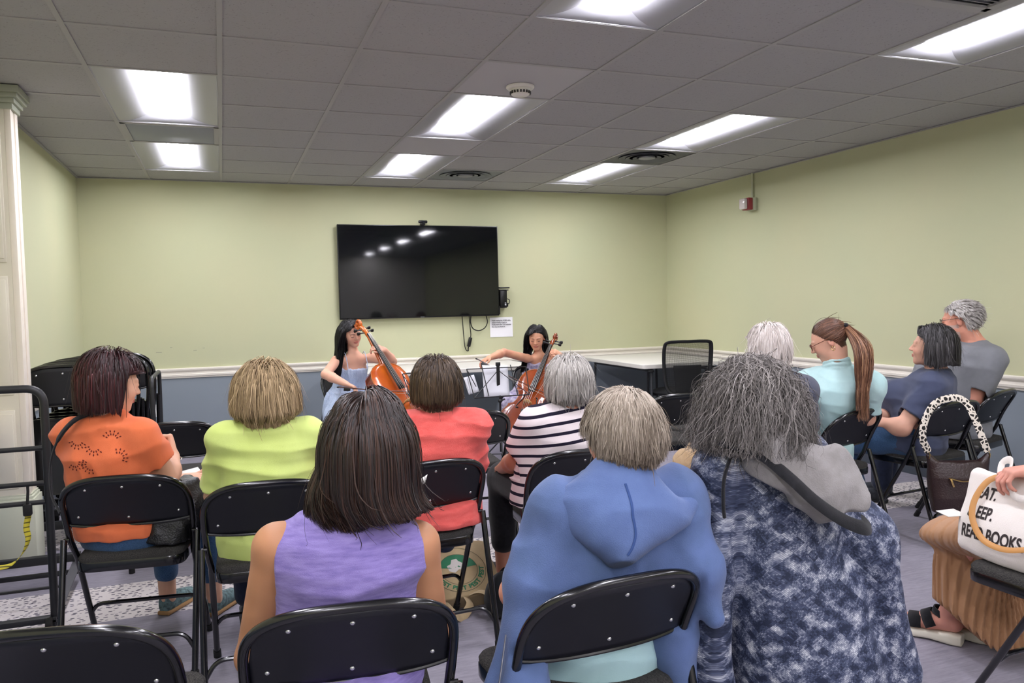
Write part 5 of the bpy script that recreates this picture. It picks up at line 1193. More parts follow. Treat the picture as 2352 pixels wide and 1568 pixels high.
# ================================================================== 4 woman in coral
root, og = person(.75, -.06, 'woman with short brown hair in a coral red shirt, seen from behind')
J = skel((.745, .02), 6, (.748, -.085, .925), sw=.148); J['elL'] = A(.55, .05, .68); J['elR'] = A(.925, .02, .68); J['wrL'] = A(.66, .24, .60); J['wrR'] = A(.86, .24, .60)
hc = A(.750, -.075, 1.030); HR = Rh(2, 6); k = .95
B = Sdf(); head_sdf(B, hc, HR, k); neck(B, J, hc, HR, k); torso(B, J, g=-.006, w_=.95); arm(B, J, 'R'); arm(B, J, 'L')
hand(B, J['wrR'], (-.6, .7, -.1), (0, -.2, -1), -1, .95); hand(B, J['wrL'], (.6, .7, -.1), (0, -.2, -1), 1, .95)
bulk('body', root, og, B, .005, MSKIN, lambda V: face_col(V, hc, HR, k, 'd49c82', hairc='382a20', region=region_std))
hair('hair', root, og, hc, HR, k, 6000, .125, ['21170f', '3a2a1c', '53402c', '6e573d'], MHAIR, region_std, lambda L: (L-A(0, -.03, .11))*A(6, 5, 2)+A(0, 0, -.05), thick=(.006, .026), cut=.925, seed=15, blocks=[(tuple(J['N']+A(0, 0, .03)), (.050, .050, .08))], tune=lambda v, p, t: v+(hc-p)*A(2.5, 2.5, 0)*(p[:, 2:3] < hc[2]-.05), clump=.45, nclump=220, wid=.004, lenf=lambda L: np.interp(L[:, 2], [-.07, -.02, .03, .1], [.50, .60, .85, 1.0]), flyaway=.01)
q = MB(); c_ = hc+HR @ A(-.080, -.004, -.046)*k; q.tube([tuple(c_+HR @ A(0, .010*math.cos(t), .011*math.sin(t))) for t in [2*PI*i/16 for i in range(16)]], .0018, 6, closed=True).sphere(tuple(c_), .004, 8, 6); small('earring', root, og, q, MCHR)
M4 = fab('coral_gauze', 'ef6e68', 'e8625c', 30, (1, 1, 3), bstr=.2, bs=260)
sh_ = Sdf(); torso(sh_, J, g=.018, w_=1.02, dpt=1.2, sh=.060, top=1.0)
for q in 'RL': sh_.rc(J['sh'+q], J['el'+q], .068, .060, .03); sh_.rc(J['el'+q], J['wr'+q], .060, .042, .02)
sh_.rc(J['N']+A(0, .03, .035), J['N']+A(0, .03, .12), .052, .07, .006, 's'); sh_.rc(J['N']+A(0, -.005, .0), J['N']+A(0, 0, .03), .060, .056, .01); sh_.rc(J['N']+A(0, .0, .02), J['N']+A(0, 0, .08), .049, .052, .003, 's')
sh_.loft((.745, .0, .44), (.745, -.0, .70), (1, 0, 0), [(0, 0, 0, .200, .150), (1, 0, 0, .175, .13)], .05)
collar(sh_, J, .054, .030); sh_.cut((0, 0, .468), (0, 0, -1)); sh_.disp(tee(41, 1.2)); seatcut(sh_, 4); o = bulk('shirt', root, og, sh_, .005, M4)
T1 = Sdf(); trousers(T1, J, (.085, .066, .052), end=.1, belt=.02); bulk('trousers', root, og, T1, .008, MNAVY)
for q in 'RL': shoe('shoe', root, og, J, q, MCANV)
# ================================================================== 5 woman in stripes
root, og = person(1.30, -.06, 'woman with short grey hair in a navy and white striped shirt and black trousers')
J = skel((1.29, -.02), 2, (1.315, -.10, .910), sw=.150); J['elL'] = A(1.115, .03, .675); J['elR'] = A(1.50, .0, .66); J['wrL'] = A(1.14, .26, .60); J['wrR'] = A(1.40, .22, .6); J['knL'] = A(1.195, .42, .515); J['anL'] = A(1.195, .44, .085); J['toeL'] = A(1.19, .57, .02); J['hipL'] = A(1.215, .03, .54)
hc = A(1.322, -.09, 1.010); HR = Rh(20, 6); k = .93
B = Sdf(); head_sdf(B, hc, HR, k); neck(B, J, hc, HR, k); torso(B, J, g=-.006, w_=.95); arm(B, J, 'R'); arm(B, J, 'L'); hand(B, J['wrL'], (.3, .9, -.2), (0, -.2, -1), 1, .95); hand(B, J['wrR'], (-.3, .9, -.2), (0, -.2, -1), -1, .95)
for q in 'RL': B.rc(J['an'+q]+A(0, 0, .2), J['an'+q]-A(0, 0, .03), .045, .034, .01)
bulk('body', root, og, B, .0055, MSKIN, lambda V: face_col(V, hc, HR, k, 'b98068', hairc='8a8580', region=region_std))
hair('hair', root, og, hc, HR, k, 6000, .115, ['6f6a66', 'a39e98', 'c6c1bb', 'e2ded9'], MHAIRM, region_std, lambda L: (L-A(0, -.02, .12))*A(6, 5, 2)+A(0, 0, -.06), thick=(.006, .030), cut=.912, seed=25, blocks=[(tuple(J['N']+A(0, 0, .03)), (.054, .054, .08))], tune=lambda v, p, t: v+(hc-p)*A(2.5, 2.5, 0)*(p[:, 2:3] < hc[2]-.05), clump=.6, nclump=220, wid=.004, wave=.05, wfreq=6, lenf=lambda L: np.interp(L[:, 2], [-.07, -.02, .03, .1], [.5, .7, .9, 1.0]), colf=lambda L, u, r: u*.75+np.where(L[:, 2] > .06, .2, 0))
sh_ = Sdf(); torso(sh_, J, g=.016, w_=1.04, dpt=1.2, sh=.058, top=.99); sleeve(sh_, J, 'R', .72, .072, .076, arm_r=.048); sleeve(sh_, J, 'L', .72, .072, .076, arm_r=.048)
sh_.loft((1.29, -.02, .47), (1.29, -.02, .72), (1, 0, 0), [(0, 0, 0, .205, .15), (1, 0, 0, .18, .13)], .05)
sh_.rc(J['N']+A(0, .02, .03), J['N']+A(0, .02, .1), .058, .07, .004, 's'); sh_.cut((0, 0, .50), (0, 0, -1)); sh_.disp(tee(51, .8)); seatcut(sh_, 5); bulk('striped_shirt', root, og, sh_, .005, stripes_mat())
T1 = Sdf(); trousers(T1, J, (.095, .074, .060), end=.28, belt=.02); T1.disp(folds(52, .004, (14, 14, 14))); bulk('trousers', root, og, T1, .007, MBLKF)
for q in 'RL': shoe('shoe', root, og, J, q, MBLKF, .22)
# ================================================================== 6 woman with blue hooded jacket
root, og = person(.83, -1.40, 'woman with short ash grey hair, blue hooded jacket draped over an aqua shirt')
J = skel((.80, -1.33), 4, (.845, -1.43, .925), sw=.150); J['knL'] = A(.86, -.92, .50); J['anL'] = A(.88, -.90, .1); J['toeL'] = A(.89, -.77, .02); J['elL'] = A(.62, -1.30, .64); J['elR'] = A(1.0, -1.38, .62); J['wrL'] = A(.70, -1.10, .56); J['wrR'] = A(.92, -1.12, .56)
hc = A(.857, -1.425, 1.035); HR = Rh(-6, 5, 0); k = .95
B = Sdf(); head_sdf(B, hc, HR, k); neck(B, J, hc, HR, k, .050, .056); torso(B, J, g=-.01, w_=.9); arm(B, J, 'R'); arm(B, J, 'L'); hand(B, J['wrL'], (.3, .9, -.2), (0, -.2, -1), 1, .95); hand(B, J['wrR'], (-.3, .9, -.2), (0, -.2, -1), -1, .95)
bulk('body', root, og, B, .004, MSKIN, lambda V: face_col(V, hc, HR, k, 'd3977c', hairc='57493d', region=lambda L: region_std(L, back=-.055, ear=.02)), lo=(-2, -3, .5))
reg6 = lambda L, d=None: region_std(L, back=-.070, ear=.026)
hair('hair', root, og, hc, HR, k, 8500, .078, ['3f352d', '6b5d50', '938677', 'b8ab9c', 'd3c8bb'], MHAIRM, reg6, lambda L: (L-A(.01, -.035, .12))*A(7, 6, 3)+A(0, 0, -.03), steps=10, thick=(.002, .011), seed=61, clump=.5, nclump=420, lift=.14, wid=.0033, wave=.20, wfreq=5, lenf=lambda L: np.interp(L[:, 2], [-.07, -.03, .03, .1], [.85, .8, .9, 1.0]), colf=lambda L, u, r: np.clip(.06+u*.5+np.interp(L[:, 2], [-.07, -.02, .05, .1], [-.25, 0, .2, .38]), 0, 1), flyaway=.006, stiff=.62, grav=.9)
for s in (-1,):
    q = MB(); c_ = hc+HR @ A(s*.080, -.002, -.052)*k; q.tube([tuple(c_+HR @ A(.004*math.cos(t), .012*math.cos(t), .014*math.sin(t))) for t in [2*PI*i/18 for i in range(18)]], .0016, 6, closed=True); small('earring', root, og, q, MCHR)
MAQ = fab('aqua_knit', 'b3d4d6', 'a6c9cc', 8, bstr=.2)
sh_ = Sdf(); torso(sh_, J, g=.006, w_=.97, dpt=1.1, sh=.05, top=.9); sh_.loft((.83, -1.33, .40), (.82, -1.33, .62), (1, 0, 0), [(0, 0, 0, .17, .16), (1, 0, 0, .165, .135)], .04); sh_.disp(folds(62, .006, (9, 9, 30))); sh_.cut((0, 0, .455), (0, 0, -1)); seatcut(sh_, 3); bulk('aqua_shirt', root, og, sh_, .005, MAQ)
MBL = fab('blue_fleece', '5f72a0', '56698f', 14, bstr=.22, bs=420)
c6 = Sdf()
c6.loft((.80, -1.36, .40), (.835, -1.43, .93), (1, -.08, 0), [(.50, -.01, 0, .215, .150), (.62, -.005, 0, .205, .140), (.78, 0, 0, .178, .118), (.9, .0, 0, .125, .092), (1.0, 0, 0, .078, .072)], .03)
for q in 'RL': c6.rc(J['N']-A(0, 0, .05), J['sh'+q], .068, .068, .05)
c6.rc(J['shR'], (1.005, -1.50, .70), .066, .066, .04); c6.rc((1.005, -1.50, .70), (1.035, -1.54, .60), .060, .022, .03)      # right edge over the chair back
c6.rc((.97, -1.45, .66), (.985, -1.46, .42), .06, .045, .03)
# left front panel and empty sleeve hanging outside the chair
c6.rc(J['shL'], (.600, -1.44, .70), .066, .058, .04); c6.rc((.600, -1.44, .70), (.560, -1.50, .50), .056, .055, .03); c6.rc((.56, -1.50, .50), (.545, -1.52, .30), .055, .05, .03)
c6.loft((.560, -1.44, .30), (.62, -1.42, .80), (1, .2, 0), [(0, -.02, .0, .085, .030), (.35, -.02, 0, .080, .030), (1, 0, 0, .05, .04)], .03)
c6.disp(folds(63, .012, (16, 12, 5))); c6.disp(folds(65, .006, (20, 20, 24))); seatcut(c6, 3, .235); jk = bulk('hooded_jacket', root, og, c6, .0048, MBL, relax=2, lo=(.3, -1.75, .25))
# hood lying on the back: pouch with a rolled opening and a low point
hd = Sdf()
hd.loft((.775, -1.56, .765), (.845, -1.44, .965), (1, -.05, 0), [(0, .0, 0, .022, .035), (.12, .0, 0, .060, .055), (.3, .0, -.0, .115, .070), (.5, .0, 0, .158, .078), (.66, 0, 0, .150, .078), (.82, 0, 0, .105, .072), (1.0, 0, 0, .066, .066)], .03)
hd.rc((.660, -1.425, .865), (.735, -1.52, .835), .030, .030, .03); hd.rc((.985, -1.50, .865), (.90, -1.53, .83), .028, .03, .03)
hd.rc(J['N']+A(0, .03, .045), J['N']+A(0, .03, .14), .060, .075, .01, 's')
# groove of the centre seam
sm = catmull([(.845, -1.53, .955), (.850, -1.58, .915), (.835, -1.63, .865), (.795, -1.64, .805), (.765, -1.63, .78)], 4)
hd.disp(folds(64, .006, (12, 12, 16))); ho = bulk('hood', root, og, hd, .0045, fab('blue_fleece'if False else 'blue_fleece_hood', '6378a6', '5a6d99', 14, bstr=.22, bs=420), relax=2)
q = MB(); q.tube([(x, 0, z) for x, y, z in catmull([(.800, 0, .945), (.802, 0, .915), (.798, 0, .885), (.800, 0, .862), (.800, 0, .838), (.790, 0, .815), (.778, 0, .798)], 9)], .0032, 6); so = q.build('seam', mat('seam_blue', '324b80', rough=.9), ho); drape(so, ho, og, .0012, -1.5, jk)
q = MB(); zp = catmull([(.575, -1.50, .62), (.545, -1.53, .52), (.515, -1.55, .43), (.50, -1.55, .33)], 6)
q.tube([(p[0]-.045, p[1]+.02, p[2]) for p in zp], .002, 6); small('zip', root, og, q, mat('dull_zip', '7a7d86', rough=.4, metal=.6))
T1 = Sdf(); trousers(T1, J, (.085, .066, .052), end=.1, belt=.02); bulk('jeans', root, og, T1, .008, MDEN)
for q in 'RL': shoe('shoe', root, og, J, q, MCANV)
# ================================================================== 7 person with wild grey hair and patterned jacket
root, og = person(1.27, -1.42, 'person with wavy wild grey hair in a blue and white snakeskin-print jacket')
J = skel((1.30, -1.36), 0, (1.258, -1.42, .985), sw=.135, pel=.55); J['elL'] = A(1.06, -1.33, .70); J['elR'] = A(1.50, -1.45, .70); J['wrL'] = A(1.15, -1.12, .6); J['wrR'] = A(1.4, -1.12, .6)
hc = A(1.252, -1.40, 1.062); HR = Rh(18, 22, -6); k = .92
B = Sdf(); head_sdf(B, hc, HR, k); neck(B, J, hc, HR, k); torso(B, J, g=-.01, w_=.9); arm(B, J, 'R'); arm(B, J, 'L'); hand(B, J['wrL'], (.3, .9, -.2), (0, -.2, -1), 1, .95); hand(B, J['wrR'], (-.3, .9, -.2), (0, -.2, -1), -1, .95)
bulk('body', root, og, B, .006, MSKIN, lambda V: face_col(V, hc, HR, k, 'd3a088', hairc='4a4542', region=region_std))
hair('hair', root, og, hc, HR, k, 12000, .30, ['262322', '45413e', '6a6461', '918b87', 'bab4b0'], MHAIRM, region_std, lambda L: np.stack([np.sign(L[:, 0]-.02)*(.10+np.abs(L[:, 0])*4), L[:, 1]*2-.02, -.12+0*L[:, 0]], 1), steps=22, thick=(.004, .046), cut=.975, seed=71, blocks=[(tuple(J['N']+A(0, 0, -.02)), (.10, .10, .10))], clump=.5, nclump=800, wid=.0026, wave=.85, wfreq=13, flyaway=.10, stiff=.72,
     colf=lambda L, u, r: np.clip(u*.8+.12*(L[:, 2] > .06), 0, 1), lenf=lambda L: np.interp(L[:, 2], [-.07, .02, .1], [.7, .9, 1.0]), tune=lambda v, p, t: v+A(-.10, -.02, 0)*t)
MSN = snake_mat(); c7 = Sdf()
c7.loft((1.37, -1.44, .28), (1.262, -1.42, .99), (1, -.08, 0), [(0, .01, -.01, .205, .205), (.25, .0, -.01, .205, .20), (.5, -.005, 0, .202, .18), (.7, -.01, 0, .188, .150), (.84, -.005, 0, .165, .122), (.93, 0, 0, .13, .10), (1.0, 0, 0, .08, .075)], .03)
for q, s in (('R', 1), ('L', -1)): c7.rc(J['N']-A(0, 0, .06), J['sh'+q]+A(s*.0, 0, -.02), .07, .075, .05)
c7.rc(J['shR']+A(.0, 0, -.03), (1.50, -1.52, .72), .078, .080, .04); c7.rc((1.50, -1.52, .72), (1.575, -1.56, .38), .076, .060, .04)
c7.rc(J['shL'], (1.075, -1.45, .66), .070, .070, .03); c7.rc((1.075, -1.45, .66), (1.06, -1.50, .36), .066, .05, .03)
c7.rc((1.345, -1.72, .50), (1.35, -1.70, .2), .004, .035, .01, 's')      # vent
c7.cut((1.345, -1.6, .36), (-.25, -.3, -1), inside=((1.28, -1.7, .33), .12))
c7.disp(folds(72, .012, (17, 10, 4.5))); c7.disp(folds(73, .004, (14, 14, 14)))
bulk('patterned_jacket', root, og, c7, .005, MSN, relax=2, lo=(.8, -1.95, .27))
MHG = fab('grey_linen', '918d8c', '817d7b', 30, bstr=.2, bs=300, am=.25); g7 = Sdf()
ga = nz((.20, -.07, -.155)); gn = nz(np.cross(np.cross(ga, (.1, -1, .25)), ga)); gt = np.cross(ga, gn)
g7.el((1.262, -1.545, .935), (.155, .060, .082), np.stack([ga, gn, gt], 1), .03); g7.el((1.325, -1.575, .900), (.085, .062, .088), np.stack([ga, gn, gt], 1), .03); g7.el((1.20, -1.52, .985), (.06, .05, .05), None, .03)
g7.rc((1.310, -1.55, .965), (1.345, -1.565, .955), .034, .034, .03); g7.rc((1.350, -1.57, .95), (1.395, -1.61, .86), .030, .028, .03); g7.disp(folds(74, .016, (26, 20, 12))); g7.disp(folds(75, .006, (30, 30, 40)))
hg = bulk('hood', root, og, g7, .0045, MHG, relax=1)
q = MB(); st_ = catmull([(1.09, -1.49, 1.01), (1.15, -1.555, .985), (1.195, -1.605, .935), (1.24, -1.645, .880), (1.30, -1.665, .835), (1.355, -1.675, .812), (1.385, -1.65, .82)], 6)
q.tube(st_, .019, 8, sq=(.22, 1), up0=(.3, -1, .6)); small('collar_strap', root, og, q, MBLKF)
q = MB(); q.tube(catmull([(1.16, -1.50, .985), (1.115, -1.50, .97), (1.085, -1.51, .92), (1.075, -1.52, .86), (1.078, -1.52, .83)], 5), .009, 8, sq=(.5, 1)); small('drawcord', root, og, q, MBLKF)
T1 = Sdf(); trousers(T1, J, (.085, .066, .052), end=.1, belt=.0); bulk('trousers', root, og, T1, .008, MTAN)
for q in 'RL': shoe('shoe', root, og, J, q, MCANV)
# ================================================================== 8 white-haired person
root, og = person(2.50, .22, 'person with white hair tinged pink, in a dark slate shirt and tan trousers')
J = skel((2.50, .22), -22, (2.515, .12, .975), sw=.150); J['shR'] = A(2.655, .04, .885); J['shL'] = A(2.385, .19, .890); J['elR'] = A(2.735, .12, .70); J['elL'] = A(2.34, .28, .68); J['wrR'] = A(2.58, .40, .62); J['wrL'] = A(2.38, .42, .62)
J['knL'] = A(2.250, .46, .485); J['anL'] = A(2.235, .48, .09); J['toeL'] = A(2.16, .58, .02); J['knR'] = A(2.42, .62, .50); J['anR'] = A(2.40, .64, .1); J['toeR'] = A(2.33, .75, .02)
hc = A(2.506, .13, 1.105); HR = Rh(-2, 8); k = .95
B = Sdf(); head_sdf(B, hc, HR, k); neck(B, J, hc, HR, k); torso(B, J, g=-.008, w_=.95); arm(B, J, 'R'); arm(B, J, 'L'); hand(B, J['wrR'], (-.7, .6, -.1), (0, -.2, -1), -1, .95); hand(B, J['wrL'], (0, .8, -.1), (0, -.2, -1), 1, .95)
bulk('body', root, og, B, .006, MSKIN, lambda V: face_col(V, hc, HR, k, 'd8a290', hairc='c9b6ae', region=region_std))
hair('hair', root, og, hc, HR, k, 5000, .125, ['b5a9a2', 'd8cfc9', 'f0eae6'], MHAIRM, region_std, lambda L: (L-A(0, -.02, .12))*A(6, 5, 2)+A(0, 0, -.06), thick=(.005, .026), cut=1.0, seed=81, blocks=[(tuple(J['N']+A(0, 0, .03)), (.056, .056, .08)), faceb(hc, HR, k)], face=(.03, .05), clump=.65, nclump=200, wid=.0038, wave=.10, wfreq=7, lenf=lambda L: np.interp(L[:, 2], [-.07, -.02, .03, .1], [.5, .7, .9, 1.0]))
MSL = fab('slate_shirt', '5c5f6e', '545766', 12)
sh_ = Sdf(); torso(sh_, J, g=.020, w_=1.04, dpt=1.2, sh=.062, top=.98)
for q in 'RL': sh_.rc(J['sh'+q], J['el'+q], .068, .060, .03); sh_.rc(J['el'+q], J['wr'+q], .058, .040, .02)
sh_.rc(J['N']+A(0, 0, .0), J['N']+A(0, 0, .045), .058, .055, .01); sh_.rc(J['N']+A(0, .01, .04), J['N']+A(0, .01, .12), .052, .06, .003, 's'); collar(sh_, J, .058, .030); sh_.cut((0, 0, .47), (0, 0, -1)); sh_.disp(folds(82, .009, (11, 11, 14))); seatcut(sh_, 12); bulk('shirt', root, og, sh_, .006, MSL)
T1 = Sdf(); trousers(T1, J, (.090, .074, .060), end=.1, belt=.02); T1.disp(folds(83, .006, (14, 14, 20))); bulk('trousers', root, og, T1, .006, MTAN)
for q in 'RL': shoe('shoe', root, og, J, q, MCANV)
# ================================================================== 9 woman with ponytail
root, og = person(2.97, .20, 'woman with long brown ponytail and glasses in an aqua shirt, looking down')
J = skel((2.98, .32), -30, (2.975, .16, .965), sw=.150); J['shR'] = A(3.100, .08, .880); J['shL'] = A(2.865, .24, .885); J['elR'] = A(3.155, .14, .70); J['elL'] = A(2.80, .34, .70); J['wrR'] = A(2.98, .42, .64); J['wrL'] = A(2.82, .50, .64)
hc = A(2.955, .20, 1.120); HR = Rh(-46, 24); k = .93
B = Sdf(); head_sdf(B, hc, HR, k); neck(B, J, hc, HR, k, .050, .056); torso(B, J, g=-.008, w_=.95); arm(B, J, 'R'); arm(B, J, 'L'); hand(B, J['wrR'], (-.7, .6, -.1), (0, -.2, -1), -1, .95); hand(B, J['wrL'], (0, .8, -.1), (0, -.2, -1), 1, .95)
bulk('body', root, og, B, .0042, MSKIN, lambda V: face_col(V, hc, HR, k, 'd6a48c', hairc='4a3022', region=region_std), lo=(2, -1, .5))
tie = hc+HR @ A(0, -.110, .040)*k
hair('hair', root, og, hc, HR, k, 4500, .17, ['3a251a', '55382a', '76503c', '8f6a52'], MHAIR, region_std, lambda L: A(0, -.125, .045)-L, steps=9, grav=.05, thick=(.001, .006), seed=91, clump=.1, wid=.0045, lenf=lambda L: np.linalg.norm(L-A(0, -.12, .045), axis=1)/.17, stiff=.95, flyaway=.004, tune=lambda v, p, t: v*.35+(tie-p)/(np.linalg.norm(tie-p, axis=1)[:, None]+1e-6)*.65)
def tail(name, root, og, p0, L_, dirn, palette, n=900, seed=9, spread=.022, wid=.004):
    r = np.random.RandomState(seed); steps = 20; P = np.zeros((steps+1, n, 3)); t = np.linspace(0, 1, steps+1)
    off = r.normal(size=(n, 3))*A(1, 1, .2); off /= np.linalg.norm(off, axis=1)[:, None]; off *= (r.rand(n)**.5)[:, None]; ln = L_*(.62+.42*r.rand(n)**.7)
    d = nz(dirn); wv = rnoise(seed)
    for i, tt in enumerate(t):
        c_ = np.array(p0)+d[None]*.105*math.sin(min(1, tt*2.6)*PI/2)+A(0, 0, -1)*(ln*tt)[:, None]*1.0+d[None]*(.02*math.sin(tt*5)+.05*tt)
        w_ = spread*(.35+1.0*math.sin(min(1, tt*1.4+.05)*PI*.8)); P[i] = c_+off*w_+.006*np.stack([wv(off+tt*1.3, (4, 4, 4))]*3, 1)*A(1, 1, 0)*(tt*2)
    T_ = np.gradient(P, axis=0); T_ /= np.linalg.norm(T_, axis=2)[:, :, None]; O = off[None]+A(0, -.8, 0); sd = np.cross(T_, O); sd /= np.linalg.norm(sd, axis=2)[:, :, None]+1e-9; up_ = np.cross(sd, T_)
    wv_ = (wid*(1-.6*t)[:, None]*(.6+.7*r.rand(n))[None])[:, :, None]; Vx = np.stack([P-sd*wv_*.5, P+up_*wv_*.2, P+sd*wv_*.5], 2).transpose(1, 0, 2, 3).reshape(-1, 3)
    b = (np.arange(n)*(steps+1)*3)[:, None, None]; i = (np.arange(steps)*3)[None, :, None]; F = np.concatenate([(b+i+np.array([0, 1, 4, 3])).reshape(-1, 4), (b+i+np.array([1, 2, 5, 4])).reshape(-1, 4)])
    pal = np.array([lc(x) for x in palette]); u = r.rand(n)*(len(pal)-1.001); a_ = u.astype(int); col = pal[a_]*(1-(u-a_))[:, None]+pal[a_+1]*(u-a_)[:, None]
    return np_mesh(name, Vx, F, MHAIR, root, og, col=np.repeat(col, (steps+1)*3, 0))
tl = tail('ponytail', root, og, tie, .46, (-.10, -.95, 0), ['4a2e20', '704a36', '94684e', 'a8805f'], seed=92, n=1500, spread=.034, wid=.0034)
S_ = Sdf(); S_.rc(tie-HR @ A(.02, 0, 0), tie+HR @ A(.02, 0, 0), .014, .014); S_.disp(folds(93, .004, (60, 60, 60))); bulk('hair_tie', root, og, S_, .004, MBLKF, relax=0)
MLS = mat('clear_lens', 'e8e0d0', rough=.05, alpha=.25)
def glasses(root, og, hc, HR, k, m, r=.022):
    q = MB(); g = MB()
    for s in (-1, 1):
        c_ = A(s*.032, .106, -.002); ring = [tuple(hc+HR @ (c_+A(r*math.cos(t), -.004*abs(math.cos(t)), r*.85*math.sin(t)))*k) for t in [2*PI*i/20 for i in range(20)]]
        q.tube(ring, .0018, 6, closed=True); q.tube([tuple(hc+HR @ A(s*(.032+r), .104, .004)*k), tuple(hc+HR @ A(s*.078, .06, .008)*k), tuple(hc+HR @ A(s*.081, -.005, .012)*k), tuple(hc+HR @ A(s*.079, -.03, -.008)*k)], .0016, 6)
        g.add(ring, [tuple(range(20))])
    q.tube([tuple(hc+HR @ A(-.010, .107, .004)*k), tuple(hc+HR @ A(0, .112, .008)*k), tuple(hc+HR @ A(.010, .107, .004)*k)], .0018, 6)
    o = small('glasses', root, og, q, m); small('lens', o, og, g, MLS)
glasses(root, og, hc, HR, k, mat('tortoise_frame', '5a3218', rough=.3))
q = MB(); c_ = hc+HR @ A(-.080, -.004, -.048)*k; q.tube([tuple(c_+HR @ A(0, .008*math.cos(t), .011*math.sin(t))) for t in [2*PI*i/16 for i in range(16)]], .0018, 6, closed=True); small('earring', root, og, q, MCHR)
M9 = fab('aqua_shirt_cloth', 'bfdedd', 'b1d3d3', 12)
sh_ = Sdf(); torso(sh_, J, g=.022, w_=1.02, dpt=1.2, sh=.062, top=.96)
for q in 'RL': sh_.rc(J['sh'+q], J['el'+q], .066, .064, .03); sh_.rc(J['el'+q], J['wr'+q], .062, .040, .02)
sh_.loft((2.98, .31, .43), (2.98, .27, .65), J['R'], [(0, 0, 0, .18, .135), (1, 0, 0, .165, .12)], .05)
sh_.rc(J['N']+A(-.005, .005, -.01), J['N']+A(-.01, .01, .030), .060, .056, .012); sh_.rc(J['N']+A(-.01, .012, .02), J['N']+A(-.03, .04, .12), .050, .062, .003, 's')
collar(sh_, J, .058, .035, .012, .020, .3, (-.008, .008, 0)); sh_.cut((0, 0, .44), (0, 0, -1)); sh_.disp(folds(94, .011, (11, 11, 13))); sh_.disp(folds(95, .005, (26, 26, 20))); seatcut(sh_, 13); bulk('aqua_shirt', root, og, sh_, .005, M9)
T1 = Sdf(); trousers(T1, J, (.085, .066, .052), end=.1, belt=.0); bulk('trousers', root, og, T1, .008, MDEN)
for q in 'RL': shoe('shoe', root, og, J, q, MCANV)
# ================================================================== 10 woman in navy tee
root, og = person(3.62, .22, 'woman with dark grey bob and closed eyes in a navy tee and jeans')
J = skel((3.66, .30), -36, (3.735, .22, .925), sw=.150); J['shR'] = A(3.630, .16, .845); J['shL'] = A(3.80, .36, .85); J['elR'] = A(3.465, .205, .615); J['elL'] = A(3.60, .44, .64); J['wrR'] = A(3.405, .27, .640); J['wrL'] = A(3.40, .36, .665)
J['knR'] = A(3.27, .50, .50); J['knL'] = A(3.42, .62, .50); J['anL'] = A(3.47, .50, .09); J['toeL'] = A(3.38, .60, .02); J['anR'] = A(3.30, .45, .09); J['toeR'] = A(3.22, .56, .02)
hc = A(3.685, .215, 1.055); HR = Rh(-38, -6); k = .95
B = Sdf(); head_sdf(B, hc, HR, k); neck(B, J, hc, HR, k, .050, .056); torso(B, J, g=-.008, w_=.95); arm(B, J, 'R', (.052, .050, .043, .029)); arm(B, J, 'L')
hand(B, J['wrR'], (-.55, .75, .25), (.2, .5, -.8), -1, .95, curl=(.7, .8, .9, 1.0)); hand(B, J['wrL'], (-.3, .2, .05), (.1, -.7, -.6), 1, .95, curl=(.9, .9, .9, .9))
def col10(V):
    C = face_col(V, hc, HR, k, 'd9a68e', hairc='2d2a2b', region=region_std, lips='c07a70'); return C
bulk('body', root, og, B, .0042, MSKIN, col10, lo=(2, -1, .5))
hair('hair', root, og, hc, HR, k, 6500, .165, ['161415', '2a2728', '454244', '6e6a6c'], MHAIR, region_std, lambda L: np.stack([np.sign(L[:, 0])*(.08+np.abs(L[:, 0])*4), -.08+L[:, 1]*1.5, -.12+0*L[:, 0]], 1), steps=16, thick=(.006, .036), cut=.955, seed=101, blocks=[(tuple(J['N']+A(0, 0, .03)), (.060, .060, .08)), faceb(hc, HR, k), (tuple(hc+HR @ A(0, .09, .03)*k), (.075, .05, .06))], face=(.028, .06), clump=.45, nclump=220, wid=.0042, wave=.05, wfreq=6, lenf=lambda L: np.interp(L[:, 2], [-.07, -.02, .03, .1], [.5, .7, .95, 1.0]))
M10 = fab('navy_tee', '4b5168', '434960', 14)
sh_ = Sdf(); torso(sh_, J, g=.016, w_=1.05, dpt=1.22, sh=.058, top=.97); sleeve(sh_, J, 'R', .70, .070, .074, arm_r=.052); sleeve(sh_, J, 'L', .70, .070, .074, arm_r=.048)
sh_.el(tuple(J['P']+J['F']*.10+A(.04, 0, .24)), (.12, .12, .10), None, .06)
sh_.rc(J['N']+A(0, .0, .035), J['N']+A(0, .0, .12), .055, .065, .004, 's'); sh_.cut((0, 0, .455), (0, 0, -1)); sh_.disp(tee(102)); seatcut(sh_, 14); bulk('tee_shirt', root, og, sh_, .005, M10)
T1 = Sdf(); trousers(T1, J, (.092, .072, .056), end=.12, belt=.0); T1.disp(folds(103, .004, (14, 14, 14))); bulk('jeans', root, og, T1, .006, MDEN)
for q in 'RL': shoe('shoe', root, og, J, q, MCANV, .24, mat('white_sole', 'd8d6d2', rough=.6))
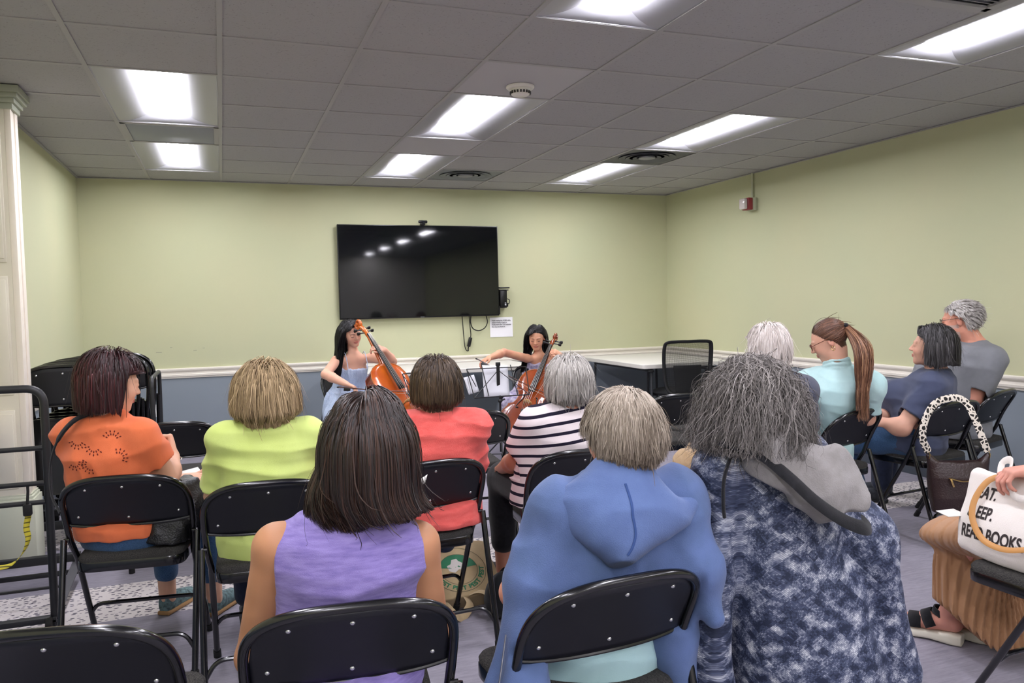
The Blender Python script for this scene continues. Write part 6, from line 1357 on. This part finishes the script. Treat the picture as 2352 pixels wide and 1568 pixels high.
# ================================================================== 11 man in grey tee
root, og = person(4.27, .50, 'man with short white hair, grey beard and glasses in a grey tee')
J = skel((4.30, .54), -36, (4.340, .48, 1.045), sw=.175, pel=.55); J['shR'] = A(4.335, .36, .940); J['shL'] = A(4.22, .66, .96); J['elR'] = A(4.26, .42, .70); J['elL'] = A(4.05, .66, .70); J['wrR'] = A(4.05, .60, .66); J['wrL'] = A(3.95, .66, .66)
hc = A(4.265, .52, 1.185); HR = Rh(-30, 6); k = 1.0
B = Sdf(); head_sdf(B, hc, HR, k, masc=1); neck(B, J, hc, HR, k, .058, .066); torso(B, J, g=-.008, w_=1.05); arm(B, J, 'R', (.054, .050, .043, .030)); arm(B, J, 'L'); hand(B, J['wrR'], (-.7, .6, -.1), (0, -.2, -1), -1); hand(B, J['wrL'], (-.7, .2, -.1), (0, -.2, -1), 1)
reg_m = lambda L, d=None: region_std(L, back=-.068, ear=.022, front=.088)
def col11(V):
    C = face_col(V, hc, HR, k, 'd99880', hairc='b9b2ac', region=reg_m); L = (V-hc) @ HR/k
    b_ = ((L[:, 2] < -.050+.35*np.abs(L[:, 0]))*(L[:, 1] > .0)*(L[:, 2] > -.115)*(np.abs(L[:, 2]+.061) > .011)).astype(float)*.62; return C*(1-b_[:, None])+lc('b5aca6')*b_[:, None]
bulk('body', root, og, B, .0045, MSKIN, col11, lo=(2, -1, .5))
hair('hair', root, og, hc, HR, k, 4500, .045, ['8f8985', 'b8b2ad', 'd6d1cd', 'ece8e5'], MHAIRM, reg_m, lambda L: (L-A(0, .06, .12))*A(5, 6, 3)+A(0, -.04, 0), steps=7, thick=(.002, .012), seed=111, clump=.5, nclump=300, wid=.0034, wave=.12, wfreq=4, stiff=.85, grav=.6)
glasses(root, og, hc, HR, k, mat('thin_steel_frame', '6a625c', rough=.3, metal=.5), .021)
M11 = fab('grey_tee', '84868b', '7b7d82', 14)
sh_ = Sdf(); torso(sh_, J, g=.016, w_=1.12, dpt=1.25, sh=.066, top=.97); sleeve(sh_, J, 'R', .75, .080, .084, arm_r=.055); sleeve(sh_, J, 'L', .75, .080, .084, arm_r=.052)
sh_.rc(J['N']+A(0, .0, .035), J['N']+A(0, .0, .12), .062, .07, .004, 's'); sh_.cut((0, 0, .46), (0, 0, -1)); sh_.disp(tee(112)); seatcut(sh_, 15); bulk('tee_shirt', root, og, sh_, .006, M11)
T1 = Sdf(); trousers(T1, J, (.098, .078, .062), end=.08, belt=.02); bulk('trousers', root, og, T1, .008, MNAVY)
for q in 'RL': shoe('shoe', root, og, J, q, MCANV, .28)
# ================================================================== cello players
def strands_straight(root, og, hc, HR, k, cut, seed, L_=.45, blocks=(), n=7000, tune=None):
    return hair('hair', root, og, hc, HR, k, n, L_, ['060607', '0b0a0c', '141214', '221f22'], MHAIR, region_std, lambda L: np.stack([np.sign(L[:, 0]+.006)*(.10+np.abs(L[:, 0])*4), -.03+L[:, 1]*1.0, -.15+0*L[:, 0]], 1), steps=20, thick=(.003, .020), cut=cut, seed=seed, blocks=[faceb(hc, HR, k), (tuple(hc+HR @ A(0, .085, .02)*k), (.058, .05, .065))]+list(blocks), clump=.5, nclump=120, wid=.0045, flyaway=.002, stiff=.45, tune=tune, face=(.042, .052))
def lashes(root, og, hc, HR, k, looking=.5):
    e = MB(); b_ = MB()
    for s in (-1, 1):
        e.tube(catmull([tuple(hc+HR @ A(s*x, y, z)*k) for x, y, z in ((.019, .0925, -.004), (.027, .0962, -.0075), (.036, .0955, -.0075), (.045, .0885, -.003))], 4), .0013, 6)
        b_.tube(catmull([tuple(hc+HR @ A(s*x, y, z)*k) for x, y, z in ((.015, .0975, .020), (.027, .0985, .0245), (.039, .092, .0235), (.048, .083, .018))], 4), [.0018]*6+[.0014]*7, 6, sq=(1, .7))
    small('eyelashes', root, og, e, mat('lash_black', '120c0b', rough=.7)); small('eyebrows', root, og, b_, mat('brow_dark', '241a17', rough=.8))
# left player
root, og = person(.97, 3.66, 'young woman with long black hair and pale blue strappy dress, playing the orange cello')
J = skel((.95, 3.72), 168, (1.000, 3.61, .945), sw=.150); F = J['F']
J['shR'] = A(.845, 3.56, .895); J['shL'] = A(1.150, 3.60, .905); J['elR'] = A(.735, 3.40, .800); J['wrR'] = A(.865, 3.19, .735); J['elL'] = A(1.285, 3.40, .880); J['wrL'] = A(1.195, 3.27, .985)
J['knR'] = A(.80, 3.30, .47); J['anR'] = A(.80, 3.32, .09); J['toeR'] = A(.79, 3.18, .02); J['knL'] = A(1.30, 3.36, .47); J['anL'] = A(1.42, 3.34, .09); J['toeL'] = A(1.45, 3.20, .02)
hc = A(.977, 3.575, 1.125); HR = Rh(160, 16, 12); k = .95
B = Sdf(); head_sdf(B, hc, HR, k); neck(B, J, hc, HR, k, .043, .046); torso(B, J, g=-.014, w_=.86, dpt=.92, sh=.044); arm(B, J, 'R', (.043, .040, .036, .025)); arm(B, J, 'L', (.043, .040, .036, .025))
for q in 'RL': B.rc(J['hip'+q], J['kn'+q], .080, .058, .03); B.rc(J['kn'+q], J['kn'+q]+(J['an'+q]-J['kn'+q])*.35, .054, .055, .02); B.rc(J['kn'+q]+(J['an'+q]-J['kn'+q])*.35, J['an'+q]-A(0, 0, .03), .055, .034, .02)
hand(B, J['wrR'], (.55, -.35, -.25), (.1, -.3, -.9), -1, .92, curl=(.7, .75, .8, .7), thumb=.8)
hand(B, J['wrL'], (-.80, -.15, .35), (-.3, .55, -.75), -1, .92, curl=(.8, .9, .9, .8), thumb=.6)
bulk('body', root, og, B, .0045, MSKIN, lambda V: face_col(V, hc, HR, k, 'e2ae94', lips='c0655f', hairc='0c0a0b', region=region_std))
strands_straight(root, og, hc, HR, k, .745, 121, .46, [(tuple(J['N']+A(0, .0, -.06)), (.075, .070, .14)), (tuple(J['P']+A(.03, -.03, .22)), (.14, .115, .30))], tune=lambda v, p, t: v+np.where(((p-hc) @ HR)[:, :1] > -.004, A(-.12, -.16, 0)*(p[:, 2:3] < 1.0), -HR[:, 1]*.5))
lashes(root, og, hc, HR, k)
MDB = fab('pale_blue_seersucker', 'bfcde3', 'a9b9d4', 55, (1, 1, .06), bstr=.6, bs=120, am=.4)
D = Sdf(); D.loft(J['P']-A(0, 0, .04), J['N'], J['R'], [(0, 0, 0, .165, .135), (.2, 0, 0, .142, .115), (.45, 0, 0, .138, .108), (.70, 0, .004, .142, .105), (.76, 0, .004, .142, .10)], .02)
for q in 'RL': D.rc(J['hip'+q]+A(0, 0, .0), J['kn'+q], .112, .088, .08); D.rc(J['kn'+q], J['kn'+q]-A(0, 0, .14), .088, .095, .05)
D.loft((.90, 3.50, .34), (.92, 3.54, .62), (1, 0, 0), [(0, 0, 0, .19, .20), (1, 0, 0, .16, .15)], .06); D.cut((0, 0, .345), (0, 0, -1)); D.disp(folds(122, .014, (34, 34, 3))); bulk('dress', root, og, D, .005, MDB, relax=1)
q = MB()
for q_, s in (('R', 1), ('L', -1)):
    a0 = J['N']*.45+J['sh'+q_]*.55; q.tube(catmull([tuple(a0+F*.085-A(0, 0, .10)), tuple(a0+F*.062-A(0, 0, .03)), tuple(a0+F*.01+A(0, 0, .040)), tuple(a0-F*.06-A(0, 0, .02))], 5), .0032, 6)
small('dress_strap', root, og, q, MDB)
for q in 'RL': shoe('shoe', root, og, J, q, MBLKF, .23)
# right player
root, og = person(2.66, 3.60, 'girl with long black hair in a lavender print dress, playing the brown cello')
J = skel((2.68, 3.68), 196, (2.675, 3.57, .875), sw=.140, pel=.52); F = J['F']
J['shR'] = A(2.540, 3.53, .842); J['shL'] = A(2.815, 3.54, .830); J['elR'] = A(2.270, 3.38, .915); J['wrR'] = A(2.075, 3.21, .885); J['elL'] = A(2.885, 3.42, .740); J['wrL'] = A(2.795, 3.33, .865)
J['knR'] = A(2.32, 3.30, .46); J['anR'] = A(2.28, 3.26, .09); J['toeR'] = A(2.24, 3.13, .02); J['knL'] = A(2.78, 3.28, .46); J['anL'] = A(2.80, 3.26, .09); J['toeL'] = A(2.80, 3.12, .02)
hc = A(2.640, 3.53, 1.028); HR = Rh(208, 18, 0); k = .93
B = Sdf(); head_sdf(B, hc, HR, k); neck(B, J, hc, HR, k, .040, .043); torso(B, J, g=-.016, w_=.84, dpt=.9, sh=.040); arm(B, J, 'R', (.039, .036, .033, .023)); arm(B, J, 'L', (.039, .036, .033, .023))
for q in 'RL': B.rc(J['hip'+q], J['kn'+q], .072, .052, .03); B.rc(J['kn'+q], J['kn'+q]+(J['an'+q]-J['kn'+q])*.35, .05, .05, .02); B.rc(J['kn'+q]+(J['an'+q]-J['kn'+q])*.35, J['an'+q]-A(0, 0, .03), .05, .032, .02)
hand(B, J['wrR'], (-.80, -.45, -.25), (.0, -.2, -.95), -1, .90, curl=(.55, .6, .6, .55), thumb=.8)
hand(B, J['wrL'], (-.75, -.05, .50), (-.35, .6, -.6), -1, .90, curl=(.9, .95, .95, .85), thumb=.6)
bulk('body', root, og, B, .0045, MSKIN, lambda V: face_col(V, hc, HR, k, 'd69f80', lips='b8665c', hairc='0c0a0b', region=region_std))
strands_straight(root, og, hc, HR, k, .735, 131, .40, [(tuple(J['N']+A(0, .0, -.06)), (.070, .064, .14)), (tuple(J['P']+A(0, -.02, .20)), (.130, .105, .28))], tune=lambda v, p, t: v+np.where(((p-hc) @ HR)[:, :1] > -.004, A(-.16, -.14, 0)*(p[:, 2:3] < .93), -HR[:, 1]*.5))
lashes(root, og, hc, HR, k)
MLV = floral_mat('lavender_print', 'd9d5e2', '8f87a8', 42)
D = Sdf(); D.loft(J['P']-A(0, 0, .04), J['N'], J['R'], [(0, 0, 0, .155, .13), (.2, 0, 0, .134, .11), (.45, 0, 0, .130, .104), (.78, 0, .006, .136, .10), (.84, 0, .006, .134, .095)], .02)
for q in 'RL': D.rc(J['hip'+q]+A(0, 0, .0), J['kn'+q], .112, .092, .08); D.rc(J['kn'+q], J['kn'+q]-A(0, 0, .22), .092, .105, .05)
D.cut((0, 0, .22), (0, 0, -1)); D.disp(folds(132, .014, (30, 30, 4))); bulk('dress', root, og, D, .005, MLV, relax=1)
for q in 'RL': shoe('shoe', root, og, J, q, mat('white_shoe', 'dcdad6', rough=.5), .22)
# ================================================================== 12 woman at the right edge with the tote
root, og = person(2.50, -1.36, 'person in a pleated tan skirt and black sandals, hand on the canvas tote')
J = skel((2.50, -1.38), -6, (2.52, -1.45, .955), sw=.15, pel=.54); J['knL'] = A(2.50, -.92, .455); J['anL'] = A(2.560, -.855, .100); J['toeL'] = A(2.490, -.725, .02); J['knR'] = A(2.66, -.90, .455); J['anR'] = A(2.665, -.885, .10); J['toeR'] = A(2.595, -.755, .02)
J['elL'] = A(2.47, -1.46, .70); J['wrL'] = A(2.425, -1.315, .775); J['elR'] = A(2.70, -1.40, .68); J['wrR'] = A(2.62, -1.20, .62)
hc = A(2.54, -1.44, 1.11); HR = Rh(-10, 5); k = .95
B = Sdf(); head_sdf(B, hc, HR, k); neck(B, J, hc, HR, k); torso(B, J, g=-.008, w_=.95); arm(B, J, 'R'); arm(B, J, 'L', (.046, .040, .036, .026))
hand(B, J['wrL'], (-.82, .55, -.10), (-.15, .1, -.98), 1, .98, curl=(.75, .8, .85, .9), thumb=.5); hand(B, J['wrR'], (-.2, .9, -.1), (0, -.2, -1), -1, .95)
for q in 'RL':
    a = J['an'+q]; t_ = nz((J['toe'+q]-a)*A(1, 1, 0)); kk = J['kn'+q]+A(.02, -.06, -.04); mm = (kk+a)/2+A(.0, -.03, 0); B.rc(J['hip'+q], kk, .06, .03, .02); B.rc(kk, mm, .03, .034, .02); B.rc(mm, a+A(0, 0, -.01), .036, .034, .02)
    B.rc(a-A(0, 0, .02)-t_*.03, a-A(0, 0, .03)+t_*.06, .034, .030, .02); B.rc(a-A(0, 0, .03)+t_*.06, a-A(0, 0, .042)+t_*.135, .032, .024, .02)
bulk('body', root, og, B, .0045, MSKIN, lambda V: face_col(V, hc, HR, k, 'cf9280', hairc='2a201c', region=region_std))
hair('hair', root, og, hc, HR, k, 2500, .20, ['1a1412', '33261f', '4a382e'], MHAIR, region_std, comb_down, thick=(.006, .03), cut=.93, seed=141, blocks=[faceb(hc, HR, k)], clump=.4, wid=.005)
sh_ = Sdf(); torso(sh_, J, g=.014, w_=1.0, dpt=1.15, top=.97); sleeve(sh_, J, 'R', .6, .064, .066); sleeve(sh_, J, 'L', .6, .064, .066); sh_.cut((0, 0, .50), (0, 0, -1)); seatcut(sh_, 17); bulk('white_top', root, og, sh_, .007, fab('white_cotton', 'e4e0dc', 'dcd8d2'))
MSK = fab('tan_pleated_satin', 'a87f5e', '9f7655', 8, bstr=.15, rough=.6)
D = Sdf(); kc = (J['knL']+J['knR'])/2
D.loft(A(2.51, -1.38, .545), A(2.575, -.90, .450), (1, 0, 0), [(-.1, 0, 0, .17, .11), (.5, 0, 0, .182, .092), (1, 0, 0, .170, .066), (1.06, 0, 0, .15, .05)], .04)
D.loft(A(2.70, -.97, .075), A(2.60, -.915, .45), (1, 0, 0), [(0, 0, .0, .25, .20), (.4, 0, 0, .22, .150), (.8, 0, 0, .18, .10), (1, 0, 0, .15, .06)], .05)
cen = A(2.66, -1.02, .60)
def pleat(P):
    d = P-cen; a = np.arctan2(d[:, 1], -d[:, 0]); low = np.clip((.50-P[:, 2])/.15, 0, 1); f = (a*9.0/PI*2.4) % 1; return low*.018*(f-.5)+(1-low)*.006*((P[:, 1]*16+P[:, 0]*2) % 1-.5)
D.disp(pleat); D.cut((2.50, -.85, .19), (-.62, .30, -.74), inside=((2.45, -.80, .1), .34)); D.cut((0, 0, .075), (0, 0, -1)); bulk('pleated_skirt', root, og, D, .005, MSK, relax=0)
MWS = mat('white_foam_sole', 'ded9c8', rough=.6)
for q in 'LR':
    a = J['an'+q]; t_ = nz((J['toe'+q]-a)*A(1, 1, 0)); R_ = V3(t_[1], -t_[0], 0); c0 = V3(a[0], a[1], 0)-t_*.062; S2 = Sdf(); Ls = .255
    S2.loft(c0, c0+t_*Ls, -R_, [(0, 0, .022, .030, .022), (.15, 0, .024, .038, .024), (.45, 0, .022, .036, .017), (.75, 0, .018, .046, .018), (.95, 0, .022, .036, .015), (1, 0, .026, .02, .010)], .005, p=4); S2.cut((0, 0, .001), (0, 0, -1))
    so = bulk('sandal', root, og, S2, .004, MWS, relax=1)
    q_ = MB()
    def loop(c_, n_, ra, rb, wd, a0=0, a1=PI):
        """strap band over the foot: half ring in the plane across the foot"""
        V = []; F_ = []
        for i in range(17):
            t = a0+(a1-a0)*i/16
            for s in (-1, 1): V.append(tuple(c_+R_*ra*math.cos(t)+n_*rb*math.sin(t)+nz(np.cross(n_, R_))*s*wd))
        q_.add(V, [(2*i, 2*i+1, 2*i+3, 2*i+2) for i in range(16)])
    U = A(0, 0, 1)
    loop(a-A(0, 0, .055)+t_*.10, nz(U+t_*.1), .044, .050, .024); loop(a-A(0, 0, .040)+t_*.04, nz(U+t_*.55), .043, .062, .020); loop(a+A(0, 0, .004)-t_*.002, nz(-t_*1.0+U*.10), .037, .046, .013, -.4, PI+.4); loop(a+A(0, 0, .012)+t_*.004, nz(t_+U*.35), .037, .042, .012)
    T_ = Matrix.Translation((-og[0], -og[1], 0)); o = q_.build('sandal_strap', MBLKF, so, T=T_); o.modifiers.new('t', 'SOLIDIFY').thickness = .004
# tote bag standing on the chair
MCV = fab('white_canvas', 'eae3dd', 'e2dad2', 10, bstr=.3, bs=500)
tb = empty('tote_bag', (2.30, -1.29, .466)); tag(tb, 'white canvas tote bag printed EAT. SLEEP. READ BOOKS., standing on the folding chair', 'tote bag')
# bag frame: u along -y (image left to right), v up leaning back (+x), n = outward (-x)
ua = V3(.02, -1, .0); ua = nz(ua); va = nz(V3(.30, 0, 1)); na = nz(np.cross(va, ua))
na = na if na[0] < 0 else -na
S_ = Sdf(); Rb = np.stack([ua, na, va], 1)
S_.box(np.array(va)*.145+np.array((0.045, 0, 0)), (.200, .030, .145), Rb, .028, .02); S_.el(np.array(va)*.10+np.array((.04, 0, 0)), (.19, .06, .11), Rb, .05)
S_.el(np.array(va)*.31+np.array((.05, 0, 0)), (.17, .020, .05), Rb, .02, 's'); S_.disp(folds(151, .007, (9, 9, 9))); S_.cut((0, 0, .002), (0, 0, -1))
V_, F_ = S_.mesh(.005); bag = np_mesh('bag_body', V_, F_, MCV, tb, (0, 0, 0), relax=1)
from mathutils.bvhtree import BVHTree
bv = BVHTree.FromPolygons([tuple(v) for v in bag.data.vertices and [vv.co[:] for vv in bag.data.vertices]], [p.vertices[:] for p in bag.data.polygons])
def on_bag(o, off=.0012):
    for v in o.data.vertices:
        p = np.array((.045, 0, 0))+ua*v.co.x+va*v.co.y; h = bv.ray_cast(Vector(p+na*.3), Vector(-na)); z = v.co.z
        q = Vector(h[0]) if h[0] is not None else Vector(p+na*.03)
        v.co = q+Vector(na)*(off+z)
MINK = mat('print_black', '2b2322', rough=.8)
def word(t, u, v, size, name='print'):
    me_o = text_mesh(name, [t], size, MINK, tb, Matrix.Identity(4), extr=.0004, bold=.0016)
    bm = bmesh.new(); bm.from_mesh(me_o.data); bmesh.ops.subdivide_edges(bm, edges=[e for e in bm.edges if e.calc_length() > .008], cuts=2); bm.to_mesh(me_o.data); bm.free()
    for vv in me_o.data.vertices: vv.co = Vector((vv.co.x*.64+u, vv.co.y+v, vv.co.z))
    on_bag(me_o); return me_o
word('EAT.', -.145, .190, .058); word('SLEEP.', -.155, .122, .058); word('READ BOOKS.', -.168, .052, .058)
q = MB()
def strap(pts, wd, th, nm, m, parent, side=(0, 1, 0)):
    P = catmull(pts, 7); mb = MB(); mb.tube(P, th, 8, sq=(1, wd/th), up0=side); return mb.build(nm, m, parent)
b0 = np.array((.045, 0, 0))
strap([tuple(b0+ua*-.075+va*.26+na*.034), tuple(b0+ua*-.10+va*.32+na*.01), tuple(b0+ua*-.055+va*.33+na*.03), tuple(b0+ua*-.03+va*.25+na*.06), tuple(b0+ua*.03+va*.215+na*.072), tuple(b0+ua*.10+va*.25+na*.06), tuple(b0+ua*.16+va*.30+na*.02)], .013, .0025, 'handle', MCV, tb, tuple(na))
MTL = mat('tan_leather', 'b98448', rough=.45, spec=.4)
ts = empty('leather_strap', (2.30, -1.29, .466)); tag(ts, 'tan leather bag strap looped over the front of the printed tote', 'strap')
strap([tuple(b0+ua*x+va*y+na*z) for x, y, z in ((-.065, .285, .022), (-.105, .25, .050), (-.122, .18, .070), (-.110, .115, .078), (-.06, .06, .082), (.01, .045, .084), (.075, .06, .082), (.12, .085, .080), (.135, .15, .075), (.16, .23, .068), (.20, .30, .05))], .010, .003, 'strap', MTL, ts, tuple(na))
c_ = b0+ua*.115+va*.080+na*.082; q = MB(); q.tube([tuple(c_+ua*.014*math.cos(t)+va*.014*math.sin(t)) for t in [2*PI*i/20 for i in range(20)]], .002, 6, closed=True); q.build('ring', MCHR, ts)
q = MB(); q.box(tuple(b0+ua*.138+va*.155+na*.075), (.012, .028, .010), bev=.002); q.build('keeper', MTL, ts)
# paper beside the tote
o = MB().add([(2.30, -1.09, .580), (2.31, -1.03, .585), (2.37, -1.05, .59), (2.36, -1.12, .585)], [(0, 1, 2, 3)]).build('paper', mat('paper')); o.modifiers.new('t', 'SOLIDIFY').thickness = .002; tag(o, 'corner of a white paper lying between the tan skirt and the tote bag', 'paper')
# brown handbag hanging from the chair back
hb = empty('brown_handbag', (3.56, -.065, 0)); tag(hb, 'dark brown leather handbag with giraffe print strap hanging on a chair back', 'handbag')
MBR = mat('brown_leather', '2c1c1b', rough=.30, spec=.5, bump=(120, .25, 4)); S_ = Sdf(); Rg = Rh(24)
S_.loft((0, 0, .205), (0, 0, .47), Rg[:, 0], [(0, 0, 0, .125, .045), (.3, 0, 0, .145, .062), (.7, 0, 0, .150, .055), (1, 0, 0, .150, .03)], .02, p=3); S_.rc(Rg @ A(-.13, 0, .47), Rg @ A(-.15, 0, .50), .02, .012, .02); S_.rc(Rg @ A(.13, 0, .47), Rg @ A(.15, 0, .50), .02, .012, .02)
S_.el((0, 0, .53), Rg @ A(0, 0, 0)+A(.115, .05, .065), Rg, .02, 's'); S_.disp(folds(161, .006, (18, 18, 10))); bulk('bag_body', hb, (0, 0, 0), S_, .005, MBR)
MGI = mat('giraffe_print', 'd8cfc0', rough=.8); nt = MGI.node_tree; vo = nd(nt, 'ShaderNodeTexVoronoi'); vo.feature = 'DISTANCE_TO_EDGE'; vo.inputs['Scale'].default_value = 48; tcn = nd(nt, 'ShaderNodeTexCoord'); nt.links.new(tcn.outputs['Object'], vo.inputs['Vector'])
cr = nd(nt, 'ShaderNodeValToRGB'); cr.color_ramp.interpolation = 'CONSTANT'; cr.color_ramp.elements[0].color = lin('d9d0c2'); cr.color_ramp.elements[1].position = .14; cr.color_ramp.elements[1].color = lin('15110f'); nt.links.new(vo.outputs['Distance'], cr.inputs[0]); nt.links.new(cr.outputs[0], nt.nodes['Principled BSDF'].inputs['Base Color'])
gp = lambda x, y, z: tuple(Rg @ A(x, y, z))
strap([gp(-.15, 0, .52), gp(-.185, -.01, .60), gp(-.165, .0, .70), gp(-.10, .03, .775), gp(0, .05, .800), gp(.06, .045, .775), gp(.09, .02, .70), gp(.12, .0, .60), gp(.150, 0, .52)], .019, .0035, 'strap', MGI, hb, gp(0, -1, 0))
q = MB(); n_ = 16; q.tube(catmull([gp(-.075, -.062, .395), gp(0, -.068, .378), gp(.085, -.06, .395)], 6), .0028, 6); q.box(gp(-.062, -.072, .372), (.010, .006, .045), rot=Matrix(Rg) @ Matrix.Rotation(-.35, 3, 'Y'), bev=.001); q.build('zip', MCHR, hb)
for s in (-1, 1):
    q = MB(); q.tube([gp(s*.152, -.006+.014*math.cos(t), .505+.018*math.sin(t)) for t in [2*PI*i/16 for i in range(16)]], .0022, 6, closed=True); q.build('ring', MCHR, hb)
# beige cloth bag on the floor
S_ = Sdf(); S_.el((3.27, .38, .13), (.13, .10, .13), Rh(-20), .05); S_.el((3.20, .30, .06), (.13, .10, .065), Rh(-20), .05); S_.el((3.33, .42, .24), (.10, .06, .07), Rh(-20), .05); S_.disp(folds(171, .014, (14, 14, 10))); S_.cut((0, 0, .001), (0, 0, -1)); o = bulk('cloth_bag', None, (0, 0, 0), S_, .006, fab('beige_cloth', 'b9ada0', 'aca090', 14)); tag(o, 'slumped beige cloth bag on the floor under the chair of the woman with the ponytail', 'bag')
# tote with green emblem lying under the coral woman's chair
gb = empty('tote_bag', (.93, .30, 0)); tag(gb, 'natural canvas tote with a green round emblem slumped on the floor under a chair', 'tote bag')
MNC = fab('natural_canvas', 'c9b28c', 'bea67f', 14); S_ = Sdf()
S_.loft((0, -.10, .03), (.0, .16, .20), (1, 0, 0), [(0, 0, 0, .17, .045), (.5, 0, 0, .185, .055), (1, 0, 0, .175, .03)], .03, p=3); S_.disp(folds(181, .008, (12, 9, 9))); S_.cut((0, 0, .001), (0, 0, -1)); gbo = bulk('bag_body', gb, (0, 0, 0), S_, .005, MNC)
bv2 = BVHTree.FromPolygons([vv.co[:] for vv in gbo.data.vertices], [p.vertices[:] for p in gbo.data.polygons])
def on_green(o, off=.001):
    nn = V3(0, -.55, .84)
    for v in o.data.vertices:
        p = V3(v.co.x, .03+v.co.y*.84, .10+v.co.y*.55); h = bv2.ray_cast(Vector(p+nn*.3), Vector(-nn)); v.co = (Vector(h[0]) if h[0] is not None else Vector(p))+Vector(nn)*(off+v.co.z)
MGR = mat('emblem_green', '2f7a55', rough=.8)
def disc_seg(r0, r1, a0, a1, n=28):
    V = []; F_ = []; m_ = 6
    for i in range(n+1):
        a = a0+(a1-a0)*i/n
        for j in range(m_+1): r = r0+(r1-r0)*j/m_; V.append((r*math.cos(a), r*math.sin(a), 0))
    return V, [(i*(m_+1)+j, i*(m_+1)+j+1, (i+1)*(m_+1)+j+1, (i+1)*(m_+1)+j) for i in range(n) for j in range(m_)]
q = MB(); q.add(*disc_seg(.0, .085, .05, PI*.95)); o = q.build('emblem_field', MGR, gb); on_green(o, .0012)
q = MB(); q.add(*disc_seg(.0855, .0875, 0, 2*PI, 48)); q.add(*disc_seg(.125, .127, 0, 2*PI, 48)); o = q.build('emblem_ring', mat('emblem_line', '3c4a38', rough=.8), gb); on_green(o, .0012)
q = MB(); q.add([(-.045, -.01, .0), (-.02, -.02, 0), (.0, -.005, 0), (.03, -.01, 0), (.035, .02, 0), (.01, .045, 0), (.005, .06, 0), (-.02, .055, 0), (-.03, .03, 0), (-.05, .02, 0)], [tuple(range(10))]); o = q.build('emblem_patch', mat('emblem_white', 'd9d2cc', rough=.8), gb); on_green(o, .0022)
for i, chx in enumerate('BEST BEST BEST BEST'):
    if chx == ' ': continue
    a = math.radians(205+i*8.2); o = text_mesh('emblem_letter', [chx], .030, MGR, gb, Matrix.Translation((.092*math.cos(a), .092*math.sin(a), 0)) @ Matrix.Rotation(a+PI/2, 4, 'Z') @ Matrix.Translation((-.008, -.024, 0)), extr=.0003, bold=.0012); on_green(o, .001)
strap([(-.13, -.13, .05), (-.12, -.19, .075), (-.09, -.225, .045), (-.05, -.21, .012), (.0, -.17, .04), (.0, -.12, .06)], .020, .0025, 'handle', MNC, gb, (0, 0, 1))
strap([(.02, -.12, .07), (.06, -.16, .09), (.12, -.20, .05), (.15, -.22, .012)], .020, .0025, 'handle', MNC, gb, (0, 0, 1))
# dark bag on the floor between the striped shirt and the blue jacket
S_ = Sdf(); S_.el((1.045, .02, .12), (.075, .08, .085), None, .04); S_.el((1.07, .05, .05), (.09, .09, .05), None, .04); S_.disp(folds(191, .012, (20, 20, 14))); S_.cut((0, 0, .001), (0, 0, -1)); o = bulk('black_pouch', None, (0, 0, 0), S_, .005, fab('black_nylon', '15161a', '1e2024', 20)); tag(o, 'crumpled black nylon bag on the floor left of the blue hooded jacket', 'bag')
# white tag on the coral woman's chair
t_ = CHO[4]; o = MB().add([(-.085, -.012, .700), (-.045, -.014, .722), (-.055, -.011, .690), (-.080, -.009, .678)], [(0, 1, 2, 3)]).build('torn_label', mat('paper')); o.location = t_.location; o.rotation_euler = t_.rotation_euler; tag(o, 'torn white sticker on the back of the chair under the coral shirt', 'sticker'); o.modifiers.new('t', 'SOLIDIFY').thickness = .0015
# papers on laps
o = MB().add([(-.235, .46, .640), (-.14, .52, .648), (-.16, .60, .66), (-.26, .54, .652)], [(0, 1, 2, 3)]).build('programme', mat('paper')); o.modifiers.new('t', 'SOLIDIFY').thickness = .002; tag(o, 'folded white programme in the hands of the woman in the orange blouse', 'paper')
o = MB().add([(1.03, -1.10, .70), (1.12, -1.14, .695), (1.14, -1.02, .715), (1.06, -1.0, .72)], [(0, 1, 2, 3)]).build('programme', mat('paper')); o.modifiers.new('t', 'SOLIDIFY').thickness = .002; tag(o, 'white programme sheet just showing between the blue jacket and the patterned jacket', 'paper')
